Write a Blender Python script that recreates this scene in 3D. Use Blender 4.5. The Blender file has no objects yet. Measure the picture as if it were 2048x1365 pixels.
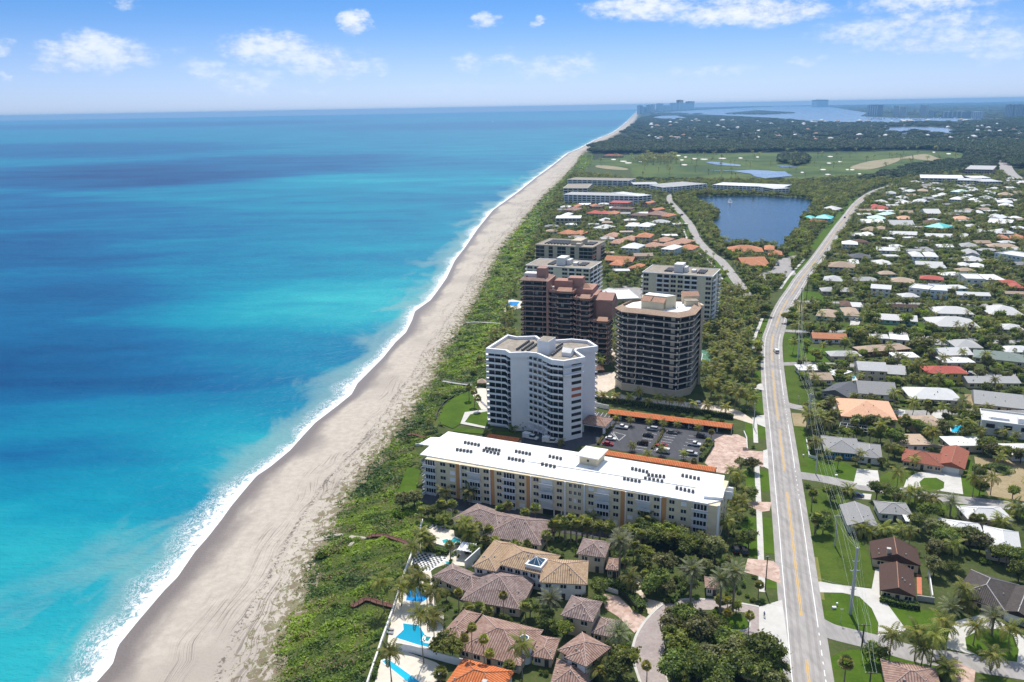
import bpy, bmesh, math, random
import numpy as np
from mathutils import Vector, Matrix
from mathutils.geometry import tessellate_polygon

rng = np.random.default_rng(7)
random.seed(7)
SC = bpy.context.scene
COL = SC.collection

# ------------------------------------------------------------------ camera
PW, PH = 2048.0, 1365.0                      # size of the photograph that the survey was read from
FOC, CAMH = 1640.0, 138.0
PITCH, ROLL = math.atan(468.0/FOC), math.radians(1.03)
_fw = np.array([0.0, math.cos(PITCH), -math.sin(PITCH)])
_r0 = np.array([1.0, 0.0, 0.0]); _u0 = np.cross(_r0, _fw)
_rt = _r0*math.cos(ROLL) - _u0*math.sin(ROLL)
_up = _u0*math.cos(ROLL) + _r0*math.sin(ROLL)
cam_d = bpy.data.cameras.new('camera'); cam = bpy.data.objects.new('camera', cam_d); COL.objects.link(cam)
cam_d.sensor_width = 36.0; cam_d.lens = 36.0*FOC/PW
cam_d.clip_start = 1.0; cam_d.clip_end = 90000.0
cam.matrix_world = Matrix(((_rt[0], _up[0], -_fw[0], 0), (_rt[1], _up[1], -_fw[1], 0), (_rt[2], _up[2], -_fw[2], CAMH), (0, 0, 0, 1)))
SC.camera = cam

def G(px, py, z=0.0):
    "survey point of the photograph -> place on the level z"
    d = _fw*FOC + _rt*(px-PW/2) - _up*(py-PH/2)
    t = (z-CAMH)/d[2]
    return np.array([d[0]*t, d[1]*t])
def PX(x, y, z=0.0):
    v = np.array([x, y, z-CAMH]); a = v @ _fw
    return PW/2+FOC*(v @ _rt)/a, PH/2-FOC*(v @ _up)/a

# ------------------------------------------------------------------ light
SUN_EL, SUN_AZ = math.radians(58), math.radians(6)      # azimuth from +Y towards +X
sun_dir = Vector((math.sin(SUN_AZ)*math.cos(SUN_EL), math.cos(SUN_AZ)*math.cos(SUN_EL), math.sin(SUN_EL)))
sun_d = bpy.data.lights.new('sun', 'SUN'); sun_d.energy = 3.9; sun_d.angle = math.radians(0.53); sun_d.color = (1.0, 0.955, 0.88)
sun = bpy.data.objects.new('sun', sun_d); COL.objects.link(sun)
sun.rotation_euler = (-sun_dir).to_track_quat('-Z', 'Y').to_euler()

# node helper -------------------------------------------------------
class NT:
    def __init__(s, tree): s.t = tree; s.n = tree.nodes; s.l = tree.links
    def add(s, typ, _in=None, **kw):
        nd = s.n.new(typ)
        for k, v in kw.items(): setattr(nd, k, v)
        if _in:
            for k, v in _in.items(): s.set(nd.inputs[k], v)
        return nd
    def set(s, sock, v):
        if hasattr(v, 'is_output') or isinstance(v, bpy.types.NodeSocket): s.l.new(v, sock)
        elif isinstance(v, bpy.types.Node): s.l.new(v.outputs[0], sock)
        else: sock.default_value = v
    def m(s, op, a, b=None, c=None, clamp=False):
        nd = s.n.new('ShaderNodeMath'); nd.operation = op; nd.use_clamp = clamp
        s.set(nd.inputs[0], a)
        if b is not None: s.set(nd.inputs[1], b)
        if c is not None: s.set(nd.inputs[2], c)
        return nd.outputs[0]
    def mix(s, fac, a, b, blend='MIX'):
        nd = s.n.new('ShaderNodeMix'); nd.data_type = 'RGBA'; nd.blend_type = blend; nd.clamp_factor = True
        s.set(nd.inputs[0], fac); s.set(nd.inputs[6], a if not isinstance(a, tuple) else c4(a)); s.set(nd.inputs[7], b if not isinstance(b, tuple) else c4(b))
        return nd.outputs[2]
    def noise(s, vec, scale, detail=4.0, rough=0.55, dist=0.0, out='Fac'):
        nd = s.add('ShaderNodeTexNoise', {'Scale': scale, 'Detail': detail, 'Roughness': rough, 'Distortion': dist})
        if vec is not None: s.set(nd.inputs['Vector'], vec)
        return nd.outputs[out]
    def ss(s, v, lo, hi):
        nd = s.n.new('ShaderNodeMapRange'); nd.interpolation_type = 'SMOOTHSTEP'
        s.set(nd.inputs[0], v); s.set(nd.inputs[1], lo); s.set(nd.inputs[2], hi)
        return nd.outputs[0]
    def vmul(s, v, k):
        nd = s.n.new('ShaderNodeVectorMath'); nd.operation = 'MULTIPLY'; s.set(nd.inputs[0], v); nd.inputs[1].default_value = k
        return nd.outputs[0]
    def attr(s, name): 
        nd = s.n.new('ShaderNodeAttribute'); nd.attribute_name = name
        return nd
    def xyz(s, x, y, z=0.0):
        nd = s.n.new('ShaderNodeCombineXYZ'); s.set(nd.inputs[0], x); s.set(nd.inputs[1], y); s.set(nd.inputs[2], z)
        return nd.outputs[0]
def c4(c): return (c[0], c[1], c[2], 1.0)
def srgb(*c):
    "0-255 display colour -> linear"
    return tuple(((v/255.0)/12.92 if v/255.0 <= .04045 else (((v/255.0)+.055)/1.055)**2.4) for v in c)

# ------------------------------------------------------------------ world: sky with fair-weather cumulus
world = bpy.data.worlds.new('World'); SC.world = world; world.use_nodes = True
def build_world():
    T = NT(world.node_tree); T.n.clear()
    sky = T.add('ShaderNodeTexSky'); sky.sky_type = 'NISHITA'; sky.sun_disc = False
    sky.sun_elevation = SUN_EL; sky.sun_rotation = SUN_AZ
    sky.altitude = 0; sky.air_density = 1.0; sky.dust_density = 0.35; sky.ozone_density = 2.0
    tc = T.add('ShaderNodeTexCoord')
    sep = T.add('ShaderNodeSeparateXYZ', {0: tc.outputs['Generated']})
    az0 = T.m('ARCTAN2', sep.outputs[0], sep.outputs[1])
    az = T.m('SUBTRACT', T.m('PINGPONG', T.m('ADD', az0, 0.62), 1.24), 0.62)     # the same cloud bank goes on round the horizon
    el = T.m('ARCSINE', sep.outputs[2])
    lum = T.add('ShaderNodeRGBToBW', {0: sky.outputs[0]})
    hue = T.mix(T.ss(el, -0.03, 0.13), (0.47, 0.585, 0.78), (0.085, 0.33, 0.84))
    tint = T.mix(T.m('ADD', 0.1, T.m('MULTIPLY', T.ss(el, 0.13, 0.45), 0.9)), T.mix(1.0, lum.outputs[0], hue, 'MULTIPLY'), sky.outputs[0])
    p = T.xyz(T.m('MULTIPLY', az, 1.0), T.m('MULTIPLY', el, 1.9))
    w = T.noise(p, 26.0, 5.0, 0.6, out='Color')
    ws = T.add('ShaderNodeSeparateColor', {0: w})
    az = T.m('ADD', az, T.m('MULTIPLY', T.m('SUBTRACT', ws.outputs[0], 0.5), 0.060))
    elw = T.m('ADD', el, T.m('MULTIPLY', T.m('SUBTRACT', ws.outputs[1], 0.5), 0.030))
    clouds = [(195,104,90,30,1),(100,130,32,12,.7),(535,95,85,28,1),(625,122,75,30,.9),(710,134,60,20,.7),(420,142,60,22,.6),(500,165,70,26,.6),
              (708,42,30,19,1),(970,42,36,12,.8),(1075,42,16,8,.8),(940,126,38,20,.6),(1008,118,38,18,.6),(1110,134,95,26,.62),(1290,12,110,22,1),(1500,24,150,26,1),
              (1840,44,140,20,.7),(1740,66,90,20,.7),(1880,80,170,20,.7),(2010,92,70,24,.7),(1410,140,95,13,.5),(2,94,22,15,.7),(8,160,10,12,.6),(1610,120,40,9,.5),
              (250,4,24,9,.6),(600,186,130,10,.3),(900,180,150,12,.3),(1850,5,120,14,.8),(700,100,60,14,.35),(350,100,30,9,.3),(1230,158,120,10,.25)]
    dens = None; P_ = T.xyz(az, elw)
    for (x, y, hw, hh, s) in clouds:
        d = _fw*FOC + _rt*(x-PW/2) - _up*(y-PH/2); d = d/np.linalg.norm(d)
        a0 = math.atan2(d[0], d[1]); e0 = math.asin(d[2]); k1 = 1/(hw/FOC*1.25); k2 = 1/(hh/FOC*1.35)
        ma = T.add('ShaderNodeVectorMath', {0: P_, 1: (k1, k2, 0), 2: (-a0*k1, -e0*k2, 0)}, operation='MULTIPLY_ADD')
        dt = T.add('ShaderNodeVectorMath', {0: ma.outputs[0], 1: ma.outputs[0]}, operation='DOT_PRODUCT')
        q = T.m('MULTIPLY_ADD', dt.outputs['Value'], -s, s)
        dens = q if dens is None else T.m('MAXIMUM', dens, q)
    dens = T.m('MAXIMUM', dens, 0.0)
    fb = T.noise(T.vmul(p, (1, 1, 1)), 60.0, 6.0, 0.62)
    cov = T.ss(T.m('ADD', dens, T.m('MULTIPLY', T.m('SUBTRACT', fb, 0.5), 1.5)), 0.0, 1.25)
    cov = T.m('MULTIPLY', cov, T.m('MULTIPLY', T.ss(dens, 0.0, 0.55), T.m('ADD', 0.5, T.m('MULTIPLY', T.ss(el, 0.02, 0.1), 0.38))))
    # higher up, unseen: scattered cumulus, cover thickened to raise the fill light
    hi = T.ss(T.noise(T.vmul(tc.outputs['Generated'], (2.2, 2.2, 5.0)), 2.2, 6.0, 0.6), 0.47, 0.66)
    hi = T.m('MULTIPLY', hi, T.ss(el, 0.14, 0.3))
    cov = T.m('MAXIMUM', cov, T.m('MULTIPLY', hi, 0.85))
    shade = T.m('ADD', T.m('MULTIPLY', T.m('SUBTRACT', ws.outputs[1], 0.5), -1.6), T.m('ADD', T.m('MULTIPLY', T.m('SUBTRACT', fb, 0.5), 1.6), T.m('MULTIPLY', dens, 0.25)))
    ccol = T.mix(T.ss(shade, -0.35, 0.35), (4.2, 4.7, 5.4), (6.2, 6.4, 6.7))
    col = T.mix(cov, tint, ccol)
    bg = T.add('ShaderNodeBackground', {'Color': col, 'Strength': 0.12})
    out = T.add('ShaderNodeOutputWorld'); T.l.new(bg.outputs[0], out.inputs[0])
build_world()
world.cycles.sampling_method = 'MANUAL'; world.cycles.sample_map_resolution = 512

vs = SC.view_settings; vs.view_transform = 'Standard'; vs.look = 'None'; vs.exposure = 0.44; vs.gamma = 1.0; vs.use_curve_mapping = False
cy = SC.cycles
cy.use_denoising = True; cy.max_bounces = 5; cy.diffuse_bounces = 2; cy.glossy_bounces = 2; cy.transmission_bounces = 3; cy.transparent_max_bounces = 6
cy.volume_bounces = 0; cy.caustics_reflective = False; cy.caustics_refractive = False; cy.sample_clamp_indirect = 4.0
cy.use_adaptive_sampling = True; cy.adaptive_threshold = 0.02

# ------------------------------------------------------------------ object helpers
def tag(o, label=None, cat=None, group=None, kind=None):
    if label: o['label'] = label
    if cat: o['category'] = cat
    if group: o['group'] = group
    if kind: o['kind'] = kind
    return o
def link(name, data, parent=None, loc=None, rz=None, scale=None):
    o = bpy.data.objects.new(name, data); COL.objects.link(o)
    if parent is not None: o.parent = parent
    if loc is not None: o.location = loc
    if rz is not None: o.rotation_euler = (0, 0, rz)
    if scale is not None: o.scale = scale
    return o
def empty(name, loc=(0, 0, 0), rz=0.0):
    o = link(name, None, None, loc, rz); o.empty_display_size = 0.5
    return o
class MB:
    "collects faces; build() makes ONE mesh object"
    def __init__(s): s.v = []; s.f = []; s.uv = []
    def poly(s, pts, uv=None):
        i = len(s.v); s.v.extend([tuple(p) for p in pts]); s.f.append(tuple(range(i, i+len(pts)))); s.uv.append(uv)
        return s
    def box(s, x0, y0, z0, x1, y1, z1, bottom=True):
        i = len(s.v)
        s.v.extend([(x0,y0,z0),(x1,y0,z0),(x1,y1,z0),(x0,y1,z0),(x0,y0,z1),(x1,y0,z1),(x1,y1,z1),(x0,y1,z1)])
        F = [(4,5,6,7),(0,1,5,4),(1,2,6,5),(2,3,7,6),(3,0,4,7)] + ([(3,2,1,0)] if bottom else [])
        for f in F: s.f.append(tuple(i+k for k in f)); s.uv.append(None)
        return s
    def prism(s, pts, z0, z1, bottom=True):
        "vertical prism over a ground outline, any simple polygon"
        a = sum(pts[k][0]*pts[(k+1) % len(pts)][1]-pts[(k+1) % len(pts)][0]*pts[k][1] for k in range(len(pts)))
        if a < 0: pts = pts[::-1]
        n = len(pts); i = len(s.v)
        s.v.extend([(p[0], p[1], z0) for p in pts]); s.v.extend([(p[0], p[1], z1) for p in pts])
        for k in range(n):
            j = (k+1) % n; s.f.append((i+k, i+j, i+n+j, i+n+k)); s.uv.append(None)
        if n <= 4: tr = [tuple(range(n))]
        else: tr = tessellate_polygon([[Vector((p[0], p[1], 0)) for p in pts]])
        for t in tr:
            a3 = [pts[q] for q in t]
            ar = sum(a3[k][0]*a3[(k+1) % len(a3)][1]-a3[(k+1) % len(a3)][0]*a3[k][1] for k in range(len(a3)))
            if ar < 0: t = t[::-1]
            s.f.append(tuple(i+n+q for q in t)); s.uv.append(None)
            if bottom: s.f.append(tuple(i+q for q in t[::-1])); s.uv.append(None)
        return s
    def tube(s, pts, radii, n=6, caps=True):
        P = [Vector(p) for p in pts]; rings = []
        for k, p in enumerate(P):
            d = (P[min(k+1, len(P)-1)]-P[max(k-1, 0)]).normalized()
            a = d.orthogonal().normalized() if abs(d.z) < .9 else d.cross(Vector((0, 1, 0))).normalized(); b = d.cross(a)
            r = radii[k] if hasattr(radii, '__len__') else radii
            i = len(s.v); s.v.extend([tuple(p+a*math.cos(2*math.pi*q/n)*r+b*math.sin(2*math.pi*q/n)*r) for q in range(n)]); rings.append(i)
        for k in range(len(rings)-1):
            for q in range(n):
                s.f.append((rings[k]+q, rings[k]+(q+1) % n, rings[k+1]+(q+1) % n, rings[k+1]+q)); s.uv.append(None)
        if caps:
            s.f.append(tuple(rings[0]+q for q in range(n))[::-1]); s.f.append(tuple(rings[-1]+q for q in range(n))); s.uv += [None, None]
        return s
    def mesh(s, name, m):
        me = bpy.data.meshes.new(name); me.from_pydata(s.v, [], s.f); me.materials.append(m)
        if any(u is not None for u in s.uv):
            L = me.uv_layers.new(name='UVMap'); k = 0; arr = np.zeros((len(me.loops), 2), 'f')
            for f, u in zip(s.f, s.uv):
                if u is not None: arr[k:k+len(f)] = u
                k += len(f)
            L.data.foreach_set('uv', arr.ravel())
        me.update()
        return me
    def build(s, name, m, parent=None, loc=None, rz=None): return link(name, s.mesh(name, m), parent, loc, rz)
_CUBE = {}
def part(name, m, parent, x0, y0, z0, x1, y1, z1):
    "axis-aligned block in the parent's frame; alike blocks share one mesh per material"
    me = _CUBE.get(m.name)
    if me is None: me = _CUBE[m.name] = MB().box(-.5, -.5, -.5, .5, .5, .5).mesh('block', m)
    return link(name, me, parent, ((x0+x1)/2, (y0+y1)/2, (z0+z1)/2), None, (max(abs(x1-x0), .001), max(abs(y1-y0), .001), max(abs(z1-z0), .001)))
def npmesh(name, V, F, m, attrs=None, smooth=False):
    "numpy verts (n,3) and quads/tris (k,4|3)"
    me = bpy.data.meshes.new(name); V = np.asarray(V, 'f'); F = np.asarray(F, 'i'); k = F.shape[1]
    me.vertices.add(len(V)); me.vertices.foreach_set('co', V.ravel())
    me.loops.add(F.size); me.loops.foreach_set('vertex_index', F.ravel())
    me.polygons.add(len(F)); me.polygons.foreach_set('loop_start', np.arange(0, F.size, k, dtype='i')); me.polygons.foreach_set('loop_total', np.full(len(F), k, 'i'))
    if smooth: me.polygons.foreach_set('use_smooth', np.ones(len(F), bool))
    me.materials.append(m)
    for an, av in (attrs or {}).items():
        A = me.attributes.new(an, 'FLOAT', 'POINT'); A.data.foreach_set('value', np.asarray(av, 'f'))
    me.update(calc_edges=True); me.validate()
    return me
def pts(*pp, z=0.0):
    return [tuple(G(x, y, z)) for (x, y) in pp]
def sheet(name, outline, m, z, parent=None, kind=None, thick=None):
    "flat ground sheet from a world outline"
    mb = MB()
    if thick: mb.prism(list(outline), z-thick, z, bottom=False)
    else:
        for t in tessellate_polygon([[Vector((p[0], p[1], 0)) for p in outline]]):
            a = [outline[q] for q in t]
            ar = (a[1][0]-a[0][0])*(a[2][1]-a[0][1])-(a[2][0]-a[0][0])*(a[1][1]-a[0][1])
            if ar < 0: a = a[::-1]
            mb.poly([(q[0], q[1], z) for q in a])
    o = mb.build(name, m, parent)
    if kind: o['kind'] = kind
    return o
def smooth_line(P, n=4):
    "Catmull-Rom through world points"
    P = [np.array(p, float) for p in P]; Q = [2*P[0]-P[1]]+P+[2*P[-1]-P[-2]]; out = []
    for i in range(1, len(Q)-2):
        for k in range(n):
            t = k/n; a, b, c, d = Q[i-1:i+3]
            out.append(.5*((2*b)+(c-a)*t+(2*a-5*b+4*c-d)*t*t+(3*b-a-3*c+d)*t**3))
    out.append(P[-1]); return out
def ribbon(P, off0, off1):
    "outline of a band that follows a world polyline, between two side offsets (right is +)"
    P = [np.array(p, float) for p in P]; L = []; R = []
    for i, p in enumerate(P):
        d = P[min(i+1, len(P)-1)]-P[max(i-1, 0)]; d = d/np.linalg.norm(d); nrm = np.array([d[1], -d[0]])
        L.append(p+nrm*off0); R.append(p+nrm*off1)
    return L, R
def band(mb, P, off0, off1, z):
    L, R = ribbon(P, off0, off1)
    for i in range(len(L)-1):
        mb.poly([(R[i][0], R[i][1], z), (R[i+1][0], R[i+1][1], z), (L[i+1][0], L[i+1][1], z), (L[i][0], L[i][1], z)])
    return mb
def inside(p, poly):
    x, y = p[0], p[1]; c = False; n = len(poly); j = n-1
    for i in range(n):
        xi, yi = poly[i][0], poly[i][1]; xj, yj = poly[j][0], poly[j][1]
        if (yi > y) != (yj > y) and x < (xj-xi)*(y-yi)/(yj-yi)+xi: c = not c
        j = i
    return c
def inside_np(X, Y, poly):
    c = np.zeros(len(X), bool); n = len(poly); j = n-1
    for i in range(n):
        xi, yi = poly[i][0], poly[i][1]; xj, yj = poly[j][0], poly[j][1]
        if yi != yj:
            k = ((yi > Y) != (yj > Y)) & (X < (xj-xi)*(Y-yi)/(yj-yi)+xi); c ^= k
        j = i
    return c
def unit(v): return v/np.maximum(np.linalg.norm(v, axis=-1, keepdims=True), 1e-9)
def leaf_quads(C, N, size, asp=0.55, r=rng):
    "diamond leaves at C with facing N"
    n = len(C); a = unit(np.cross(N, r.normal(size=(n, 3)))); b = np.cross(N, a); s = np.asarray(size).reshape(-1, 1)
    V = np.stack([C+a*s, C+b*s*asp, C-a*s, C-b*s*asp], 1).reshape(-1, 3); F = np.arange(4*n).reshape(n, 4)
    return V, F
def px_height(bx, by, cy):
    w = G(bx, by); lo, hi = 0., 40.
    for _ in range(40):
        mid = (lo+hi)/2
        if PX(w[0], w[1], mid)[1] > cy: lo = mid
        else: hi = mid
    return w, lo
# ------------------------------------------------------------------ materials
_M = {}
def base_mat(name):
    m = bpy.data.materials.new(name); m.use_nodes = True; T = NT(m.node_tree); b = m.node_tree.nodes['Principled BSDF']
    return m, T, b
def mat(name, col, rough=0.8, var=0.12, scale=0.6, bump=0.0, bscale=4.0, metal=0.0, spec=0.3, dirt=0.0, objvar=0.0):
    "plain surface with slight uneven colour, optional dirt blotches and relief"
    if name in _M: return _M[name]
    m, T, b = base_mat(name); geo = T.add('ShaderNodeNewGeometry'); pos = geo.outputs['Position']
    n = T.noise(pos, scale, 5.0, 0.6)
    c = T.mix(T.ss(n, 0.25, 0.75), tuple(v*(1-var) for v in col), tuple(min(1, v*(1+var)) for v in col))
    if dirt:
        d = T.ss(T.noise(pos, scale*0.45, 6.0, 0.65, 0.6), 0.55, 0.75)
        c = T.mix(T.m('MULTIPLY', d, dirt), c, tuple(v*0.45 for v in col))
    if objvar: oi = T.add('ShaderNodeObjectInfo'); c = T.mix(T.m('MULTIPLY', oi.outputs['Random'], objvar), c, tuple(v*.55 for v in (col[0], col[1]*.98, col[2]*.94)))
    T.set(b.inputs['Base Color'], c); b.inputs['Roughness'].default_value = rough; b.inputs['Metallic'].default_value = metal
    b.inputs['Specular IOR Level'].default_value = spec
    if bump:
        bp = T.add('ShaderNodeBump', {'Strength': bump, 'Distance': 0.05, 'Height': T.noise(pos, bscale, 4.0)}); T.set(b.inputs['Normal'], bp.outputs[0])
    _M[name] = m
    return m
def glass_mat(name, col, rough=0.08):
    m, T, b = base_mat(name); oi = T.add('ShaderNodeObjectInfo')
    c = T.mix(oi.outputs['Random'], tuple(v*0.45 for v in col), tuple(v*1.9 for v in col))
    T.set(b.inputs['Base Color'], c); b.inputs['Roughness'].default_value = rough; b.inputs['Specular IOR Level'].default_value = 0.35
    _M[name] = m
    return m
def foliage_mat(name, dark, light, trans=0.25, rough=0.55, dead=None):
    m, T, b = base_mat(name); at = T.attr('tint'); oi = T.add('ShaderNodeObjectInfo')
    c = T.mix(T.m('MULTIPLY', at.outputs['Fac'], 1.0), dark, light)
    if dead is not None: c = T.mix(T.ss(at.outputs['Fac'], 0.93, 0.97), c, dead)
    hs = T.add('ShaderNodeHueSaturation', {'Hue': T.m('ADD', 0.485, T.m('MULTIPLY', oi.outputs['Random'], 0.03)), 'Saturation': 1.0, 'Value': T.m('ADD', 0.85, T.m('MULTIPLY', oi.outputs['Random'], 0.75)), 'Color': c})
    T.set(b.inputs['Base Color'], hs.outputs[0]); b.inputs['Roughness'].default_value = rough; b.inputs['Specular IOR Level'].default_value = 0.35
    tr = T.add('ShaderNodeBsdfTranslucent', {'Color': T.mix(1.0, hs.outputs[0], (1.5, 1.5, 0.6), 'MULTIPLY')})
    mx = T.add('ShaderNodeMixShader', {0: trans, 1: b.outputs[0], 2: tr.outputs[0]})
    T.l.new(mx.outputs[0], m.node_tree.nodes['Material Output'].inputs[0])
    _M[name] = m
    return m
def tile_mat(name, c1, c2, pitch=0.3, course=0.36, bump=0.9):
    "barrel roof tile: columns run down the slope (UV in metres, v down the slope)"
    m, T, b = base_mat(name); uv = T.add('ShaderNodeTexCoord'); s = T.add('ShaderNodeSeparateXYZ', {0: uv.outputs['UV']})
    u, v = s.outputs[0], s.outputs[1]
    cu = T.m('FLOOR', T.m('DIVIDE', u, pitch)); cv = T.m('FLOOR', T.m('DIVIDE', v, course))
    wn = T.add('ShaderNodeTexWhiteNoise', {'Vector': T.xyz(cu, cv)}); wn.noise_dimensions = '3D'
    fu = T.m('FRACT', T.m('DIVIDE', u, pitch)); fv = T.m('FRACT', T.m('DIVIDE', v, course))
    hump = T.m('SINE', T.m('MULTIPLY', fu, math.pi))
    hgt = T.m('ADD', T.m('MULTIPLY', hump, 0.8), T.m('MULTIPLY', fv, 0.35))
    geo = T.add('ShaderNodeNewGeometry'); big = T.noise(geo.outputs['Position'], 0.35, 4.0)
    c = T.mix(T.m('ADD', T.m('MULTIPLY', wn.outputs['Value'], 0.6), T.m('MULTIPLY', T.ss(big, .3, .7), 0.4)), c1, c2)
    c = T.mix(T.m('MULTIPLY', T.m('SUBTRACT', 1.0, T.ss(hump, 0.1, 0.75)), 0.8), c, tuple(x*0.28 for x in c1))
    T.set(b.inputs['Base Color'], c); b.inputs['Roughness'].default_value = 0.8; b.inputs['Specular IOR Level'].default_value = 0.2
    bp = T.add('ShaderNodeBump', {'Strength': bump, 'Distance': 0.12, 'Height': hgt}); T.set(b.inputs['Normal'], bp.outputs[0])
    _M[name] = m
    return m
def pave_mat(name, c1, c2, cell=0.9, mort=(0.25, 0.2, 0.18)):
    m, T, b = base_mat(name); geo = T.add('ShaderNodeNewGeometry')
    vo = T.add('ShaderNodeTexVoronoi', {'Scale': 1.0/cell, 'Vector': geo.outputs['Position']})
    sp = T.add('ShaderNodeSeparateColor', {0: vo.outputs['Color']})
    c = T.mix(sp.outputs[0], c1, c2); big = T.noise(geo.outputs['Position'], 0.12, 4.0)
    c = T.mix(T.m('MULTIPLY', T.ss(big, .35, .7), .35), c, tuple(x*.6 for x in c1))
    T.set(b.inputs['Base Color'], c); b.inputs['Roughness'].default_value = 0.85
    _M[name] = m
    return m
GLASS = glass_mat('window_glass', (0.014, 0.018, 0.024))
GLASSB = glass_mat('blue_glass', (0.03, 0.07, 0.11))
WHITE = mat('white_paint', (0.78, 0.78, 0.78), 0.6, 0.05, 0.4)
WHITER = mat('white_roof_coating', (0.8, 0.8, 0.79), 0.7, 0.07, 0.35, dirt=0.6)
OFFW = mat('off_white_stucco', (0.66, 0.65, 0.62), 0.8, 0.06, 0.4)
CREAM = mat('cream_stucco', (0.66, 0.56, 0.38), 0.85, 0.06, 0.3)
ORANGEP = mat('orange_stucco_panel', (0.55, 0.27, 0.10), 0.85, 0.05, 0.4)
BEIGE = mat('beige_stucco', (0.52, 0.44, 0.33), 0.85, 0.06, 0.4)
TANW = mat('tan_stucco', (0.47, 0.35, 0.24), 0.85, 0.06, 0.4)
PINKW = mat('pink_stucco', (0.36, 0.20, 0.155), 0.85, 0.07, 0.4)
PINKL = mat('pale_pink_stucco', (0.48, 0.305, 0.24), 0.85, 0.07, 0.4)
GREYC = mat('grey_concrete', (0.4, 0.39, 0.37), 0.9, 0.1, 0.5)
GRAVEL = mat('roof_gravel', (0.30, 0.26, 0.21), 0.95, 0.22, 0.5, dirt=0.5)
DARKM = mat('dark_metal', (0.03, 0.03, 0.035), 0.5, 0.1)
BRONZE = mat('bronze_frame', (0.06, 0.05, 0.045), 0.5, 0.1)
STEEL = mat('galvanised_steel', (0.35, 0.37, 0.4), 0.45, 0.1, 2.0, metal=0.6)
WOODB = mat('weathered_brown_timber', (0.12, 0.05, 0.035), 0.8, 0.25, 3.0)
BARK = mat('palm_bark', (0.22, 0.18, 0.14), 0.95, 0.25, 3.0)
BARKD = mat('tree_bark', (0.10, 0.075, 0.055), 0.95, 0.25, 3.0)
CONC = mat('pale_concrete', (0.52, 0.50, 0.46), 0.9, 0.1, 0.25, dirt=0.22)
DECK = mat('pool_deck_stone', (0.62, 0.56, 0.47), 0.85, 0.08, 0.6)
# ------------------------------------------------------------------ survey tables (photo points; ZS = enlargements they were read from)
def ZS(ox, oy, s): return lambda *pp: [(ox+x/s, oy+y/s) for (x, y) in pp]
zA = ZS(1548, 380, 4.096); zB = ZS(1548, 180, 4.096); zC = ZS(1100, 180, 4.096); zD = ZS(1250, 380, 4.551); zE = ZS(1000, 420, 5.851)
zF = ZS(1548, 650, 4.096); zH = ZS(1548, 900, 4.096); zI = ZS(1548, 1032, 4.096); zJ = ZS(700, 1032, 4.096); zK = ZS(1100, 1032, 4.096)
zL = ZS(1150, 750, 4.551); zM = ZS(800, 650, 4.551); zN = ZS(800, 850, 3.0118); zO = ZS(1350, 600, 6.827); zP = ZS(1000, 500, 4.551); zQ = ZS(500, 850, 4.096)

shore_px = [(150,1420),(191,1365),(225,1327),(236,1290),(275,1242),(328,1180),(355,1153),(390,1102),(415,1074),(444,1037),(461,1013),(489,979),(513,951),(540,933),(580,900),(605,872),(630,845),
            (676,810),(703,788),(715,766),(734,747),(766,715),(790,685),(812,664),(824,640),(830,622),(861,600),(876,580),(893,556),(910,520),(930,495),(955,458),(986,420),(1010,403),(1039,382),(1072,355),
            (1099,336),(1137,306),(1160,297),(1189,281),(1227,265),(1244,253),(1258,240),(1268,229)]
dune_px = [(470,1420),(520,1365),(545,1280),(585,1190),(610,1130),(640,1065),(690,985),(740,920),(800,840),(830,795),(862,752),(880,705),(915,655),(940,610),(962,570),(985,525),(1005,490),(1040,450),(1062,420),
           (1095,385),(1120,362),(1150,330),(1166,304),(1180,297),(1205,282),(1240,265),(1258,253),(1270,241),(1276,229)]
def curve_xy(px):
    w = np.array([G(*p) for p in px]); o = np.argsort(w[:, 1]); w = w[o]
    return w
_sh = curve_xy(shore_px); _du = curve_xy(dune_px)
def shore_x(y):
    y = np.asarray(y, float); v = np.interp(y, _sh[:, 1], _sh[:, 0])
    return np.where(y > _sh[-1, 1], _sh[-1, 0]+(y-_sh[-1, 1])*0.16, v)
def dune_x(y):
    y = np.asarray(y, float); v = np.interp(y, _du[:, 1], _du[:, 0])
    return np.where(y > _du[-1, 1], _du[-1, 0]+(y-_du[-1, 1])*0.16, v)
FARY = 26000.0
ys = np.concatenate([np.linspace(60, 600, 271), np.geomspace(604, FARY, 260)])

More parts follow.
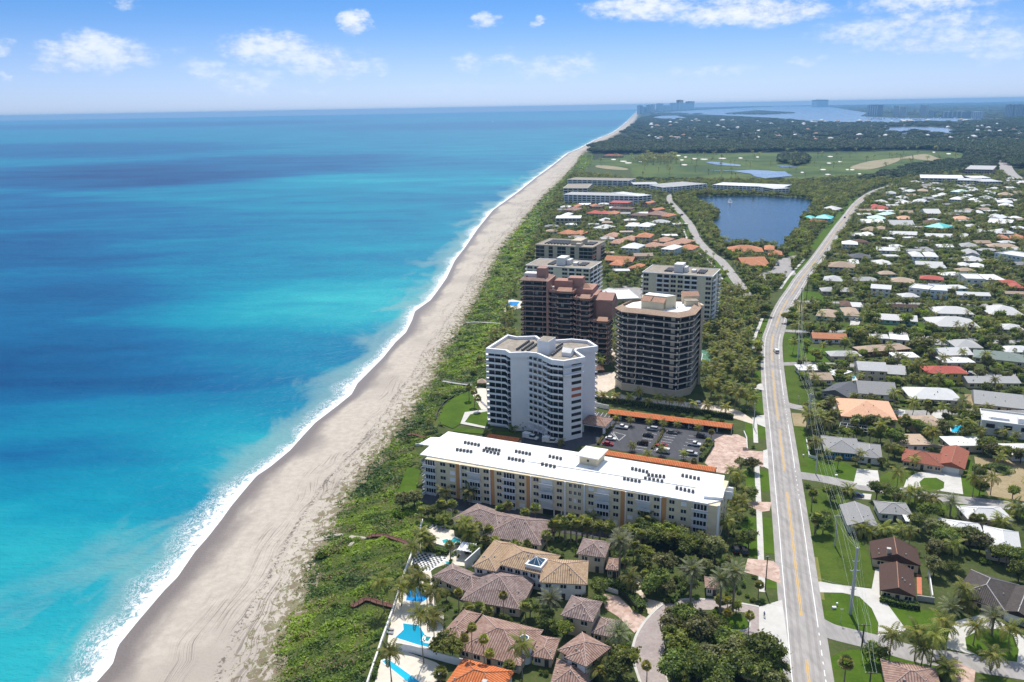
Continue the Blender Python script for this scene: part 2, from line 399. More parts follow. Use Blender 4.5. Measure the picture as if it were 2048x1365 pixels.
# ------------------------------------------------------------------ ocean
def ocean_mat():
    m, T, b = base_mat('sea_water'); geo = T.add('ShaderNodeNewGeometry'); pos = geo.outputs['Position']
    sd = T.attr('offshore').outputs['Fac']; tt = T.attr('water_tone').outputs['Fac']
    n1 = T.noise(T.vmul(pos, (0.35, 1.0, 1)), 0.011, 5.0, 0.6, 0.4)
    n2 = T.noise(T.vmul(pos, (0.5, 1.0, 1)), 0.045, 4.0, 0.6)
    t = T.m('ADD', tt, T.m('ADD', T.m('MULTIPLY', T.m('ADD', T.m('SUBTRACT', n1, 0.5), 0.07), 0.75), T.m('MULTIPLY', T.m('SUBTRACT', n2, 0.5), 0.3)))
    ramp = T.add('ShaderNodeValToRGB', {0: t}); e = ramp.color_ramp.elements
    e[0].position = 0.0; e[0].color = c4(DEEP[0]); e[1].position = 1.0; e[1].color = c4(DEEP[3])
    for p_, c_ in ((0.35, DEEP[1]), (0.7, DEEP[2])):
        x = ramp.color_ramp.elements.new(p_); x.color = c4(c_)
    c = ramp.outputs[0]
    # sand stirred up in the surf
    n3 = T.noise(T.vmul(pos, (1.0, 0.5, 1)), 0.03, 5.0, 0.6, 0.5)
    turb = T.m('MULTIPLY', T.m('SUBTRACT', 1.0, T.ss(sd, 4.0, T.m('ADD', 14.0, T.m('MULTIPLY', T.ss(n3, .35, .75), 55.0)))), 0.75)
    c = T.mix(turb, c, (0.18, 0.30, 0.30))
    # foam: lacy sheet by the water line, thinner breaker lines further out
    nf = T.noise(T.vmul(pos, (1.0, 0.7, 1)), 0.5, 6.0, 0.7, 0.6); nb = T.noise(T.vmul(pos, (0.6, 1.0, 1)), 0.07, 4.0, 0.65); nw = T.noise(pos, 0.014, 3.0)
    wid = T.m('ADD', 3.0, T.m('MULTIPLY', T.ss(nw, 0.3, 0.68), 9.0)); wid = T.m('MAXIMUM', T.m('ADD', wid, T.m('MULTIPLY', T.m('SUBTRACT', nb, 0.5), 9.0)), 1.5)
    rel = T.m('DIVIDE', sd, wid)
    core = T.ss(T.m('ADD', T.m('SUBTRACT', 0.5, rel), T.m('MULTIPLY', T.m('SUBTRACT', nf, 0.5), 2.2)), -0.12, 0.2)
    nr = T.noise(T.vmul(pos, (1.0, 0.6, 1)), 0.75, 4.0, 0.6, 1.2)
    lace = T.m('MULTIPLY', T.m('SUBTRACT', 1.0, T.ss(T.m('ABSOLUTE', T.m('SUBTRACT', nr, 0.5)), 0.012, 0.06)), T.m('SUBTRACT', 1.0, T.ss(rel, 0.7, 1.3)))
    foam = T.m('MAXIMUM', T.m('MULTIPLY', core, 0.95), T.m('MULTIPLY', lace, 0.6))
    c = T.mix(foam, c, (0.82, 0.83, 0.85))
    wv = T.noise(T.vmul(pos, (0.5, 1.0, 1)), 0.16, 5.0, 0.65); wv2 = T.noise(T.vmul(pos, (0.4, 1.0, 1)), 1.1, 3.0, 0.6)
    hgt = T.m('ADD', T.m('MULTIPLY', wv, 1.0), T.m('ADD', T.m('MULTIPLY', wv2, 0.22), T.m('MULTIPLY', foam, 0.15)))
    bp = T.add('ShaderNodeBump', {'Strength': 0.7, 'Distance': 1.6, 'Height': hgt}); df = T.add('ShaderNodeBsdfDiffuse', {'Color': c, 'Normal': bp.outputs[0]}); gl = T.add('ShaderNodeBsdfGlossy', {'Color': (0.85, 0.93, 1.0, 1), 'Roughness': 0.3, 'Normal': bp.outputs[0]})
    lw = T.add('ShaderNodeLayerWeight', {'Blend': 0.5}); fr = T.m('ADD', 0.02, T.m('MULTIPLY', T.m('POWER', lw.outputs['Facing'], 6.0), 0.13)); fr = T.m('MULTIPLY', fr, T.m('SUBTRACT', 1.0, foam))
    mx = T.add('ShaderNodeMixShader', {0: fr, 1: df.outputs[0], 2: gl.outputs[0]}); T.l.new(mx.outputs[0], m.node_tree.nodes['Material Output'].inputs[0])
    return m
DEEP = [(0.0, 0.034, 0.125), (0.0, 0.094, 0.215), (0.0, 0.20, 0.285), (0.02, 0.32, 0.345)]
def build_ocean():
    ds = np.concatenate([[-6, -3, 0], np.geomspace(1.5, 400, 44), np.geomspace(450, 26000, 24)])
    X = shore_x(ys)[:, None]-ds[None, :]; Y = np.repeat(ys[:, None], len(ds), 1); S = np.repeat(ds[None, :], len(ys), 0)
    Z = np.full_like(X, -0.25)
    K = np.array([(50,1250,.85),(200,1100,.8),(100,1000,.55),(50,900,.35),(300,1000,.65),(150,820,.4),(100,740,.08),(450,900,.95),(350,760,.22),(500,800,.4),(600,720,.55),(700,610,.88),(550,620,.78),(400,630,.6),(200,600,.22),
        (50,620,.3),(100,500,.18),(500,520,.42),(800,500,.6),(300,430,.32),(600,390,.5),(750,365,.65),(500,400,.5),(300,350,.03),(100,300,.22),(600,330,.2),(900,330,.42),(300,250,.18),(1100,300,.5),(150,1300,.8),(650,800,.5),
        (850,420,.5),(950,400,.45),(30,1100,.78),(0,420,.28),(200,690,.12),(480,700,.3),(400,480,.36),(700,470,.5),(1000,250,.3),(0,1365,.85),(0,720,.1),(330,880,.5),(250,930,.45),(560,560,.6),(780,560,.7),(880,480,.6)])
    kw = np.array([G(k[0], max(k[1], 245)) for k in K]); lx = kw[:, 0]/kw[:, 1]*1.2; ly = np.log(kw[:, 1])
    vx = X/np.maximum(Y, 30)*1.2; vy = np.log(np.maximum(Y, 30)); num = np.zeros_like(X); den = np.zeros_like(X)+1e-9
    for i in range(len(K)):
        w = np.exp(-(((vx-lx[i])/0.12)**2+((vy-ly[i])/0.095)**2))+1e-4; num += w*K[i, 2]; den += w
    t = num/den  # water tone from deep to pale, spread from set spots
    n0, n1 = X.shape; idx = np.arange(n0*n1).reshape(n0, n1)
    F = np.stack([idx[:-1, :-1], idx[1:, :-1], idx[1:, 1:], idx[:-1, 1:]], -1).reshape(-1, 4)[:, ::-1]
    V = np.stack([X, Y, Z], -1).reshape(-1, 3)
    F = F[:, ::-1] if False else F
    me = npmesh('ocean', V, F, ocean_mat(), {'offshore': S.ravel(), 'water_tone': t.ravel()}, True)
    o = link('ocean', me); tag(o, 'turquoise and deep blue open sea with white surf along the sand', None, None, 'structure')
build_ocean()

# ------------------------------------------------------------------ beach
def sand_mat():
    m, T, b = base_mat('beach_sand'); geo = T.add('ShaderNodeNewGeometry'); pos = geo.outputs['Position']
    sd = T.attr('inland').outputs['Fac']; vd = T.attr('to_dune').outputs['Fac']; sp = T.add('ShaderNodeSeparateXYZ', {0: pos})
    n1 = T.noise(T.vmul(pos, (1.0, 0.4, 1)), 0.05, 4.0); n2 = T.noise(pos, 0.35, 5.0, 0.6); nb = T.noise(pos, 0.02, 3.0)
    wet = T.m('SUBTRACT', 1.0, T.ss(sd, T.m('ADD', 0.5, T.m('MULTIPLY', nb, 4.0)), T.m('ADD', 5.0, T.m('MULTIPLY', T.ss(n1, .3, .75), 16.0))))
    dry = T.mix(T.ss(n2, 0.3, 0.7), (0.40, 0.35, 0.29), (0.48, 0.425, 0.355))
    dry = T.mix(T.ss(nb, 0.45, 0.7), dry, (0.36, 0.315, 0.265))
    c = T.mix(T.m('MULTIPLY', wet, 0.9), dry, (0.125, 0.10, 0.092))
    # tyre tracks that run along the beach
    warp = T.m('MULTIPLY', T.m('SUBTRACT', T.noise(T.xyz(sd, T.m('MULTIPLY', sp.outputs[1], 0.35)), 0.05, 2.0), 0.5), 16.0)
    q = T.xyz(T.m('ADD', sd, warp), T.m('MULTIPLY', sp.outputs[1], 0.012))
    tr = T.noise(q, 1.0, 2.0, 0.5); tm = T.noise(T.xyz(T.m('MULTIPLY', sd, 0.09), T.m('MULTIPLY', sp.outputs[1], 0.022)), 1.0, 3.0)
    line = T.m('SUBTRACT', 1.0, T.ss(T.m('ABSOLUTE', T.m('SUBTRACT', tr, 0.5)), 0.006, 0.028))
    zone = T.m('MULTIPLY', T.ss(sd, 12.0, 20.0), T.ss(vd, 1.0, 6.0))
    line = T.m('MULTIPLY', T.m('MULTIPLY', line, zone), T.m('MULTIPLY', T.ss(tm, 0.44, 0.58), 0.62))
    c = T.mix(line, c, (0.115, 0.092, 0.078))
    foot = T.m('MULTIPLY', T.ss(T.noise(T.vmul(pos, (1, .6, 1)), 1.3, 4.0, 0.7), 0.58, 0.68), T.m('MULTIPLY', T.ss(sd, 16, 26), 0.3))
    c = T.mix(foot, c, (0.22, 0.19, 0.16))
    # sparse grass and wrack where the beach meets the dune
    ng = T.noise(T.vmul(pos, (1.0, .6, 1)), 0.5, 7.0, 0.75, 0.8)
    gr = T.ss(T.m('SUBTRACT', ng, T.m('MULTIPLY', vd, 0.012)), 0.45, 0.50)
    gr = T.m('MULTIPLY', gr, T.m('SUBTRACT', 1.0, T.ss(vd, 9.0, 17.0)))
    c = T.mix(T.m('MULTIPLY', gr, 0.82), c, T.mix(T.ss(n2, .4, .6), (0.14, 0.10, 0.05), (0.13, 0.13, 0.045)))
    wl = T.m('ABSOLUTE', T.m('SUBTRACT', vd, T.m('ADD', 6.0, T.m('MULTIPLY', nb, 8.0))))
    wr = T.m('MULTIPLY', T.m('SUBTRACT', 1.0, T.ss(wl, 0.3, 1.4)), T.ss(T.noise(pos, 0.8, 5.0, 0.7), 0.5, 0.58))
    c = T.mix(T.m('MULTIPLY', wr, 0.75), c, (0.07, 0.055, 0.045))
    T.set(b.inputs['Base Color'], c); T.set(b.inputs['Roughness'], T.m('SUBTRACT', 0.95, T.m('MULTIPLY', wet, 0.45)))
    b.inputs['Specular IOR Level'].default_value = 0.3
    bp = T.add('ShaderNodeBump', {'Strength': 0.5, 'Distance': 0.25, 'Height': T.m('SUBTRACT', T.noise(pos, 1.2, 4.0), T.m('MULTIPLY', line, 0.8))}); T.set(b.inputs['Normal'], bp.outputs[0])
    return m
def build_beach():
    n = 26; a = shore_x(ys)-9; bX = dune_x(ys)+14; u = np.linspace(0, 1, n)
    X = a[:, None]*(1-u)[None, :]+bX[:, None]*u[None, :]; Y = np.repeat(ys[:, None], n, 1)
    sd = X-shore_x(ys)[:, None]; vd = dune_x(ys)[:, None]-X
    Z = np.clip(-0.25+0.035*sd, -0.9, 0.22)
    idx = np.arange(len(ys)*n).reshape(len(ys), n); F = np.stack([idx[:-1, :-1], idx[:-1, 1:], idx[1:, 1:], idx[1:, :-1]], -1).reshape(-1, 4)
    me = npmesh('beach', np.stack([X, Y, Z], -1).reshape(-1, 3), F, sand_mat(), {'inland': sd.ravel(), 'to_dune': vd.ravel()}, True)
    tag(link('beach', me), 'long pale sand beach with tyre tracks', None, None, 'structure')
build_beach()

# ------------------------------------------------------------------ land
def ground_mat(name, cols, scale=0.08, rough=0.95, bump=0.0):
    m, T, b = base_mat(name); geo = T.add('ShaderNodeNewGeometry'); pos = geo.outputs['Position']
    n1 = T.noise(pos, scale, 5.0, 0.6); n2 = T.noise(pos, scale*9, 4.0, 0.6)
    c = T.mix(T.ss(n1, .35, .65), cols[0], cols[1]); c = T.mix(T.m('MULTIPLY', T.ss(n2, .45, .7), .55), c, cols[2])
    T.set(b.inputs['Base Color'], c); b.inputs['Roughness'].default_value = rough; b.inputs['Specular IOR Level'].default_value = 0.15
    if bump:
        bp = T.add('ShaderNodeBump', {'Strength': bump, 'Distance': 0.2, 'Height': T.noise(pos, scale*20, 4.0)}); T.set(b.inputs['Normal'], bp.outputs[0])
    return m
LAND = ground_mat('undergrowth', [(0.045, 0.068, 0.016), (0.07, 0.092, 0.024), (0.12, 0.10, 0.055)], 0.09, bump=0.4)
LAWN = ground_mat('lawn_grass', [(0.045, 0.080, 0.006), (0.068, 0.110, 0.011), (0.11, 0.115, 0.025)], 0.12, bump=0.25)
LAWNB = ground_mat('bright_lawn_grass', [(0.045, 0.092, 0.004), (0.065, 0.122, 0.007), (0.095, 0.125, 0.014)], 0.13, bump=0.2)
LAWND = ground_mat('dry_lawn_grass', [(0.15, 0.165, 0.035), (0.20, 0.19, 0.06), (0.26, 0.19, 0.09)], 0.15, bump=0.2)
SANDY = ground_mat('sandy_soil', [(0.30, 0.23, 0.13), (0.36, 0.29, 0.18), (0.2, 0.17, 0.09)], 0.12, bump=0.3)
FAIRWAY = ground_mat('golf_fairway', [(0.045, 0.078, 0.02), (0.10, 0.135, 0.03), (0.065, 0.09, 0.028)], 0.008)
WASTE = ground_mat('golf_waste_sand', [(0.30, 0.25, 0.16), (0.24, 0.22, 0.12), (0.42, 0.35, 0.25)], 0.03)
BUNK = mat('bunker_sand', (0.66, 0.62, 0.56), 0.95, 0.05)
FOREST = ground_mat('forest_floor', [(0.02, 0.032, 0.013), (0.03, 0.045, 0.016), (0.045, 0.05, 0.022)], 0.02)
def water_mat(name, col, bump=0.25, scale=0.5, rough=0.12):
    m, T, b = base_mat(name); geo = T.add('ShaderNodeNewGeometry'); pos = geo.outputs['Position']
    c = T.mix(T.ss(T.noise(T.vmul(pos, (.25, 1, 1)), scale*0.06, 4.0), .35, .65), tuple(v*.8 for v in col), tuple(v*1.2 for v in col))
    T.set(b.inputs['Base Color'], c); b.inputs['Roughness'].default_value = rough; b.inputs['IOR'].default_value = 1.33; b.inputs['Specular IOR Level'].default_value = 0.5
    bp = T.add('ShaderNodeBump', {'Strength': bump, 'Distance': 0.5, 'Height': T.noise(T.vmul(pos, (.4, 1, 1)), scale, 3.0)}); T.set(b.inputs['Normal'], bp.outputs[0])
    _M[name] = m
    return m
LAKE = water_mat('lake_water', (0.010, 0.032, 0.062), 0.3, 0.6)
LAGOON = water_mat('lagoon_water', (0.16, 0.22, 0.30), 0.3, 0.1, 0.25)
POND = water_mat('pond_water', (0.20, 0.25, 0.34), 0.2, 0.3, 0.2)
POOLM = water_mat('pool_water', (0.01, 0.36, 0.55), 0.15, 1.5, 0.06)
POOLT = water_mat('teal_pool_water', (0.02, 0.28, 0.30), 0.15, 1.5, 0.06)
POOLB = water_mat('deep_blue_pool_water', (0.005, 0.22, 0.55), 0.15, 1.5, 0.06)
def build_land():
    yy = np.concatenate([np.linspace(60, 600, 136), np.geomspace(610, FARY, 200)]); xo = np.concatenate([[0], np.geomspace(20, 26000, 30)])
    X = (dune_x(yy)-2)[:, None]+xo[None, :]; Y = np.repeat(yy[:, None], len(xo), 1)
    idx = np.arange(X.size).reshape(X.shape); F = np.stack([idx[:-1, :-1], idx[:-1, 1:], idx[1:, 1:], idx[1:, :-1]], -1).reshape(-1, 4)
    Z = np.where(xo[None, :] > 1, 0.0, -0.05)+0*X
    tag(link('ground', npmesh('ground', np.stack([X, Y, Z], -1).reshape(-1, 3), F, LAND)), None, None, None, 'structure')
build_land()
def gsheet(name, px, m, z, label=None, thick=None):
    o = sheet(name, [tuple(G(x, y, 0)) for (x, y) in px], m, z, None, 'structure', thick)
    if label: o['label'] = label
    return o
def rounded(px, n=4):
    "closed smooth outline through photo points"
    P = [np.array(p, float) for p in px]; out = []; k = len(P)
    for i in range(k):
        a, b, c, d = P[i-1], P[i], P[(i+1) % k], P[(i+2) % k]
        for j in range(n):
            t = j/n; out.append(tuple(.5*((2*b)+(c-a)*t+(2*a-5*b+4*c-d)*t*t+(3*b-a-3*c+d)*t**3)))
    return out

# far land: woods floor, golf course, lagoon
gsheet('forest_floor', [(1182,300),(1240,270),(1290,226),(1330,220),(1560,212.5),(2048,204),(2600,196),(2700,300),(2048,420),(1960,340),(1880,330),(1700,340),(1280,330),(1190,330)], FOREST, 0.10)
golf_px = [(1185,322),(1240,312),(1330,309),(1450,307),(1600,306),(1720,305),(1800,302),(1860,303),(1925,306),(1928,320),(1880,326),(1820,336),(1760,352),(1700,362),(1600,361),(1450,360),(1290,361),(1262,345),(1258,336),(1180,333)]
gsheet('golf_course', rounded(golf_px), FAIRWAY, 0.25, 'open green golf course beyond the lake')
for px in ([(1700,336),(1735,324),(1800,316),(1850,309),(1880,318),(1915,322),(1860,322),(1810,318),(1790,326),(1750,338),(1720,340)],
           [(1196,331),(1225,333),(1255,338),(1250,341),(1215,339),(1192,335)]):
    gsheet('waste_area', rounded(px), WASTE, 0.33+0.02*len(px)+0.011*px[0][0]/1000)
lake_px = zD((620,85),(700,62),(1000,56),(1300,60),(1500,70),(1690,95),(1700,170),(1610,250),(1585,350),(1500,430),(1445,480),(1465,540),(1300,520),(1100,505),(940,500),(880,470),(850,400),(790,330),(780,290),(850,265),(850,220),(790,170),(700,130))
gsheet('lake', rounded(lake_px), LAKE, 0.30, 'dark blue lake with a fountain')
lagoon_px = [(1312,226),(1400,220.5),(1500,216),(1560,213),(1650,213),(1690,219),(1735,226),(1720,233),(1800,237),(1900,237),(1965,239),(1900,244),(1800,245),(1680,247),(1600,241),(1547,236),(1445,231),(1380,228)]
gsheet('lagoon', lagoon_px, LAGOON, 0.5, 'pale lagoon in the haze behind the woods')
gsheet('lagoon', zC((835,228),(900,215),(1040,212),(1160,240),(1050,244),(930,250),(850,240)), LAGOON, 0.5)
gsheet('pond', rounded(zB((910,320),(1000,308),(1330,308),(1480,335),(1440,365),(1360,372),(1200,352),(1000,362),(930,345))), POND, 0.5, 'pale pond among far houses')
for px in (zC((1210,662),(1500,668),(1650,660),(1800,668),(1920,678),(1990,708),(1860,722),(1760,730),(1680,715),(1640,692),(1500,672)), zC((1270,595),(1330,592),(1400,598),(1560,618),(1560,630),(1420,622),(1330,612)),
           zB((0,672),(90,672),(150,712),(0,722)), zB((20,620),(130,622),(210,632),(60,640))):
    gsheet('pond', px, POND, 0.6+0.05*len(px)+px[0][1]*1e-4)
_b = [zB(p)[0] for p in ((450,602),(540,590),(400,655),(230,678),(440,695),(640,656),(660,630),(460,548),(1310,513),(1430,525),(600,655),(700,690))]+[zC(p)[0] for p in ((520,572),(600,587),(1110,552),(1080,576),(1180,566),(1410,563),(1100,616),(1050,540),(1260,570),(1700,552),(640,600),(1560,560),(860,556),(740,590))]
for i, (x, y) in enumerate(_b):
    w = 3+5*random.random(); gsheet('bunker', rounded([(x-w, y), (x-w*.3, y-1.1), (x+w*.7, y-.8), (x+w, y+.4), (x, y+1.2)], 3), BUNK, 0.4)

# ------------------------------------------------------------------ roads
def asphalt_mat(name, col, crack=0.3):
    m, T, b = base_mat(name); geo = T.add('ShaderNodeNewGeometry'); pos = geo.outputs['Position']
    n = T.noise(T.vmul(pos, (1.0, 0.25, 1)), 0.6, 5.0, 0.6); n2 = T.noise(pos, 0.05, 4.0); n3 = T.noise(pos, 6.0, 3.0)
    c = T.mix(T.ss(n, .3, .7), tuple(v*.85 for v in col), tuple(v*1.12 for v in col)); c = T.mix(T.m('MULTIPLY', T.ss(n2, .45, .7), crack), c, tuple(v*.6 for v in col)); c = T.mix(T.m('MULTIPLY', n3, .2), c, tuple(v*.6 for v in col))
    T.set(b.inputs['Base Color'], c); b.inputs['Roughness'].default_value = 0.9; b.inputs['Specular IOR Level'].default_value = 0.25
    _M[name] = m
    return m
ASPH = asphalt_mat('worn_asphalt', (0.36, 0.335, 0.315)); ASPHD = asphalt_mat('dark_asphalt', (0.075, 0.075, 0.085), 0.4); ASPHM = asphalt_mat('street_asphalt', (0.33, 0.31, 0.295))
PAINTW = mat('white_road_paint', (0.74, 0.74, 0.72), 0.7, 0.1, 2.0); PAINTY = mat('yellow_road_paint', (0.62, 0.36, 0.05), 0.7, 0.12, 2.0)
PAVEP = pave_mat('pink_pavers', (0.40, 0.26, 0.20), (0.60, 0.45, 0.37), 1.1); PAVEG = pave_mat('grey_pavers', (0.31, 0.255, 0.235), (0.38, 0.32, 0.30), 0.7); PAVET = pave_mat('tan_pavers', (0.55, 0.45, 0.35), (0.64, 0.55, 0.45), 0.8)
# centre line (double yellow) of the main road
road_px = [(1632,1440),(1618,1362),(1603,1232),(1592,1140),(1582,1050),(1571,960),(1564,900),(1557,845),(1551,800),(1546,750),(1543.5,710),(1544.5,680),(1552,655),(1561,628),(1573,604),(1590,578),(1606,553),(1634,518),(1675,459),(1697,430),(1712,410),(1729,395),(1752,382),(1790,369)]
ROADC = smooth_line([G(*p) for p in road_px], 6)
def road(name, line, half, m, z, label=None, edge=None):
    mb = MB(); band(mb, line, -half, half, z); o = mb.build(name, m); o['kind'] = 'structure'
    if label: o['label'] = label
    return o
road('main_road', ROADC, 6.0, ASPH, 0.08, 'two lane coast road with double yellow centre line')
ROADS = [(ROADC, 6.4)]; LAWNS = []; HARD = []
def marking(name, line, off, w, m, z=0.10, dash=None, parent=None):
    mb = MB()
    if dash is None: band(mb, line, off-w/2, off+w/2, z)
    else:
        L = [np.array(p) for p in line]; seg = []; acc = 0.0
        for i in range(len(L)-1):
            d = np.linalg.norm(L[i+1]-L[i])
            if (acc % (dash[0]+dash[1])) < dash[0]: band(mb, [L[i], L[i+1]], off-w/2, off+w/2, z)
            acc += d
    o = mb.build(name, m, parent); o['kind'] = 'structure'
    return o
def dense(line, step):
    out = []
    for a, b in zip(line[:-1], line[1:]):
        n = max(1, int(np.linalg.norm(np.array(b)-np.array(a))/step)); out += [np.array(a)+(np.array(b)-np.array(a))*k/n for k in range(n)]
    return out+[np.array(line[-1])]
RD = dense(ROADC, 1.0)
def road_y(px_y): return int(np.argmin([abs(PX(p[0], p[1])[1]-px_y) for p in RD]))
# junction gaps read from the photograph
gapsY = [(1300, 1365-4), (1340, 1316), (1228, 1300), (1006, 998), (940, 985), (838, 800), (727, 745), (655, 668)]
_dbl = []
for (ya, yb) in ((1440, 1322), (1230, 985), (944, 858), (842, 742), (722, 668), (655, 600), (590, 520), (510, 395)):
    ia, ib = sorted((road_y(ya), road_y(yb))); seg = RD[ia:ib+1]
    if len(seg) > 3:
        mb = MB(); band(mb, seg, -0.32, -0.12, 0.10); band(mb, seg, 0.12, 0.32, 0.10); o = mb.build('centre_line', PAINTY); o['kind'] = 'structure'
WHEEL = asphalt_mat('wheel_worn_asphalt', (0.315, 0.29, 0.272), .5)
for _o in (-2.95, -1.25, 1.25, 2.95):
    mb = MB(); band(mb, RD, _o-.38, _o+.38, .085); o = mb.build('wheel_track', WHEEL); o['kind'] = 'structure'
marking('edge_line', RD, -4.0, 0.22, PAINTW)
for (ya, yb, d) in ((1440, 1245, (2, 2)), (1245, 1000, None), (1000, 935, (1, 3)), (935, 850, None), (850, 790, (1, 3)), (790, 740, None), (740, 718, (1, 3)), (718, 668, None), (650, 400, None)):
    ia, ib = sorted((road_y(ya), road_y(yb))); marking('edge_line', RD[ia:ib+1], 4.0, 0.22, PAINTW, dash=d)
def street(name, px, half, m=None, z=0.06, label=None, n=5):
    line = smooth_line([G(*p) for p in px], n); ROADS.append((line, half+0.3))
    return road(name, line, half, m or ASPHM, z, label)
street('lake_road', [(1496,592),(1489.5,584),(1470,558),(1443,523),(1419,505),(1395,479),(1382,452),(1369,435),(1353,417),(1341,404),(1339,395),(1346,389),(1375,385)], 4.2, ASPH, 0.06, 'pale road that curves along the west side of the lake')
_ll = smooth_line([G(*p) for p in [(1489.5,584),(1470,558),(1443,523),(1419,505),(1395,479),(1382,452),(1369,435),(1353,417),(1344,404)]], 5)
mb = MB(); band(mb, _ll, -9.5, -4.3, .05); o = mb.build('grass_verge', LAWNB); o['kind'] = 'structure'; _a, _b = ribbon(_ll, -9.5, -4.3); LAWNS.append([tuple(p) for p in _a]+[tuple(p) for p in _b[::-1]]); mb = MB(); band(mb, _ll, -11.5, -9.5, .06); o = mb.build('sidewalk', CONC); o['kind'] = 'structure'
street('side_street', [(1590,950),(1620,954),(1660,961),(1707,971),(1804,984),(1865,994),(1963,1005),(2060,1016)], 3.3, None, 0.05, 'side street past the driveway of the grey roofed blue house')
street('side_street', [(1625,1244),(1660,1262),(1700,1273),(1753,1286),(1829,1308),(1914,1322),(2070,1347)], 3.6, None, 0.05, 'nearest side street below the tall steel pole')
street('side_street', [(1560,806),(1590,814),(1621,818),(1675,819),(1809,826),(1880,825),(1963,823),(2060,828)], 3.2, None, 0.05, 'side street behind the salmon roofed house')
street('side_street', [(1550,729),(1590,728),(1633,728),(1700,731),(1780,731),(1853,735),(1963,748),(2060,752)], 3.0, None, 0.05, 'side street in front of the yellow house')
street('side_street', [(1550,660),(1590,663),(1650,663),(1719,664),(1817,669),(1890,677),(2060,682)], 3.0, None, 0.05, 'side street behind the orange roofed bungalow')
street('side_street', [(1570,604),(1600,603),(1646,605),(1743,607),(1841,608),(2060,611)], 2.8, None, 0.05, 'side street with a parked silver car row of white houses')
street('side_street', [(1640,512),(1668,508),(1755,512),(1875,516),(2060,522)], 2.8, None, 0.05, 'farther side street between white roofed houses')
street('far_highway', zB((2080,455),(1985,490),(1920,545),(1895,590),(1900,640),(1935,690),(1990,725),(2080,745)), 12.0, ASPH, 0.15, 'wide curved highway at the edge of the golf course woods')
street('far_highway', zB((1990,500),(1900,545),(1760,590),(1650,640),(1560,690),(1450,720)), 5.0, ASPH, 0.14, 'thin pale road through the far woods')

# ------------------------------------------------------------------ lawns, verges, drives, paths
def lawn(px, m=None, z=0.03, label=None):
    o = gsheet('lawn', px, m or LAWN, z, label); LAWNS.append([tuple(G(x, y)) for x, y in px])
    return o
def drive(name, px, m, z=0.07, label=None, block=True):
    o = gsheet(name, px, m, z, label)
    if block: HARD.append([tuple(G(x, y)) for x, y in px])
    return o
# right-hand verge and gardens by the road
lawn(zF((100,470),(130,640),(320,670),(520,680),(520,640),(300,600),(220,480),(180,330),(90,330)), LAWN)
lawn(zF((70,70),(70,310),(560,310),(570,200),(300,180),(300,90)), LAWNB, label='open bright lawn beside the orange roofed bungalow')
lawn(zF((135,760),(160,960),(210,1215),(350,1265),(650,1305),(680,1180),(560,1120),(420,1110),(340,1100),(260,900),(220,740)), LAWNB)
lawn(zF((855,1250),(860,1320),(1060,1330),(1100,1240),(1160,1210),(1060,1180),(940,1200)), LAWN)
lawn(zF((1190,1290),(1210,1350),(1300,1375),(1390,1340),(1395,1290),(1330,1255),(1230,1255)), LAWNB, 0.09)
lawn(zF((1550,1060),(1530,1364),(1560,1400),(1720,1400),(1650,1200),(1600,1070)), LAWNB)
lawn(zF((1640,1080),(1660,1220),(1760,1400),(2080,1450),(2080,1120),(1800,1100)), SANDY, label='bare sandy lot with low shrubs')
lawn(zH((240,340),(300,690),(330,800),(360,1060),(600,1110),(810,1130),(820,980),(740,770),(620,700),(640,560),(590,440),(640,370),(560,330),(420,310)), LAWN, label='lawn under the power lines beside the brown roofed house')
lawn(zI((360,635),(380,830),(480,900),(640,945),(830,980),(860,900),(800,760),(700,660),(560,630)), LAWNB, label='oval lawn island at the foot of the tall steel pole')
lawn(zI((930,740),(1080,920),(1200,1000),(1420,1030),(1440,920),(1500,850),(1730,800),(1720,720),(1620,700),(1480,800),(1300,780)), LAWNB)
lawn(zI((1565,1000),(1580,1100),(1700,1160),(1990,1200),(2005,1100),(1960,980),(1860,930),(1700,925)), LAWNB, 0.09)
lawn(zI((450,1160),(470,1364),(900,1364),(920,1260),(1100,1290),(1330,1320),(1480,1340),(1470,1290),(1380,1230),(1150,1170),(900,1120),(700,1095),(560,1110)), LAWNB)
lawn(zI((1640,1280),(1700,1330),(1780,1400),(2080,1420),(2000,1380),(1830,1300)), LAWN)
lawn(zH((780,375),(900,420),(1150,470),(1350,500),(1560,560),(1710,520),(1720,470),(1500,440),(1300,400),(1000,375)), LAWN)
lawn(zH((1880,500),(1960,540),(2080,560),(2080,500),(2000,480)), LAWN)
lawn(zA((230,830),(210,900),(480,910),(470,880),(380,850),(300,830)), LAWNB); lawn(zA((140,930),(120,1020),(260,990),(280,930)), LAWND)
lawn(zA((700,1110),(710,1160),(1050,1165),(1040,1120),(800,1060)), LAWNB); lawn(zA((1150,1080),(1150,1175),(1250,1190),(1240,1110)), LAWNB); lawn(zA((240,1100),(250,1155),(620,1155),(625,1095)), LAWN)
lawn(zA((470,780),(480,800),(600,790),(600,765)), LAWNB); lawn(zA((390,580),(400,605),(540,600),(530,570)), LAWNB); lawn(zA((100,510),(100,535),(190,535),(180,505)), LAWNB)
lawn(zF((1560,570),(1580,660),(1640,660),(1640,570)), SANDY); lawn(zF((1070,690),(1080,800),(1115,800),(1115,690)), LAWND); lawn(zF((1000,620),(1010,650),(1400,680),(1400,650)), LAWNB)
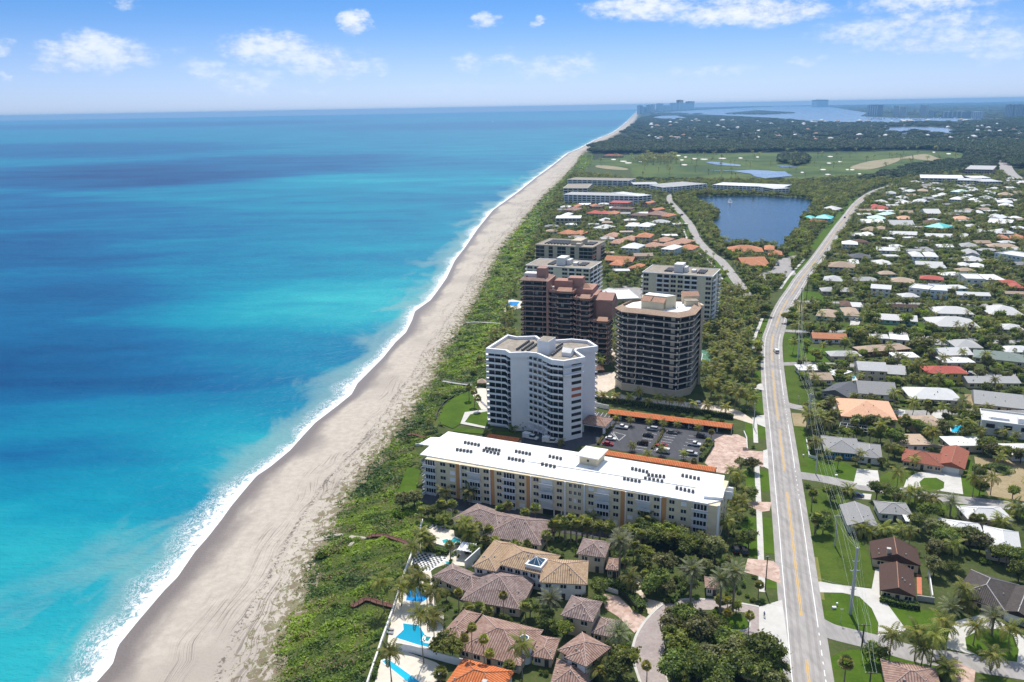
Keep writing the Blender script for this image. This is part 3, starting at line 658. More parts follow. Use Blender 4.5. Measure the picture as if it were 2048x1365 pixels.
# verge left of the main road, with sidewalk
verge = dense(ROADC[road_y(1180)//6 if False else 0:], 3.0)
def side_band(name, ya, yb, o0, o1, m, z, label=None):
    ia, ib = sorted((road_y(ya), road_y(yb))); seg = RD[ia:ib+1:3]+[RD[ib]]
    mb = MB(); band(mb, seg, o0, o1, z); o = mb.build(name, m); o['kind'] = 'structure'
    if label: o['label'] = label
    L, R = ribbon(seg, o0, o1); (HARD if m in (CONC, PAVEP) else LAWNS).append([tuple(p) for p in L]+[tuple(p) for p in R[::-1]])
    return o
for (ya, yb) in ((1185, 1160), (1115, 1040), (988, 945), (880, 848), (830, 785), (765, 745), (688, 640), (580, 520)):
    side_band('grass_verge', ya, yb, -9.3, -6.0, LAWNB, 0.05)
for (ya, yb) in ((1195, 1015), (1010, 930), (890, 840), (700, 640), (580, 520)):
    side_band('sidewalk', ya, yb, -11.2, -9.3, CONC, 0.09)
for (ya, yb) in ((1110, 1045), (985, 950), (880, 850)): side_band('lawn', ya, yb, -14.5, -11.2, LAWNB, 0.045)
for (ya, yb) in ((1440, 1330), (1215, 1000), (930, 850), (790, 745), (715, 672), (640, 612)): side_band('grass_verge', ya, yb, 6.0, 9.0, LAWN, 0.035)
side_band('grass_verge', 1195, 1110, 6.0, 7.0, LAWND, 0.055); side_band('grass_verge', 850, 825, 6.3, 12, SANDY, 0.055); side_band('grass_verge', 500, 395, -14, -6, LAWNB, 0.045)
# drives and lots, west side
drive('paved_forecourt', zL((1270,590),(1360,548),(1480,545),(1560,580),(1570,690),(1710,700),(1715,845),(1570,790),(1500,830),(1390,905),(1290,890),(1180,805),(1250,660)), PAVEP, 0.10, 'pink paver forecourt of the long apartment block')
drive('driveway', zL((1712,690),(1752,680),(1762,860),(1712,835)), CONC, 0.085)
drive('driveway', zL((1600,80),(1705,82),(1722,140),(1640,140)), CONC, 0.085); drive('driveway', zL((1650,375),(1725,368),(1735,480),(1660,450)), CONC, 0.085)
drive('driveway', zL((1560,1150),(1720,1160),(1790,1160),(1770,1240),(1700,1250),(1580,1200)), PAVEP, 0.10)
drive('driveway', zK((1620,352),(1830,372),(1880,420),(1890,560),(1790,520),(1590,462)), PAVEP, 0.10)
drive('parking_lot', zL((150,330),(300,370),(1400,540),(1270,590),(1250,660),(1130,790),(860,760),(330,680),(230,640),(60,640),(0,600),(60,540),(100,480)), ASPHD, 0.055, 'dark asphalt parking lot between the white tower and the carport')
drive('parking_lot', zM((1110,1030),(1280,960),(1450,1000),(1650,1030),(1700,1060),(1580,1150),(1330,1110),(1100,1070)), ASPHD, 0.06)
drive('parking_lot', zN((120,410),(560,460),(900,560),(1300,640),(1330,700),(900,640),(700,600),(300,520),(90,450)), ASPHD, 0.05, 'dark parking strip in front of the long apartment block')
drive('tower_forecourt', zL((330,200),(420,180),(760,230),(1180,260),(1500,330),(1620,410),(1620,450),(1460,400),(900,330),(320,250)), PAVET, 0.06, 'paved drive behind the palm row')
drive('plaza', zM((1760,560),(1790,440),(1960,430),(1990,560),(1900,600),(1850,640),(1770,700),(1755,620)), PAVET, 0.08, 'pale round plaza beside the white tower')
drive('plaza', zP((880,1280),(990,1340),(1010,1365),(840,1420)), PAVET, 0.07)
drive('parking_lot', zD((1180,770),(1330,740),(1400,640),(1500,600),(1570,600),(1510,700),(1560,770),(1400,810),(1250,830)), ASPHM, 0.055, 'restaurant parking lot by the lake')
drive('parking_lot', zP((940,420),(960,380),(1130,330),(1310,350),(1300,450),(1000,470)), ASPHM, 0.055)
drive('parking_lot', zP((860,930),(1010,880),(1060,960),(1040,1020),(880,1040)), PAVET, 0.055)
drive('estate_road', zK((1712,748),(1500,712),(1270,690),(1080,690),(950,718),(830,815),(740,930),(695,1040),(682,1160),(720,1290),(770,1440),(990,1440),(960,1340),(925,1240),(920,1150),(950,1050),(945,990),(1000,890),(1110,815),(1260,772),(1420,772),(1640,800),(1620,930),(1400,935),(1330,940),(1420,990),(1560,1040),(1712,1062)), PAVEG, 0.08, 'curving paver road into the estate')
drive('estate_apron', zK((1712,748),(1900,690),(1970,1180),(1850,1110),(1712,1062)), CONC, 0.085, 'concrete apron where the cyclist rides')
lawn(zK((1350,820),(1360,918),(1580,936),(1630,900),(1600,840),(1450,800)), LAWNB, 0.12, 'small lawn island with palms in the estate entrance')
lawn(zK((950,718),(1050,640),(1110,600),(1110,690),(1000,700)), LAWNB, 0.05); lawn(zK((1560,1055),(1712,1075),(1850,1125),(1925,1180),(1940,1440),(1860,1440)), LAWNB, 0.05)
lawn(zK((1560,60),(1740,0),(1750,340),(1640,350),(1560,250)), LAWNB, 0.05)
drive('estate_path', zK((660,590),(720,500),(760,520),(740,590),(790,680),(930,712),(830,815),(800,800),(770,690)), PAVET, 0.07)
drive('estate_path', zK((430,640),(560,660),(690,780),(790,840),(730,930),(690,960),(560,830),(450,760)), PAVEP, 0.07)
# kerbs of the estate road
def kerb(px, w=0.35, h=0.14, m=None, name='kerb'):
    line = smooth_line([G(*p) for p in px], 4); L, R = ribbon(line, -w/2, w/2); mb = MB()
    for i in range(len(L)-1):
        a, b, c, d = L[i], L[i+1], R[i+1], R[i]
        mb.poly([(a[0],a[1],h),(d[0],d[1],h),(c[0],c[1],h),(b[0],b[1],h)]); mb.poly([(a[0],a[1],0),(a[0],a[1],h),(b[0],b[1],h),(b[0],b[1],0)]); mb.poly([(d[0],d[1],0),(c[0],c[1],0),(c[0],c[1],h),(d[0],d[1],h)])
    o = mb.build(name, m or CONC); o['kind'] = 'structure'
    return o
kerb(zK((1712,746),(1500,708),(1270,686),(1080,686),(945,715),(825,812),(734,930),(688,1040),(676,1160),(714,1290),(764,1440)), 0.7)
kerb(zK((985,1420),(950,1320),(918,1220),(914,1150))); kerb(zK((1712,1066),(1850,1115),(1960,1190)), 0.4); kerb(zK((1350,925),(1580,940),(1640,900),(1610,835)), 0.4)
# drives, east side
drive('driveway', zF((680,1180),(850,1195),(875,1335),(650,1308)), CONC, 0.075, 'pale wide driveway of the blue house')
drive('driveway', zF((1060,1335),(1085,1270),(1160,1215),(1240,1205),(1380,1200),(1530,1235),(1550,1390),(1380,1365),(1200,1350)), CONC, 0.07, 'horseshoe driveway of the red roofed house')
drive('driveway', zI((350,545),(380,540),(480,560),(800,600),(830,440),(860,440),(865,650),(940,740),(1080,930),(1040,970),(850,985),(855,880),(800,760),(700,665),(560,632),(365,628)), CONC, 0.075, 'curved concrete driveway of the brown roofed house')
drive('driveway', zI((1420,1030),(1440,930),(1500,860),(1740,800),(1880,880),(1950,960),(2080,990),(2080,1240),(1990,1205),(1800,1170),(1600,1130),(1400,1085)), CONC, 0.07, 'looping pale driveway of the dark roofed house')
drive('driveway', zI((1480,1190),(1650,1270),(1640,1364),(1450,1364)), PAVEP, 0.07); drive('driveway', zH((630,350),(800,365),(790,410),(650,400)), CONC, 0.07)
drive('driveway', zH((1740,470),(1890,500),(1890,560),(1720,540)), PAVET, 0.07); drive('driveway', zA((625,1065),(705,1080),(695,1160),(620,1155)), CONC, 0.07)
drive('driveway', zA((1050,1125),(1145,1130),(1150,1175),(1055,1172)), CONC, 0.07); drive('driveway', zF((1020,690),(1075,700),(1070,810),(1040,830),(1020,760)), CONC, 0.07); drive('driveway', zF((1300,720),(1390,720),(1390,770),(1290,765)), CONC, 0.07)
drive('driveway', zF((590,430),(700,440),(690,470),(520,450)), DECK, 0.07)
# ------------------------------------------------------------------ building kit
BLOCKED = []          # footprints that keep plants out: (cx, cy, ux, uy, half_w, half_d)
LANDMARKS = []        # (x, y, phrase) of things that can be pointed at
def landmark(x, y, phrase): LANDMARKS.append((float(x), float(y), phrase))
def block_poly(poly): HARD.append([tuple(p) for p in poly])
class Bld:
    "a building: an Empty at its base; parts in its own frame (x along the front, y into the depth, front at y = 0)"
    def __init__(s, name, label, cat, o, u=None, group=None, mark=None):
        o = np.array(o[:2], float); s.o = o; u = np.array([1., 0]) if u is None else np.array(u, float)/np.linalg.norm(u); s.u = u; s.v = np.array([-u[1], u[0]])
        s.e = empty(name, (o[0], o[1], 0.0), math.atan2(u[1], u[0])); tag(s.e, label, cat, group)
        if mark: s.mark = mark
    def loc(s, p): d = np.array(p[:2], float)-s.o; return np.array([d @ s.u, d @ s.v])
    def wld(s, x, y): return s.o+s.u*x+s.v*y
    def part(s, name, m, x0, y0, z0, x1, y1, z1, parent=None): return part(name, m, parent or s.e, x0, y0, z0, x1, y1, z1)
    def seg(s, name, m, a, b, d0, d1, z0, z1, parent=None):
        "block along the wall line a-b (own frame); offsets d grow outwards, to the right of a->b"
        a = np.array(a, float); b = np.array(b, float); L = np.linalg.norm(b-a); t = (b-a)/L; n = np.array([t[1], -t[0]])
        me = _CUBE.get(m.name)
        if me is None: me = _CUBE[m.name] = MB().box(-.5, -.5, -.5, .5, .5, .5).mesh('block', m)
        c = (a+b)/2+n*(d0+d1)/2
        return link(name, me, parent or s.e, (c[0], c[1], (z0+z1)/2), math.atan2(t[1], t[0]), (L, abs(d1-d0), z1-z0))
    def u_at(s, px, z, y=0.0, lo=-40, hi=200):
        "distance along the front where the photo column px falls"
        for _ in range(50):
            mid = (lo+hi)/2; w = s.wld(mid, y); q = PX(w[0], w[1], z)[0]
            if q < px: lo = mid
            else: hi = mid
        return (lo+hi)/2
    def window(s, a, b, z0, z1, glass=None, frame=None, mull=1, sill=True, proud=0.04):
        g = s.seg('window', glass or GLASS, a, b, 0.0, proud, z0, z1)
        a = np.array(a, float); b = np.array(b, float); L = np.linalg.norm(b-a); rz = g.rotation_euler[2]
        if mull or sill:
            fm = frame or WHITE
            # sub-parts live in the window's own unit frame
            def sub(nm, x0, y0, z0_, x1, y1, z1_):
                me = _CUBE.get(fm.name) or MB().box(-.5, -.5, -.5, .5, .5, .5).mesh('block', fm); _CUBE[fm.name] = me
                return link(nm, me, g, ((x0+x1)/2, (y0+y1)/2, (z0_+z1_)/2), None, (x1-x0, y1-y0, z1_-z0_))
            H_ = z1-z0
            for k in range(mull):
                c = -.5+(k+1)/(mull+1); w = 0.05/L
                sub('mullion', c-w, -1.1, -.5, c+w, .4, .5)
            if sill: sub('sill', -.5-.1/L, -2.6, -.5-.1/H_, .5+.1/L, .4, -.5)
        return g
def offset_poly(P, d):
    "inset a closed outline by d (mitred); works for either winding"
    P = [np.array(p, float) for p in P]; n = len(P)
    ar = sum(P[k][0]*P[(k+1) % n][1]-P[(k+1) % n][0]*P[k][1] for k in range(n)); sgn = 1 if ar > 0 else -1; out = []
    for k in range(n):
        a, b, c = P[k-1], P[k], P[(k+1) % n]; t1 = (b-a)/np.linalg.norm(b-a); t2 = (c-b)/np.linalg.norm(c-b)
        n1 = np.array([-t1[1], t1[0]])*sgn; n2 = np.array([-t2[1], t2[0]])*sgn; m = n1+n2; l = np.linalg.norm(m)
        m = m/l if l > 1e-6 else n1; q = max(0.35, m @ n1); out.append(b+m*d/q)
    return out
def ring(mb, P, Q, z0, z1):
    "wall between outline P (outer) and inset Q, from z0 to z1"
    n = len(P)
    for k in range(n):
        a, b = P[k], P[(k+1) % n]; c, d = Q[k], Q[(k+1) % n]
        mb.poly([(a[0],a[1],z0),(b[0],b[1],z0),(b[0],b[1],z1),(a[0],a[1],z1)]); mb.poly([(c[0],c[1],z0),(c[0],c[1],z1),(d[0],d[1],z1),(d[0],d[1],z0)])
        mb.poly([(a[0],a[1],z1),(b[0],b[1],z1),(d[0],d[1],z1),(c[0],c[1],z1)]); mb.poly([(a[0],a[1],z0),(c[0],c[1],z0),(d[0],d[1],z0),(b[0],b[1],z0)])
    return mb
def strip_wall(mb, line, w, z0, z1):
    L, R = ribbon(line, 0.0, w)
    for i in range(len(L)-1):
        a, b, c, d = L[i], L[i+1], R[i+1], R[i]
        for q in ([(a,z1),(d,z1),(c,z1),(b,z1)], [(a,z0),(a,z1),(b,z1),(b,z0)], [(d,z0),(c,z0),(c,z1),(d,z1)], [(a,z0),(b,z0),(c,z0),(d,z0)]): mb.poly([(p[0], p[1], z) for p, z in q])
    for (p, q) in ((L[0], R[0]), (R[-1], L[-1])): mb.poly([(p[0],p[1],z0),(q[0],q[1],z0),(q[0],q[1],z1),(p[0],p[1],z1)])
    return mb

# ------------------------------------------------------------------ roofs
def slope_uv(P, e0, e1):
    "uv in metres: u along the eave e0-e1, v up the slope"
    e0 = Vector(e0); e1 = Vector(e1); t = (e1-e0).normalized(); out = []
    for p in P:
        d = Vector(p)-e0; u = d.dot(t); out.append((u, (d-t*u).length))
    return out
def roof_mesh(kind, x0, y0, x1, y1, z, pitch, thick=0.18, cut=1.0):
    "hip, gable_x (ridge along x), gable_y, shed or flat roof over the eave rectangle; returns MB, list of ridge lines"
    mb = MB(); w, d = x1-x0, y1-y0; R = []
    A, B, C, D = (x0,y0,z), (x1,y0,z), (x1,y1,z), (x0,y1,z)
    def face(P, e0, e1): mb.poly(P, slope_uv(P, e0, e1))
    if kind == 'hip':
        if w >= d: h = d/2*pitch; r0 = (x0+d/2*cut, (y0+y1)/2, z+h); r1 = (x1-d/2*cut, (y0+y1)/2, z+h); face([A,B,r1,r0],A,B); face([B,C,r1],B,C); face([C,D,r0,r1],C,D); face([D,A,r0],D,A); R = [(A,r0),(D,r0),(B,r1),(C,r1),(r0,r1)]
        else: h = w/2*pitch; r0 = ((x0+x1)/2, y0+w/2*cut, z+h); r1 = ((x0+x1)/2, y1-w/2*cut, z+h); face([A,B,r0],A,B); face([B,C,r1,r0],B,C); face([C,D,r1],C,D); face([D,A,r0,r1],D,A); R = [(A,r0),(B,r0),(C,r1),(D,r1),(r0,r1)]
    elif kind == 'gable_x':
        h = d/2*pitch; r0 = (x0, (y0+y1)/2, z+h); r1 = (x1, (y0+y1)/2, z+h); face([A,B,r1,r0],A,B); face([C,D,r0,r1],C,D); mb.poly([B,C,r1]); mb.poly([D,A,r0]); R = [(r0,r1)]
    elif kind == 'gable_y':
        h = w/2*pitch; r0 = ((x0+x1)/2, y0, z+h); r1 = ((x0+x1)/2, y1, z+h); face([D,A,r0,r1],D,A); face([B,C,r1,r0],B,C); mb.poly([A,B,r0]); mb.poly([C,D,r1]); R = [(r0,r1)]
    elif kind == 'shed':
        h = d*pitch; C2, D2 = (x1,y1,z+h), (x0,y1,z+h); face([A,B,C2,D2],A,B); mb.poly([B,C,C2]); mb.poly([D,A,D2]); mb.poly([C,D,D2,C2])
    else: mb.poly([A,B,C,D], [(x0,y0),(x1,y0),(x1,y1),(x0,y1)])
    # fascia and soffit
    for p, q in ((A,B),(B,C),(C,D),(D,A)): mb.poly([(p[0],p[1],p[2]-thick),(q[0],q[1],q[2]-thick),q,p])
    mb.poly([(x0,y0,z-thick),(x0,y1,z-thick),(x1,y1,z-thick),(x1,y0,z-thick)])
    return mb, R
def add_roof(b, kind, x0, y0, x1, y1, z, pitch, m, caps=None, parent=None, name='roof', cut=1.0):
    mb, R = roof_mesh(kind, x0, y0, x1, y1, z, pitch, cut=cut); r = mb.build(name, m, parent or b.e)
    if caps and R:
        for (p, q) in R:
            k = MB(); k.tube([(p[0],p[1],p[2]+.03), (q[0],q[1],q[2]+.03)], 0.13, 5); k.build('ridge_cap', caps, r)
    return r
ROOFM = {
 'white': mat('white_metal_roof', (0.74, 0.74, 0.73), 0.6, 0.08, 0.5, dirt=0.3, objvar=.75), 'grey': mat('grey_shingle', (0.27, 0.265, 0.26), 0.9, 0.16, 2.5, dirt=0.2), 'lgrey': mat('light_grey_roof', (0.46, 0.46, 0.45), 0.8, 0.1, 1.2, dirt=0.3, objvar=.6),
 'dgrey': mat('slate_grey_roof', (0.10, 0.105, 0.115), 0.85, 0.15, 2.0), 'brown': mat('brown_shingle', (0.13, 0.075, 0.05), 0.9, 0.2, 2.0), 'dbrown': mat('dark_brown_shingle', (0.075, 0.042, 0.032), 0.9, 0.2, 2.5, dirt=0.3),
 'tan': mat('tan_roof', (0.44, 0.33, 0.24), 0.85, 0.14, 1.5, dirt=0.3, objvar=.5), 'salmon': mat('salmon_tile_roof', (0.66, 0.38, 0.24), 0.85, 0.08, 1.0, dirt=0.1), 'red': mat('red_roof', (0.40, 0.085, 0.06), 0.8, 0.14, 1.5, dirt=0.15), 'rust': mat('rust_shingle', (0.28, 0.095, 0.06), 0.9, 0.2, 2.0, dirt=0.3),
 'orange': tile_mat('orange_tile', (0.50, 0.19, 0.09), (0.62, 0.28, 0.15), 0.5, 0.5, 0.5), 'terra': tile_mat('terracotta_tile', (0.46, 0.25, 0.16), (0.57, 0.35, 0.25), 0.5, 0.5, 0.5), 'turq': mat('turquoise_metal_roof', (0.10, 0.50, 0.48), 0.5, 0.08, 1.0), 'mint': mat('pale_green_roof', (0.50, 0.66, 0.58), 0.6, 0.08, 1.0),
 'green': mat('grey_green_roof', (0.20, 0.24, 0.21), 0.85, 0.12, 1.5), 'mauve': tile_mat('mauve_barrel_tile', (0.19, 0.13, 0.115), (0.40, 0.31, 0.28), 0.66, 0.6, 1.0), 'ochre': tile_mat('ochre_barrel_tile', (0.34, 0.22, 0.13), (0.53, 0.385, 0.25), 0.66, 0.6, 0.8),
 'pinkt': tile_mat('pink_barrel_tile', (0.26, 0.15, 0.115), (0.45, 0.31, 0.25), 0.66, 0.6, 0.9), 'dtile': tile_mat('dark_flat_tile', (0.07, 0.058, 0.052), (0.12, 0.10, 0.09), 0.5, 0.42, 0.8), 'oran2': tile_mat('bright_orange_tile', (0.54, 0.14, 0.045), (0.68, 0.23, 0.085), 0.66, 0.6, 0.8)}
CAPM = mat('pale_ridge_tile', (0.46, 0.33, 0.28), 0.85, 0.1, 2.0); CAPT = mat('tan_ridge_tile', (0.36, 0.19, 0.12), 0.85, 0.15, 2.0); CAPG = mat('grey_ridge_tile', (0.45, 0.43, 0.41), 0.85, 0.15, 2.0)
WALLM = {'white': OFFW, 'cream': CREAM, 'beige': BEIGE, 'tan': TANW, 'pink': PINKL, 'yellow': mat('yellow_stucco', (0.58, 0.45, 0.10), .85, .06), 'blue': mat('blue_siding', (0.09, 0.24, 0.42), .8, .06), 'lblue': mat('pale_blue_siding', (0.56, 0.63, 0.67), .8, .06), 'aqua': mat('aqua_stucco', (0.30, 0.52, 0.53), .8, .06),
         'orange': mat('orange_stucco', (0.62, 0.30, 0.07), .85, .06), 'grey': GREYC, 'rust': mat('rust_stucco', (0.26, 0.10, 0.05), .85, .08), 'pink2': mat('rose_stucco', (0.62, 0.36, 0.36), .85, .06)}
GARAGE = mat('garage_door', (0.72, 0.72, 0.70), 0.6, 0.04, 1.0)
# ------------------------------------------------------------------ house built from its eave line in the photograph
HOUSES = []
def house(e, ytop, st=1, roof='hip', rm='white', wm='white', rn=None, wn=None, depth=None, pitch=0.36, caps=None, extra=None, name='house', label=None, group=None, nwin=None, garage=False, zb=0.0):
    (xl, yl), (xr, yr) = e
    ze = zb+(2.9 if st == 1 else 2.9*st); a = G(xl, yl, ze); b_ = G(xr, yr, ze); W = np.linalg.norm(b_-a); u = (b_-a)/W; v = np.array([-u[1], u[0]])
    if depth is None:
        best = None; mx, my = (xl+xr)/2, ytop; flat = roof in ('flat', 'deck')
        for d in np.arange(4.0, 40.0, 0.25):
            if flat: zz, dd = ze+0.4, d
            elif roof == 'shed': zz, dd = ze+pitch*d, d
            elif roof == 'gable_y' or (roof == 'hip' and W < d): zz, dd = ze+pitch*W/2, (d if roof == 'gable_y' else d-W/2)
            else: zz, dd = ze+pitch*d/2, d/2
            w = (a+b_)/2+v*dd; q = PX(w[0], w[1], zz)[1]
            if best is None or abs(q-ytop) < best[0]: best = (abs(q-ytop), d)
        depth = min(max(best[1], 6.0), 24.0)
    D = depth; ov = 0.55
    HOUSES.append(dict(e=None, W=W, D=D, st=st, roof=roof, rm=rm, wm=wm, c=a+u*W/2+v*D/2, label=label))
    b = Bld(name, label, 'house', a+u*W/2+v*D/2-v*(D/2), u, group); HOUSES[-1]['e'] = b.e; b.W, b.D, b.ze = W, D, ze
    BLOCKED.append((a+u*W/2+v*D/2, u, W/2+0.6, D/2+0.6))
    x0, x1 = -W/2+ov, W/2-ov; wmat = WALLM[wm]
    b.part('wall', wmat, x0, ov, 0, x1, D-ov, ze-0.15 if roof not in ('flat', 'deck') else ze-.1)
    m = ROOFM[rm]
    if roof == 'flat': b.part('roof', m, -W/2, 0, ze-.1, W/2, D, ze+.3)
    elif roof == 'deck':
        b.part('roof', m, x0+.2, ov+.2, ze-.1, x1-.2, D-ov-.2, ze+.1); o = MB(); P = [(x0-.05,ov-.05),(x1+.05,ov-.05),(x1+.05,D-ov+.05),(x0-.05,D-ov+.05)]; ring(o, P, offset_poly(P, .3), ze-.1, ze+.75); o.build('parapet', wmat, b.e)
    else:
        add_roof(b, roof, -W/2, 0, W/2, D, ze, pitch, m, caps)
        if roof.startswith('gable'):
            g = MB(); h = pitch*((D/2-ov) if roof == 'gable_x' else (W/2-ov))
            for s_ in (0, 1):
                if roof == 'gable_x': x = x0 if s_ == 0 else x1; q = [(x, ov, ze-.15), (x, D-ov, ze-.15), (x, D/2, ze+h-.1)]
                else: y = ov if s_ == 0 else D-ov; q = [(x0, y, ze-.15), (x1, y, ze-.15), ((x0+x1)/2, y, ze+h-.1)]
                g.poly(q)
            g.build('gable_wall', wmat, b.e)
    # openings in the face towards the camera and on the side ends
    n = nwin if nwin is not None else max(2, int(W/3.6)); fl = range(st)
    for k in range(st):
        zb0 = k*2.9+0.95
        for i in range(n):
            c = x0+(i+.5)*(x1-x0)/n; hw = min(0.85, (x1-x0)/n*.32)
            if k == 0 and i == n//2: b.seg('door', BRONZE if i % 2 else GLASS, (c-.55, ov), (c+.55, ov), 0, .05, 0.05, 2.15); continue
            if garage and k == 0 and i >= n-2:
                if i == n-2: b.seg('garage_door', GARAGE, (c-hw, ov), (c+(x1-x0)/n+hw, ov), 0, .06, 0.05, 2.3)
                continue
            b.window((c-hw, ov), (c+hw, ov), zb0, zb0+1.15, sill=(D*0+W > 9), mull=1)
        b.window((x1, D*.3), (x1, D*.3+1.5), zb0, zb0+1.1, mull=0, sill=False); b.window((x0, D*.7), (x0, D*.7-1.5), zb0, zb0+1.1, mull=0, sill=False)
    if a[1] < 430:
        for _ in range(3):
            xv = random.uniform(-.38, .38)*W; yv = random.uniform(.15, .45)*D; zr = ze+(pitch*yv if roof in ('hip', 'gable_x') and W >= D else pitch*(W/2-abs(xv)) if roof == 'gable_y' else .3 if roof == 'flat' else .1)
            if roof == 'hip': zr = ze+pitch*min(yv, D-yv, W/2-abs(xv))
            b.part('roof_vent', GREYC, xv-.14, yv-.14, zr-.1, xv+.14, yv+.14, zr+.4)
    if extra: extra(b)
    return b
def chimney(x, y, h, m, cap=None):
    def f(b):
        c = b.part('chimney', m, x-.5, y-.45, b.ze-.2, x+.5, y+.45, b.ze+h); b.part('chimney_cap', cap or CONC, x-.6, y-.55, b.ze+h, x+.6, y+.55, b.ze+h+.15)
    return f
# ------------------------------------------------------------------ rectangular block of flats from its roof corners in the photograph
def flat_block(name, label, FL, FR, BK, h, nf, wall, roof, cols, side=None, cat='apartment building', edge=None, edge_h=0.5, ov=0.5, z0=0.0, glass=None, mark=None, wallroof=None):
    """FL, FR front roof corners, BK a back corner (photo points at roof level h). cols: string over the front, one letter per bay:
    w window, b balcony, d dark full-width glazing with slab edges, . blank wall, p pale pilaster"""
    a, c, k = G(*FL, h), G(*FR, h), G(*BK, h); u = (c-a)/np.linalg.norm(c-a); v = np.array([-u[1], u[0]]); W = np.linalg.norm(c-a)-2*ov; D = (k-a) @ v-2*ov
    b = Bld(name, label, cat, a+u*ov+v*ov, u, mark=mark); b.W, b.D = W, D; fh = (h-z0-edge_h)/nf
    BLOCKED.append((a+u*(W/2+ov)+v*(D/2+ov), u, W/2+1, D/2+1, 34.0)); edge = edge or WHITE; gl = glass or GLASS
    b.part('wall', wall, 0, 0, 0, W, D, h-edge_h-.02)
    P = [(-ov,-ov),(W+ov,-ov),(W+ov,D+ov),(-ov,D+ov)]; b.part('roof', roof, -ov+.35, -ov+.35, h-edge_h, W+ov-.35, D+ov-.35, h-.15)
    mb = MB(); ring(mb, P, offset_poly(P, .4), h-edge_h, h+.12); mb.build('parapet', edge, b.e)
    def run(A, B, cols):
        A = np.array(A, float); B = np.array(B, float); n = len(cols); t = (B-A)
        for i, ch in enumerate(cols):
            p, q = A+t*(i+.14)/n, A+t*(i+.86)/n; f0, f1 = A+t*(i+.02)/n, A+t*(i+.98)/n
            if ch == 'p': b.seg('pilaster', edge, f0+(f1-f0)*.3, f0+(f1-f0)*.7, 0, .18, 0, h-edge_h)
            if ch in '.p': continue
            for j in range(nf):
                zb = z0+j*fh
                if ch == 'w': b.window(p, q, zb+.9, zb+fh-.45, gl)
                elif ch == 'b':
                    b.seg('window', gl, p, q, 0, .04, zb+.15, zb+fh-.45); s = b.seg('balcony', edge, f0, f1, 0, 1.3, zb-.12, zb+.1)
                    b.seg('railing', wallroof or edge, f0, f1, 1.2, 1.3, zb+.1, zb+.95)
                elif ch == 'd':
                    b.seg('window', gl, f0, f1, 0, .05, zb+.3, zb+fh-.15); b.seg('balcony', edge, A+t*i/n, A+t*(i+1)/n, 0, .9+.002*i, zb-.1, zb+.3)
    run((0, 0), (W, 0), cols)
    if side: run((W, 0), (W, D), side); run((0, D), (0, 0), side)
    return b
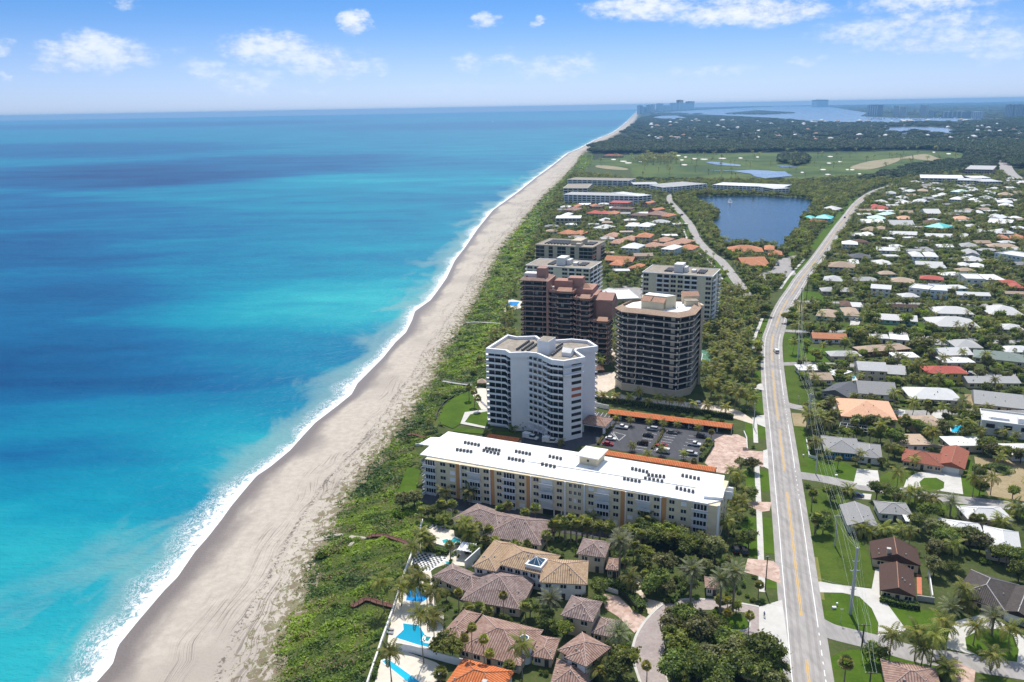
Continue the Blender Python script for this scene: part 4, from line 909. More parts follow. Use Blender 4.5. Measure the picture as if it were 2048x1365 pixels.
# ------------------------------------------------------------------ the long five-storey apartment block
def long_block():
    A, B = G(853, 986), G(1408, 1086); h = 14.2
    b = Bld('apartment_block', 'long cream five storey apartment block with white flat roof and orange panels', 'apartment building', A, B-A); W = np.linalg.norm(B-A)
    landmark(*(A+B)/2, 'the long cream apartment block')
    roof = [b.loc(G(*q, h)) for q in zN((290,40),(238,76),(185,74),(115,115),(180,125),(120,178),(1850,475),(1935,455),(1955,305))]
    D = 20.0; X1 = W+4.2
    b.part('wall', CREAM, 0, 0, 0, X1, D, h-.42)
    mb = MB().prism([tuple(p) for p in roof], h-.4, h); mb.build('roof', WHITER, b.e)
    BLOCKED.append((b.wld(W/2, 10), b.u, W/2+4, 12))
    # raised corner block at the near right end and lift house
    q = [b.loc(G(*p, h+.9)) for p in zN((1830,430),(1945,440),(1960,375),(1870,362))]
    o = MB().prism([tuple(p) for p in q], h+.03, h+.9).build('roof_block', WHITER, b.e)
    q = [b.loc(G(*p, h+3.6)) for p in zN((1058,182),(1195,208),(1255,148),(1120,126))]; MB().prism([tuple(p) for p in q], h+3.3, h+3.6).build('lift_house_roof', WHITER, b.e)
    q2 = offset_poly(q, 1.0); MB().prism([tuple(p) for p in q2], h+.02, h+3.28).build('lift_house', CREAM, b.e)
    m_ = (np.array(q2[0])+np.array(q2[1]))/2; b.seg('vent', BRONZE, m_-np.array([.4, 0]), m_+np.array([.4, 0]), 0.02, .08, h+1.4, h+2.2)
    # roof seams
    for t in (0.2, 0.45, 0.72): b.part('roof_seam', OFFW, W*t, 1, h+.005, W*t+.25, D-1, h+.06)
    b.part('roof_seam', OFFW, W*.36, 9.8, h+.005, W*.95, 10.1, h+.25)
    fh = 2.72; z0 = 0.25
    U = lambda x: b.u_at(800+x/3.0118, 8.0)
    WINW = 'window'
    for (x0, x1) in ((245,275),(302,332),(375,405),(505,535),(585,612),(718,750),(805,835),(945,975),(1018,1033),(1048,1062),(1073,1088),(1135,1165),(1285,1315),(1370,1402),(1528,1560),(1620,1650),(1690,1722)):
        for j in range(5):
            zb = z0+j*fh
            if j == 0 and 860 < x0 < 1100: continue
            chance = random.random()  # a few windows at random get plain white instead of glass
            b.window((U(x0), 0), (U(x1), 0), zb+.95, zb+2.2, GLASS if chance > .12 else WHITE, WHITE, 1, True)
    for (x0, x1) in ((155,213),(420,482),(625,693),(850,918),(1185,1257),(1430,1502),(1765,1845)):
        u0, u1 = U(x0), U(x1); n = 4
        for j in range(5):
            zb = z0+j*fh
            if j == 0 and x0 == 850: continue
            s = b.part('balcony', OFFW, u0-.5, -1.35, zb-.1, u1+.5, 0, zb+.08)
            b.part('railing', mat('frosted_railing', (0.50, 0.52, 0.54), .4, .05), u0-.5, -1.35, zb+.08, u1+.5, -1.25, zb+1.0, None)
            if random.random() < .14: b.part('shutter', OFFW, u0, -.1, zb+.1, u1, 0.01, zb+2.3); continue
            for k in range(n):
                w_ = (u1-u0)/n; b.seg('window', GLASS, (u0+k*w_+.12, 0), (u0+(k+1)*w_-.12, 0), 0, .04, zb+.15, zb+2.3)
            for k in range(n+1): b.part('post', WHITE, u0+k*(u1-u0)/n-.07, -.09, zb+.1, u0+k*(u1-u0)/n+.07, .0, zb+2.35)
    for (x0, x1) in ((338,362),(546,568),(762,786),(1328,1355),(1572,1602)): b.part('orange_panel', ORANGEP, U(x0), -.06, 0, U(x1), 0.01, h-.42)
    for (x0, x1) in ((362,368),(539,546),(786,792),(991,999),(1107,1114),(1355,1362),(1565,1572)): b.part('pilaster', WHITE, U(x0), -.3, 0, U(x1), 0.01, h-.42)
    b.part('pilaster', WHITE, X1-.5, -.15, 0, X1+.12, .8, h+.02)
    b.part('carport_shade_panel', DARKM, U(860), -.03, 0.02, U(985), 0.01, 2.3); b.part('carport_shade_panel', DARKM, U(1003), -.03, 0.02, U(1100), 0.01, 2.3)  # dark panels on the wall, standing for the shade inside the carport bays
    for x in (930, 975, 1000): b.part('column', OFFW, U(x)-.2, -.5, 0, U(x)+.2, -.1, 2.6)
    for j in range(5):        # west end balconies
        zb = z0+j*fh; b.part('balcony', OFFW, -2.6, 1.5, zb-.1, 0, 8.5, zb+.08); b.part('railing', OFFW, -2.6, 1.5, zb+.08, -2.5, 8.5, zb+1.0); b.seg('window', GLASS, (0, 7.8), (0, 2.0), 0, .04, zb+.15, zb+2.3)
    for j in range(5):
        zb = z0+j*fh; b.window((X1, 5), (X1, 6.6), zb+.95, zb+2.2); b.window((X1, 12), (X1, 13.6), zb+.95, zb+2.2)
    b.part('end_frame', WHITE, X1+.1, 12, h-3.2, X1+2.4, 12.2, h-.5); b.part('end_frame', WHITE, X1+.1, 15, h-3.2, X1+2.4, 15.2, h-.5)
    return b, h
LB, LBH = long_block()
# condenser units on its roof, in rows read from the photograph
def condenser_mesh():
    s = MB().box(-.42, -.42, .18, .42, .42, 1.0).mesh('casing', mat('condenser_casing', (0.10, 0.10, 0.102), .6, .2, 3)); l = MB().box(-.5, -.5, 0, .5, .5, .18).mesh('stand', GREYC)
    f = MB(); f.tube([(0, 0, 1.0), (0, 0, 1.08)], 0.33, 10); f = f.mesh('fan_guard', mat('fan_guard', (0.25, 0.25, 0.25), .5, .1)); return s, l, f
_cs = condenser_mesh()
def condenser(x, y, z, rz, label, group):
    e = empty('condenser_unit', (x, y, z), rz); tag(e, label, 'condenser', group)
    for n_, me in zip(('casing', 'stand', 'fan_guard'), _cs): link(n_, me, e)
    return e
_rows = [((345,148),(428,160),5,'nearer row at the beach end'),((393,105),(474,120),5,'farther row at the beach end'),((505,152),(592,172),5,'nearer half of the beach side double row'),((520,140),(598,153),5,'farther half of the beach side double row'),((657,200),(742,215),5,'row below the middle seam'),
         ((700,158),(782,174),5,'row above the middle seam'),((903,188),(968,202),4,'back row of four by the lift house'),((858,235),(930,250),4,'front row of four by the lift house'),((1352,322),(1442,338),5,'row left of the road side double row'),((1400,262),(1488,282),5,'row above the road side double row'),
         ((1478,320),(1578,338),5,'nearer half of the road side double row'),((1498,300),(1590,310),5,'farther half of the road side double row'),((1668,378),(1765,400),5,'last row by the raised corner'),((1703,303),(1798,322),5,'back row nearest the road')]
ORD = ('first', 'second', 'third', 'fourth', 'fifth', 'sixth', 'seventh', 'eighth', 'ninth')
for (p, q, n, ph) in _rows:
    a, c = G(*zN(p)[0], LBH+.5), G(*zN(q)[0], LBH+.5)
    for k in range(n):
        w = a+(c-a)*k/(n-1); condenser(w[0], w[1], LBH+.004, math.atan2(LB.u[1], LB.u[0]), ORD[k]+' condenser from left, '+ph+', long white roof', 'condensers in the '+ph+' of the long white roof')

# ------------------------------------------------------------------ white tower
def white_tower():
    z = ZS(950, 660, 5.688); h = 36.5; nf = 12; fh = 2.85
    roof = [G(*q, h) for q in z((120,210),(345,232),(390,262),(590,255),(700,265),(800,310),(870,340),(1010,355),(1255,308),(1145,232),(1170,215),(1400,185),(1295,118),(1100,100),(930,112),(740,95),(700,66),(480,75),(370,52))]
    c = np.mean(roof, 0); b = Bld('condominium_tower', 'white condominium tower with curved white balconies and gravel roof', 'tower', c); P = [b.loc(p) for p in roof]
    landmark(c[0], c[1], 'the white tower'); block_poly(roof); WT = mat('bright_white_stucco', (0.74, 0.73, 0.74), .7, .04, .3)
    body = offset_poly(P, 0.9); MB().prism([tuple(p) for p in body], 0, h-2.0).build('wall', WT, b.e)
    o = MB(); ring(o, P, offset_poly(P, 1.1), h-2.2, h); o.build('parapet', WT, b.e); MB().prism([tuple(p) for p in offset_poly(P, 1.15)], h-1.95, h-1.3).build('roof', GRAVEL, b.e)
    # balcony stacks: (a,b,..) body corners; floors as continuous white bands
    def stack(line, f0, f1, dep, glass_line=None, n_split=3):
        line = [np.array(q, float) for q in line]; mb = MB(); strip_wall(mb, line, dep, 0, .22); slab = mb.mesh('balcony', WT)
        Ls, Rs = ribbon(line, 0, dep); mb = MB(); strip_wall(mb, [np.array(q) for q in Rs], -.16, .22, .92); up = mb.mesh('balustrade', WT); mb = MB(); strip_wall(mb, [np.array(q) for q in Rs], -.05, .93, 1.06); rl = mb.mesh('railing', DARKM)
        for j in range(f0, f1):
            zz = 1.2+j*fh; s = link('balcony', slab, b.e, (0, 0, zz)); link('balustrade', up, s); link('railing', rl, s)
            for a_, c_ in zip(line[:-1], line[1:]):
                n = max(1, int(round(np.linalg.norm(c_-a_)/2.6)))
                for k in range(n): b.seg('window', GLASS, a_+(c_-a_)*(k+.06)/n, a_+(c_-a_)*(k+.94)/n, .0, .05, zz+.25, zz+fh-.35)
    stack([body[0]+np.array([0, 5.]), body[0], body[1], body[2]+(body[1]-body[2])*.1], 0, nf, 1.5)
    stack([body[5], body[6], body[7]], 0, nf, 1.5)
    stack([body[11], body[12]], 0, nf, 1.2)
    # kitchen windows, four columns between the two stacks
    a0, a1 = body[3], body[5]
    for j in range(nf):
        zz = 1.2+j*fh
        for k in range(4):
            p = a0+(a1-a0)*(.12+.235*k); q = a0+(a1-a0)*(.12+.235*k+.15)
            if j: b.seg('window', GLASS, p, q, .15, .30, zz+1.0, zz+2.2)
        b.seg('spandrel', WT, a0, a1, 0, .2, zz-.12, zz+.85)
    for k in (0.305, .54, .775): b.seg('pilaster', WT, a0+(a1-a0)*(k-.012), a0+(a1-a0)*(k+.012), 0, .5, 0, h-2)
    # right-hand bay: tall strip windows
    p7, p8 = body[7], body[8]
    TERR = mat('terracotta_shutter', (0.36, 0.09, 0.04), .7, .1)
    for j in range(nf):
        zz = 1.2+j*fh
        gm = TERR if j in (6, 7) else GLASS
        b.seg('window', gm, p7+(p8-p7)*.42, p7+(p8-p7)*.93, 0, .06, zz+.9, zz+2.25)
        if j > 9: b.seg('balcony', WT, p7, p7+(p8-p7)*.98, 0, 1.3, zz-.05, zz+.5)
        d = body[9]-p8; b.seg('window', GLASS, p8+d*.25, p8+d*.5, 0, .05, zz+.9, zz+2.1)
    # roof plant
    q = [b.loc(G(*t, h+5)) for t in z((707,112),(838,128),(918,75),(778,62))]; MB().prism([tuple(t) for t in q], h-1.3, h+4.7).build('lift_house', WT, b.e); MB().prism([tuple(t) for t in offset_poly(q, .25)], h+4.7, h+4.8).build('lift_house_roof', GRAVEL, b.e)
    q = [b.loc(G(*t, h)) for t in z((985,265),(1090,278),(1135,240),(1010,215))]; MB().prism([tuple(t) for t in q], h-1.28, h+.4).build('skylight_base', WT, b.e)
    m_ = MB(); zt = [np.append(t, h+.42) for t in q]; mid = [(zt[0]+zt[3])/2+np.array([0, 0, 1.3]), (zt[1]+zt[2])/2+np.array([0, 0, 1.3])]; m_.poly([zt[0], zt[1], mid[1], mid[0]]); m_.poly([zt[2], zt[3], mid[0], mid[1]]); m_.poly([zt[1], zt[2], mid[1]]); m_.poly([zt[3], zt[0], mid[0]]); m_.build('skylight', OFFW, b.e)
    for (p, q_, n, ph) in (((480,225),(610,135),9,'front rank left of the lift house'),((540,235),(660,150),9,'middle rank left of the lift house'),((600,240),(700,170),7,'rear rank beside the lift house'),((850,255),(990,165),9,'rank right of the lift house'),((880,290),(985,205),7,'rank by the skylight')):
        a_, c_ = G(*z(p)[0], h-1), G(*z(q_)[0], h-1)
        for k in range(n): w = a_+(c_-a_)*k/(n-1); condenser(w[0], w[1], h-1.296, .5, ORD[k]+' small condenser from the front, '+ph+', white tower roof', 'condensers in the '+ph+' on the white tower')
    # entrance canopy with a tiled hip roof
    cz = 4.3; zq = zM; a_, c_ = G(*zq((1640,895))[0], cz), G(*zq((1870,930))[0], cz); u = (c_-a_)/np.linalg.norm(c_-a_); Wc = np.linalg.norm(c_-a_)
    k = Bld('porte_cochere', 'tiled entrance canopy on white columns beside the white tower', 'canopy', a_, u); add_roof(k, 'hip', 0, 0, Wc, 11, cz, .38, ROOFM['pinkt'], CAPT)
    k.part('fascia', WHITE, .3, .3, cz-.75, Wc-.3, 10.7, cz-.2)
    for (x, y) in ((.9, .9), (Wc-.9, .9), (Wc-.9, 10), (.9, 10)): k.part('column', WHITE, x-.45, y-.45, 0, x+.45, y+.45, cz-.75)
    block_poly([k.wld(0, 0), k.wld(Wc, 0), k.wld(Wc, 11), k.wld(0, 11)])
white_tower()

# ------------------------------------------------------------------ towers of stacked floor plates with dark glazing
BLIND = [mat('blind_%d' % k, (v, v*.95, v*.88), .8, .1) for k, v in enumerate((.08, .18, .32))]
def plate_tower(b, P, nf, fh, z0, slab, gl, inset, posts=None, cols=None, post_m=None, rail=True, top=None, base=None, zt=None):
    "P closed outline in the building frame; floor plates proud of a dark glazed core"
    P = [np.array(p, float) for p in P]; core = offset_poly(P, inset); pm = post_m or slab
    sl = MB().prism([tuple(p) for p in P], -.22, 0.06).mesh('floor_plate', slab); gm = MB().prism([tuple(p) for p in core], .065, fh-.285).mesh('glazing', gl)
    o = MB(); ring(o, offset_poly(P, .08), offset_poly(P, .13), .35, 1.0); rm = o.mesh('railing', mat('dark_railing', (0.035, 0.036, 0.04), .4, .1)); o = MB(); ring(o, P, offset_poly(P, .16), .06, .22); um = o.mesh('upstand', slab)
    pmesh = MB().box(-.28, -.28, .06, .28, .28, 1.15).mesh('post', pm); inner = offset_poly(P, .25)
    for j in range(nf):
        zz = z0+j*fh; f = link('floor_plate', sl, b.e, (0, 0, zz)); link('glazing', gm, f); link('upstand', um, f)
        if rail: link('railing', rm, f)
        for _ in range(5):
            k = random.randrange(min(8, len(core)-1)); t = random.random()*.8; a_, c_ = core[k], core[k+1]; ln = np.linalg.norm(c_-a_)
            if ln > 2: b.seg('blind', BLIND[random.randrange(3)], a_+(c_-a_)*t, a_+(c_-a_)*min(1, t+1.6/ln), 0.005, .03, zz+.1, zz+fh*random.choice((.45, .85)))
        for k in (posts or []): link('post', pmesh, f, (inner[k][0], inner[k][1], 0))
    for (p, w) in (cols or []): b.part('column', pm, p[0]-w/2, p[1]-w/2, 0, p[0]+w/2, p[1]+w/2, z0+nf*fh-.29)
    if base: MB().prism([tuple(p) for p in offset_poly(P, .4)], 0, z0-.28).build('base_wall', base, b.e)
    return core
def roof_rim(b, P, z, m, w=2.2, rise=1.6, over=.5):
    "sloping tiled skirt round the roof edge"
    P = [np.array(p, float) for p in P]; O = offset_poly(P, -over); I = offset_poly(P, w); n = len(P)
    for k in range(n):
        a, c, d, e_ = O[k], O[(k+1) % n], I[(k+1) % n], I[k]; mb = MB(); q = [(a[0],a[1],z),(c[0],c[1],z),(d[0],d[1],z+rise),(e_[0],e_[1],z+rise)]; mb.poly(q, slope_uv(q, q[0], q[1])); mb.poly([(a[0],a[1],z-.25),(c[0],c[1],z-.25),(c[0],c[1],z),(a[0],a[1],z)]); mb.poly([(e_[0],e_[1],z),(e_[0],e_[1],z+rise),(d[0],d[1],z+rise),(d[0],d[1],z)])
        mb.build('roof_skirt', m, b.e)
    MB().prism([tuple(p) for p in offset_poly(P, -over+.05)], z-.3, z-.02).build('eave', BEIGE, b.e)
def dark_tower():
    d = ZS(1220, 570, 5.848); zs1 = 37.6; fh = 3.08; nf = 12; z0 = zs1-11*fh
    front = [G(*q, zs1) for q in d((66,340),(145,386),(305,402),(400,410),(505,424),(800,457),(882,442),(985,420),(1065,325))]
    # back half: the plan is symmetric about the middle of the front
    u = front[5]-front[1]; u = u/np.linalg.norm(u); v = np.array([-u[1], u[0]]); back = [front[0]+v*14+u*1, front[0]+v*20+u*5, front[8]+v*10-u*6, front[8]+v*4]
    out = front+[back[3], back[2], back[1], back[0]]; c = np.mean(out, 0)
    b = Bld('condominium_tower', 'tan condominium tower with dark glass and stacked angular balconies', 'tower', c); P = [b.loc(p) for p in out]; landmark(c[0], c[1], 'the dark glass tower'); block_poly(out)
    core = plate_tower(b, P, nf, fh, z0, mat('pale_tan_concrete', (0.60, 0.53, 0.44), .85, .06), GLASS, 1.7, posts=[1, 2, 3, 4, 5, 7], base=BEIGE)
    for (k, t, w) in ((1, .25, .5), (4, .42, .7), (4, .82, 2.0), (5, .5, .5), (6, .8, .6), (2, .0, .4)):
        p = core[k]+(core[k+1]-core[k])*t; t_ = (core[k+1]-core[k])/np.linalg.norm(core[k+1]-core[k]); b.seg('pier', BEIGE, p-t_*w/2, p+t_*w/2, -.1, .32, 0, z0+nf*fh-.3)
    zt = z0+nf*fh; roof_rim(b, P, zt, tile_mat('peach_tile', (0.42, 0.28, 0.19), (0.55, 0.40, 0.29), .5, .5, .5), 3.0, 1.7)
    MB().prism([tuple(p) for p in offset_poly(P, 2.9)], zt, zt+.5).build('roof', WHITER, b.e)
    b.part('end_wall', BEIGE, P[8][0]-.4, P[8][1]-1.5, 0, P[8][0]+.8, P[8][1]+3, zt+1.0)
    cx = [b.loc(G(*q, zt+3)) for q in d((365,215),(625,245),(640,180),(380,150))]
    MB().prism([tuple(p) for p in cx], zt+.5, zt+4.4).build('penthouse', CREAM, b.e)
    e0, e1 = cx[0], cx[1]; w = np.linalg.norm(e1-e0); uu = (e1-e0)/w; vv = np.array([-uu[1], uu[0]])
    def quad(nm, m, pts3):
        mb = MB(); mb.poly(pts3, slope_uv(pts3, pts3[0], pts3[1])); mb.build(nm, m, b.e)
    for (s0, s1, m_) in ((-.03, .42, ROOFM['terra']), (.46, 1.03, ROOFM['terra'])):
        a_, c_ = e0+uu*w*s0-vv*.4, e0+uu*w*s1-vv*.4; quad('penthouse_roof', m_, [np.append(a_, zt+4.4), np.append(c_, zt+4.4), np.append(c_+vv*4, zt+6.4), np.append(a_+vv*4, zt+6.4)])
    MB().prism([tuple(e0+vv*3.4), tuple(e1+vv*3.4), tuple(e1+vv*9+uu*3), tuple(e0+vv*9)], zt+.52, zt+6.6).build('penthouse_back', CREAM, b.e); MB().prism([tuple(e0+vv*3.6+uu*.3), tuple(e1+vv*3.6-uu*.3), tuple(e1+vv*8.8+uu*2.6), tuple(e0+vv*8.8+uu*.3)], zt+6.6, zt+6.75).build('penthouse_flat', WHITER, b.e)
    p = b.loc(G(*d((950,230))[0], zt+1)); b.part('roof_room', CREAM, p[0]-3, p[1]-1.5, zt+.5, p[0]+3, p[1]+3, zt+3.0); b.part('roof_room_top', GRAVEL, p[0]-3.3, p[1]-1.8, zt+3.0, p[0]+3.3, p[1]+3.3, zt+3.2)
    p = b.loc(G(*d((960,170))[0], zt+2)); b.part('roof_room', CREAM, p[0]-5, p[1]-1, zt+.52, p[0]+3, p[1]+3, zt+4.0); q3 = [(p[0]-5.4,p[1]-1.6,zt+4.0),(p[0]+3.4,p[1]-1.6,zt+4.0),(p[0]+3.4,p[1]+2,zt+5.8),(p[0]-5.4,p[1]+2,zt+5.8)]; quad('roof_room_roof', ROOFM['terra'], q3)
    for k in range(7): p = b.loc(G(*d((640+25*k, 262+(k % 2)*6))[0], zt+.8)); b.part('roof_vent', OFFW, p[0]-.25, p[1]-.25, zt+.5, p[0]+.25, p[1]+.25, zt+1.2)
    for j in range(nf): link('side_stair', _CUBE.get(BEIGE.name), b.e, (P[8][0]+.9, P[8][1]+4, z0+j*fh+.3), 0, (1.4, 3.5, .9))
dark_tower()

def pink_tower():
    z = ZS(1020, 530, 4.482); fh = 2.95
    # sections from west to east; outlines at their own top level in the photograph
    base = G(1203, 724); top = 44.0
    L = G(*z((88,150))[0], top); R = base; u = np.array([math.cos(math.radians(-17)), math.sin(math.radians(-17))]); v = np.array([-u[1], u[0]])
    b = Bld('condominium_tower', 'stepped pink stucco condominium tower with dark balconies and tiled roofs', 'tower', L, u); landmark(*(L+u*20), 'the pink tower')
    U = lambda px, zz, y=0.0: b.u_at(1020+px/4.482, zz, y)
    def sect(x0, x1, y0, y1, nf, jag, zt=None, posts=None):
        if jag: line = [(x0, y0), (x0+(x1-x0)*.30, y0-.2), (x0+(x1-x0)*.38, y0-1.6), (x0+(x1-x0)*.92, y0-1.6), (x1, y0-.6)]
        else: line = [(x0, y0), (x1, y0)]
        P = [np.array(p) for p in line+[(x1, y1), (x0, y1)]]
        pp = [k for k in range(len(line))] if jag else None
        plate_tower(b, P, nf, fh, .6, PINKL, GLASS, 1.5, posts=pp, post_m=PINKL)
        n = 3 if not jag else 4
        for k in range(n):
            x = x0+(x1-x0)*(k+.5)/n; b.part('pier', PINKW, x-.22, y0+1.0, 0, x+.22, y0+1.4, .6+nf*fh-.3)
        return P, .6+nf*fh
    xs = [0, U(327, 30), U(346, 30), U(572, 25), U(590, 25), U(735, 25), U(745, 20), U(895, 15)]
    PA, zA_ = sect(xs[0], xs[1], 0, 17, 15, False); PB, zB_ = sect(xs[2], xs[3], 0, 17, 13, True); PC, zC_ = sect(xs[4]-.5, xs[5], -2.0, 15, 12, True); PD, zD_ = sect(xs[5]+.2, xs[7], -3.5, 10, 8, True)
    for x0, x1, y, zt in ((xs[1], xs[2], -.6, zA_), (xs[3], xs[4]-.6, -.9, zC_-7*fh)): b.part('shaft', PINKW, x0, y, 0, x1, 17, zt)
    b.part('core_wall', PINKW, xs[1]+.2, 6, 0, xs[5]-1, 22, zB_+1.0); b.part('core_wall', PINKW, xs[4], 5, 0, xs[5]+1.5, 20, zC_+1.2); b.part('core_wall', PINKW, xs[5]+1.6, 8, 0, xs[6]+6, 22, zC_-1.5)
    # gable-ended wall on the east side of the upper part
    mb = MB(); xg = xs[5]+1.7; q = [(xg, 3, zD_), (xg, 20, zD_), (xg, 20, zC_-4), (xg, 12, zC_+1.5), (xg, 3, zC_-1)]
    w = [(p[0]+9, p[1], p[2]) for p in q]; mb.poly(q[::-1]); mb.poly(w)
    for i in range(5): mb.poly([q[i], q[(i+1) % 5], w[(i+1) % 5], w[i]])
    mb.build('gable_block', PINKW, b.e); q = [(xg-.3,2.6,zC_-1.0),(xg+9.4,2.6,zC_-3.4),(xg+9.4,12,zC_-1.2),(xg-.3,12,zC_+1.9)]; mb = MB(); mb.poly(q, slope_uv(q, q[0], q[1])); mb.build('gable_roof', ROOFM['pinkt'], b.e)
    roof_rim(b, PA, zA_, ROOFM['pinkt'], 2.4, 1.4); MB().prism([tuple(p) for p in offset_poly(PA, 2.3)], zA_, zA_+.3).build('roof', mat('pink_roof_deck', (0.40, 0.24, 0.19), .9, .1), b.e)
    for PP, zz in ((PB, zB_), (PC, zC_), (PD, zD_)):
        MB().prism([tuple(p) for p in offset_poly(PP, .3)], zz-.26, zz+.1).build('terrace', PINKL, b.e); o = MB(); ring(o, PP, offset_poly(PP, .35), zz-.28, zz+1.1); o.build('terrace_wall', PINKW, b.e)
        a_, c_ = PP[2], PP[3]; q = [(a_[0]-.3,a_[1]-.5,zz+1.0),(c_[0]+.4,c_[1]-.5,zz+1.0),(c_[0],c_[1]+3,zz+2.6),(a_[0],a_[1]+3,zz+2.6)]; mb = MB(); mb.poly(q, slope_uv(q, q[0], q[1])); q2 = [(a_[0]-.3,a_[1]-.5,zz+.8),(c_[0]+.4,c_[1]-.5,zz+.8),(c_[0]+.4,c_[1]-.5,zz+1.0),(a_[0]-.3,a_[1]-.5,zz+1.0)]; mb.poly(q2); mb.poly([q[0], q[3], (a_[0],a_[1]+3,zz), (a_[0]-.3,a_[1]-.5,zz)]); mb.poly([q[1], (c_[0]+.4,c_[1]-.5,zz), (c_[0],c_[1]+3,zz), q[2]]); mb.build('terrace_roof', ROOFM['terra'], b.e)
    for (px0, py0, px1, zz0, zz1, y0, dy) in ((240,110,322,zA_,zA_+6.2,5,6), (128,110,240,zA_,zA_+2.6,7,6), (400,110,560,zB_,zB_+5.0,7,8), (520,100,650,zB_,zB_+6.5,9,7)):
        b.part('roof_room', OFFW if px0 == 128 else PINKW, U(px0, zz0, y0), y0, zz0+.1, U(px1, zz0, y0), y0+dy, zz1)
    for k in range(3): b.part('roof_plant', OFFW, U(335+k*22, zB_+1, 6), 5.5, zB_+.1, U(350+k*22, zB_+1, 6), 7.2, zB_+3-.6*k)
    x = U(650, zC_+4, 12); mb, _ = roof_mesh('hip', x-1, 8, x+6, 15, zC_+3.8, .8); mb.build('turret_roof', ROOFM['terra'], b.e); b.part('turret', PINKL, x-.6, 8.4, zC_, x+5.6, 14.6, zC_+3.65)
    YT = mat('ochre_awning', (0.42, 0.24, 0.04), .8, .1); b.part('awning', YT, xs[0]+.4, -.12, .6+3*fh+.15, xs[0]+(xs[1]-xs[0])*.55, -.02, .6+4*fh-.4)
    for y in (4, 9, 14):        # west return balconies
        pass
    block_poly([b.wld(-1, -4), b.wld(xs[7]+1, -5), b.wld(xs[7]+1, 22), b.wld(-1, 20)])
    return b
pink_tower()

# other blocks, read from their roof corners
YW = mat('pale_yellow_stucco', (0.73, 0.65, 0.48), .85, .05)
ct = flat_block('condominium_tower', 'cream condominium tower with white roof edge and small balconies behind the dark tower', zD((155,748))[0], zD((800,790))[0], zD((240,682))[0], 34.0, 11, YW, GRAVEL, 'w.bdw' 'wbb.w'.replace('d', 'b'), 'bb.b', 'tower', mark='c')
def roof_boxes(b, h, items, m=None):
    for (x0, y0, x1, y1, hh) in items: b.part('roof_plant', m or OFFW, b.W*x0, b.D*y0, h-.15, b.W*x1, b.D*y1, h+hh)
roof_boxes(ct, 34.0, [(.42,.25,.55,.6,5.0), (.56,.3,.6,.55,3.2), (.66,.35,.72,.55,1.4)]); roof_boxes(ct, 34.0, [(.28+.03*k,.25,.30+.03*k,.7,.7) for k in range(4)]+[(.75+.03*k,.25,.77+.03*k,.7,.7) for k in range(4)], DARKM); landmark(*ct.wld(ct.W/2, 5), 'the cream tower')
yt = flat_block('condominium_block', 'pale yellow condominium block with gravel roof and white lift house', zE((300,645))[0], zE((1055,690))[0], zE((465,565))[0], 25.0, 8, YW, GRAVEL, 'wwbw.wbww', 'bbb')
roof_boxes(yt, 25.0, [(.44,.2,.57,.6,5.5), (.58,.3,.63,.6,3.6), (.68,.3,.74,.5,1.8)]); roof_boxes(yt, 25.0, [(.3+.025*k,.2,.315+.025*k,.75,.7) for k in range(4)]+[(.76+.03*k,.3,.78+.03*k,.7,.7) for k in range(4)], DARKM)
bt = flat_block('condominium_block', 'beige condominium block with dark window bays at the beach end of the trees', zE((410,405))[0], zE((1085,440))[0], zE((545,330))[0], 17.5, 5, BEIGE, GRAVEL, 'dd.d.dd.d.ddd', 'd.d', edge=BEIGE, edge_h=.9)
roof_boxes(bt, 17.5, [(.58,.2,.76,.7,4.0), (.7,.05,.78,.25,2.2)], BEIGE); roof_boxes(bt, 17.5, [(.12+.028*k,.15+.1*(k % 2),.135+.028*k,.75,.8) for k in range(15)]+[(.8+.03*k,.3,.82+.03*k,.7,.8) for k in range(5)], DARKM)
landmark(*yt.wld(yt.W/2, 5), 'the pale yellow block'); landmark(*bt.wld(bt.W/2, 5), 'the beige block')
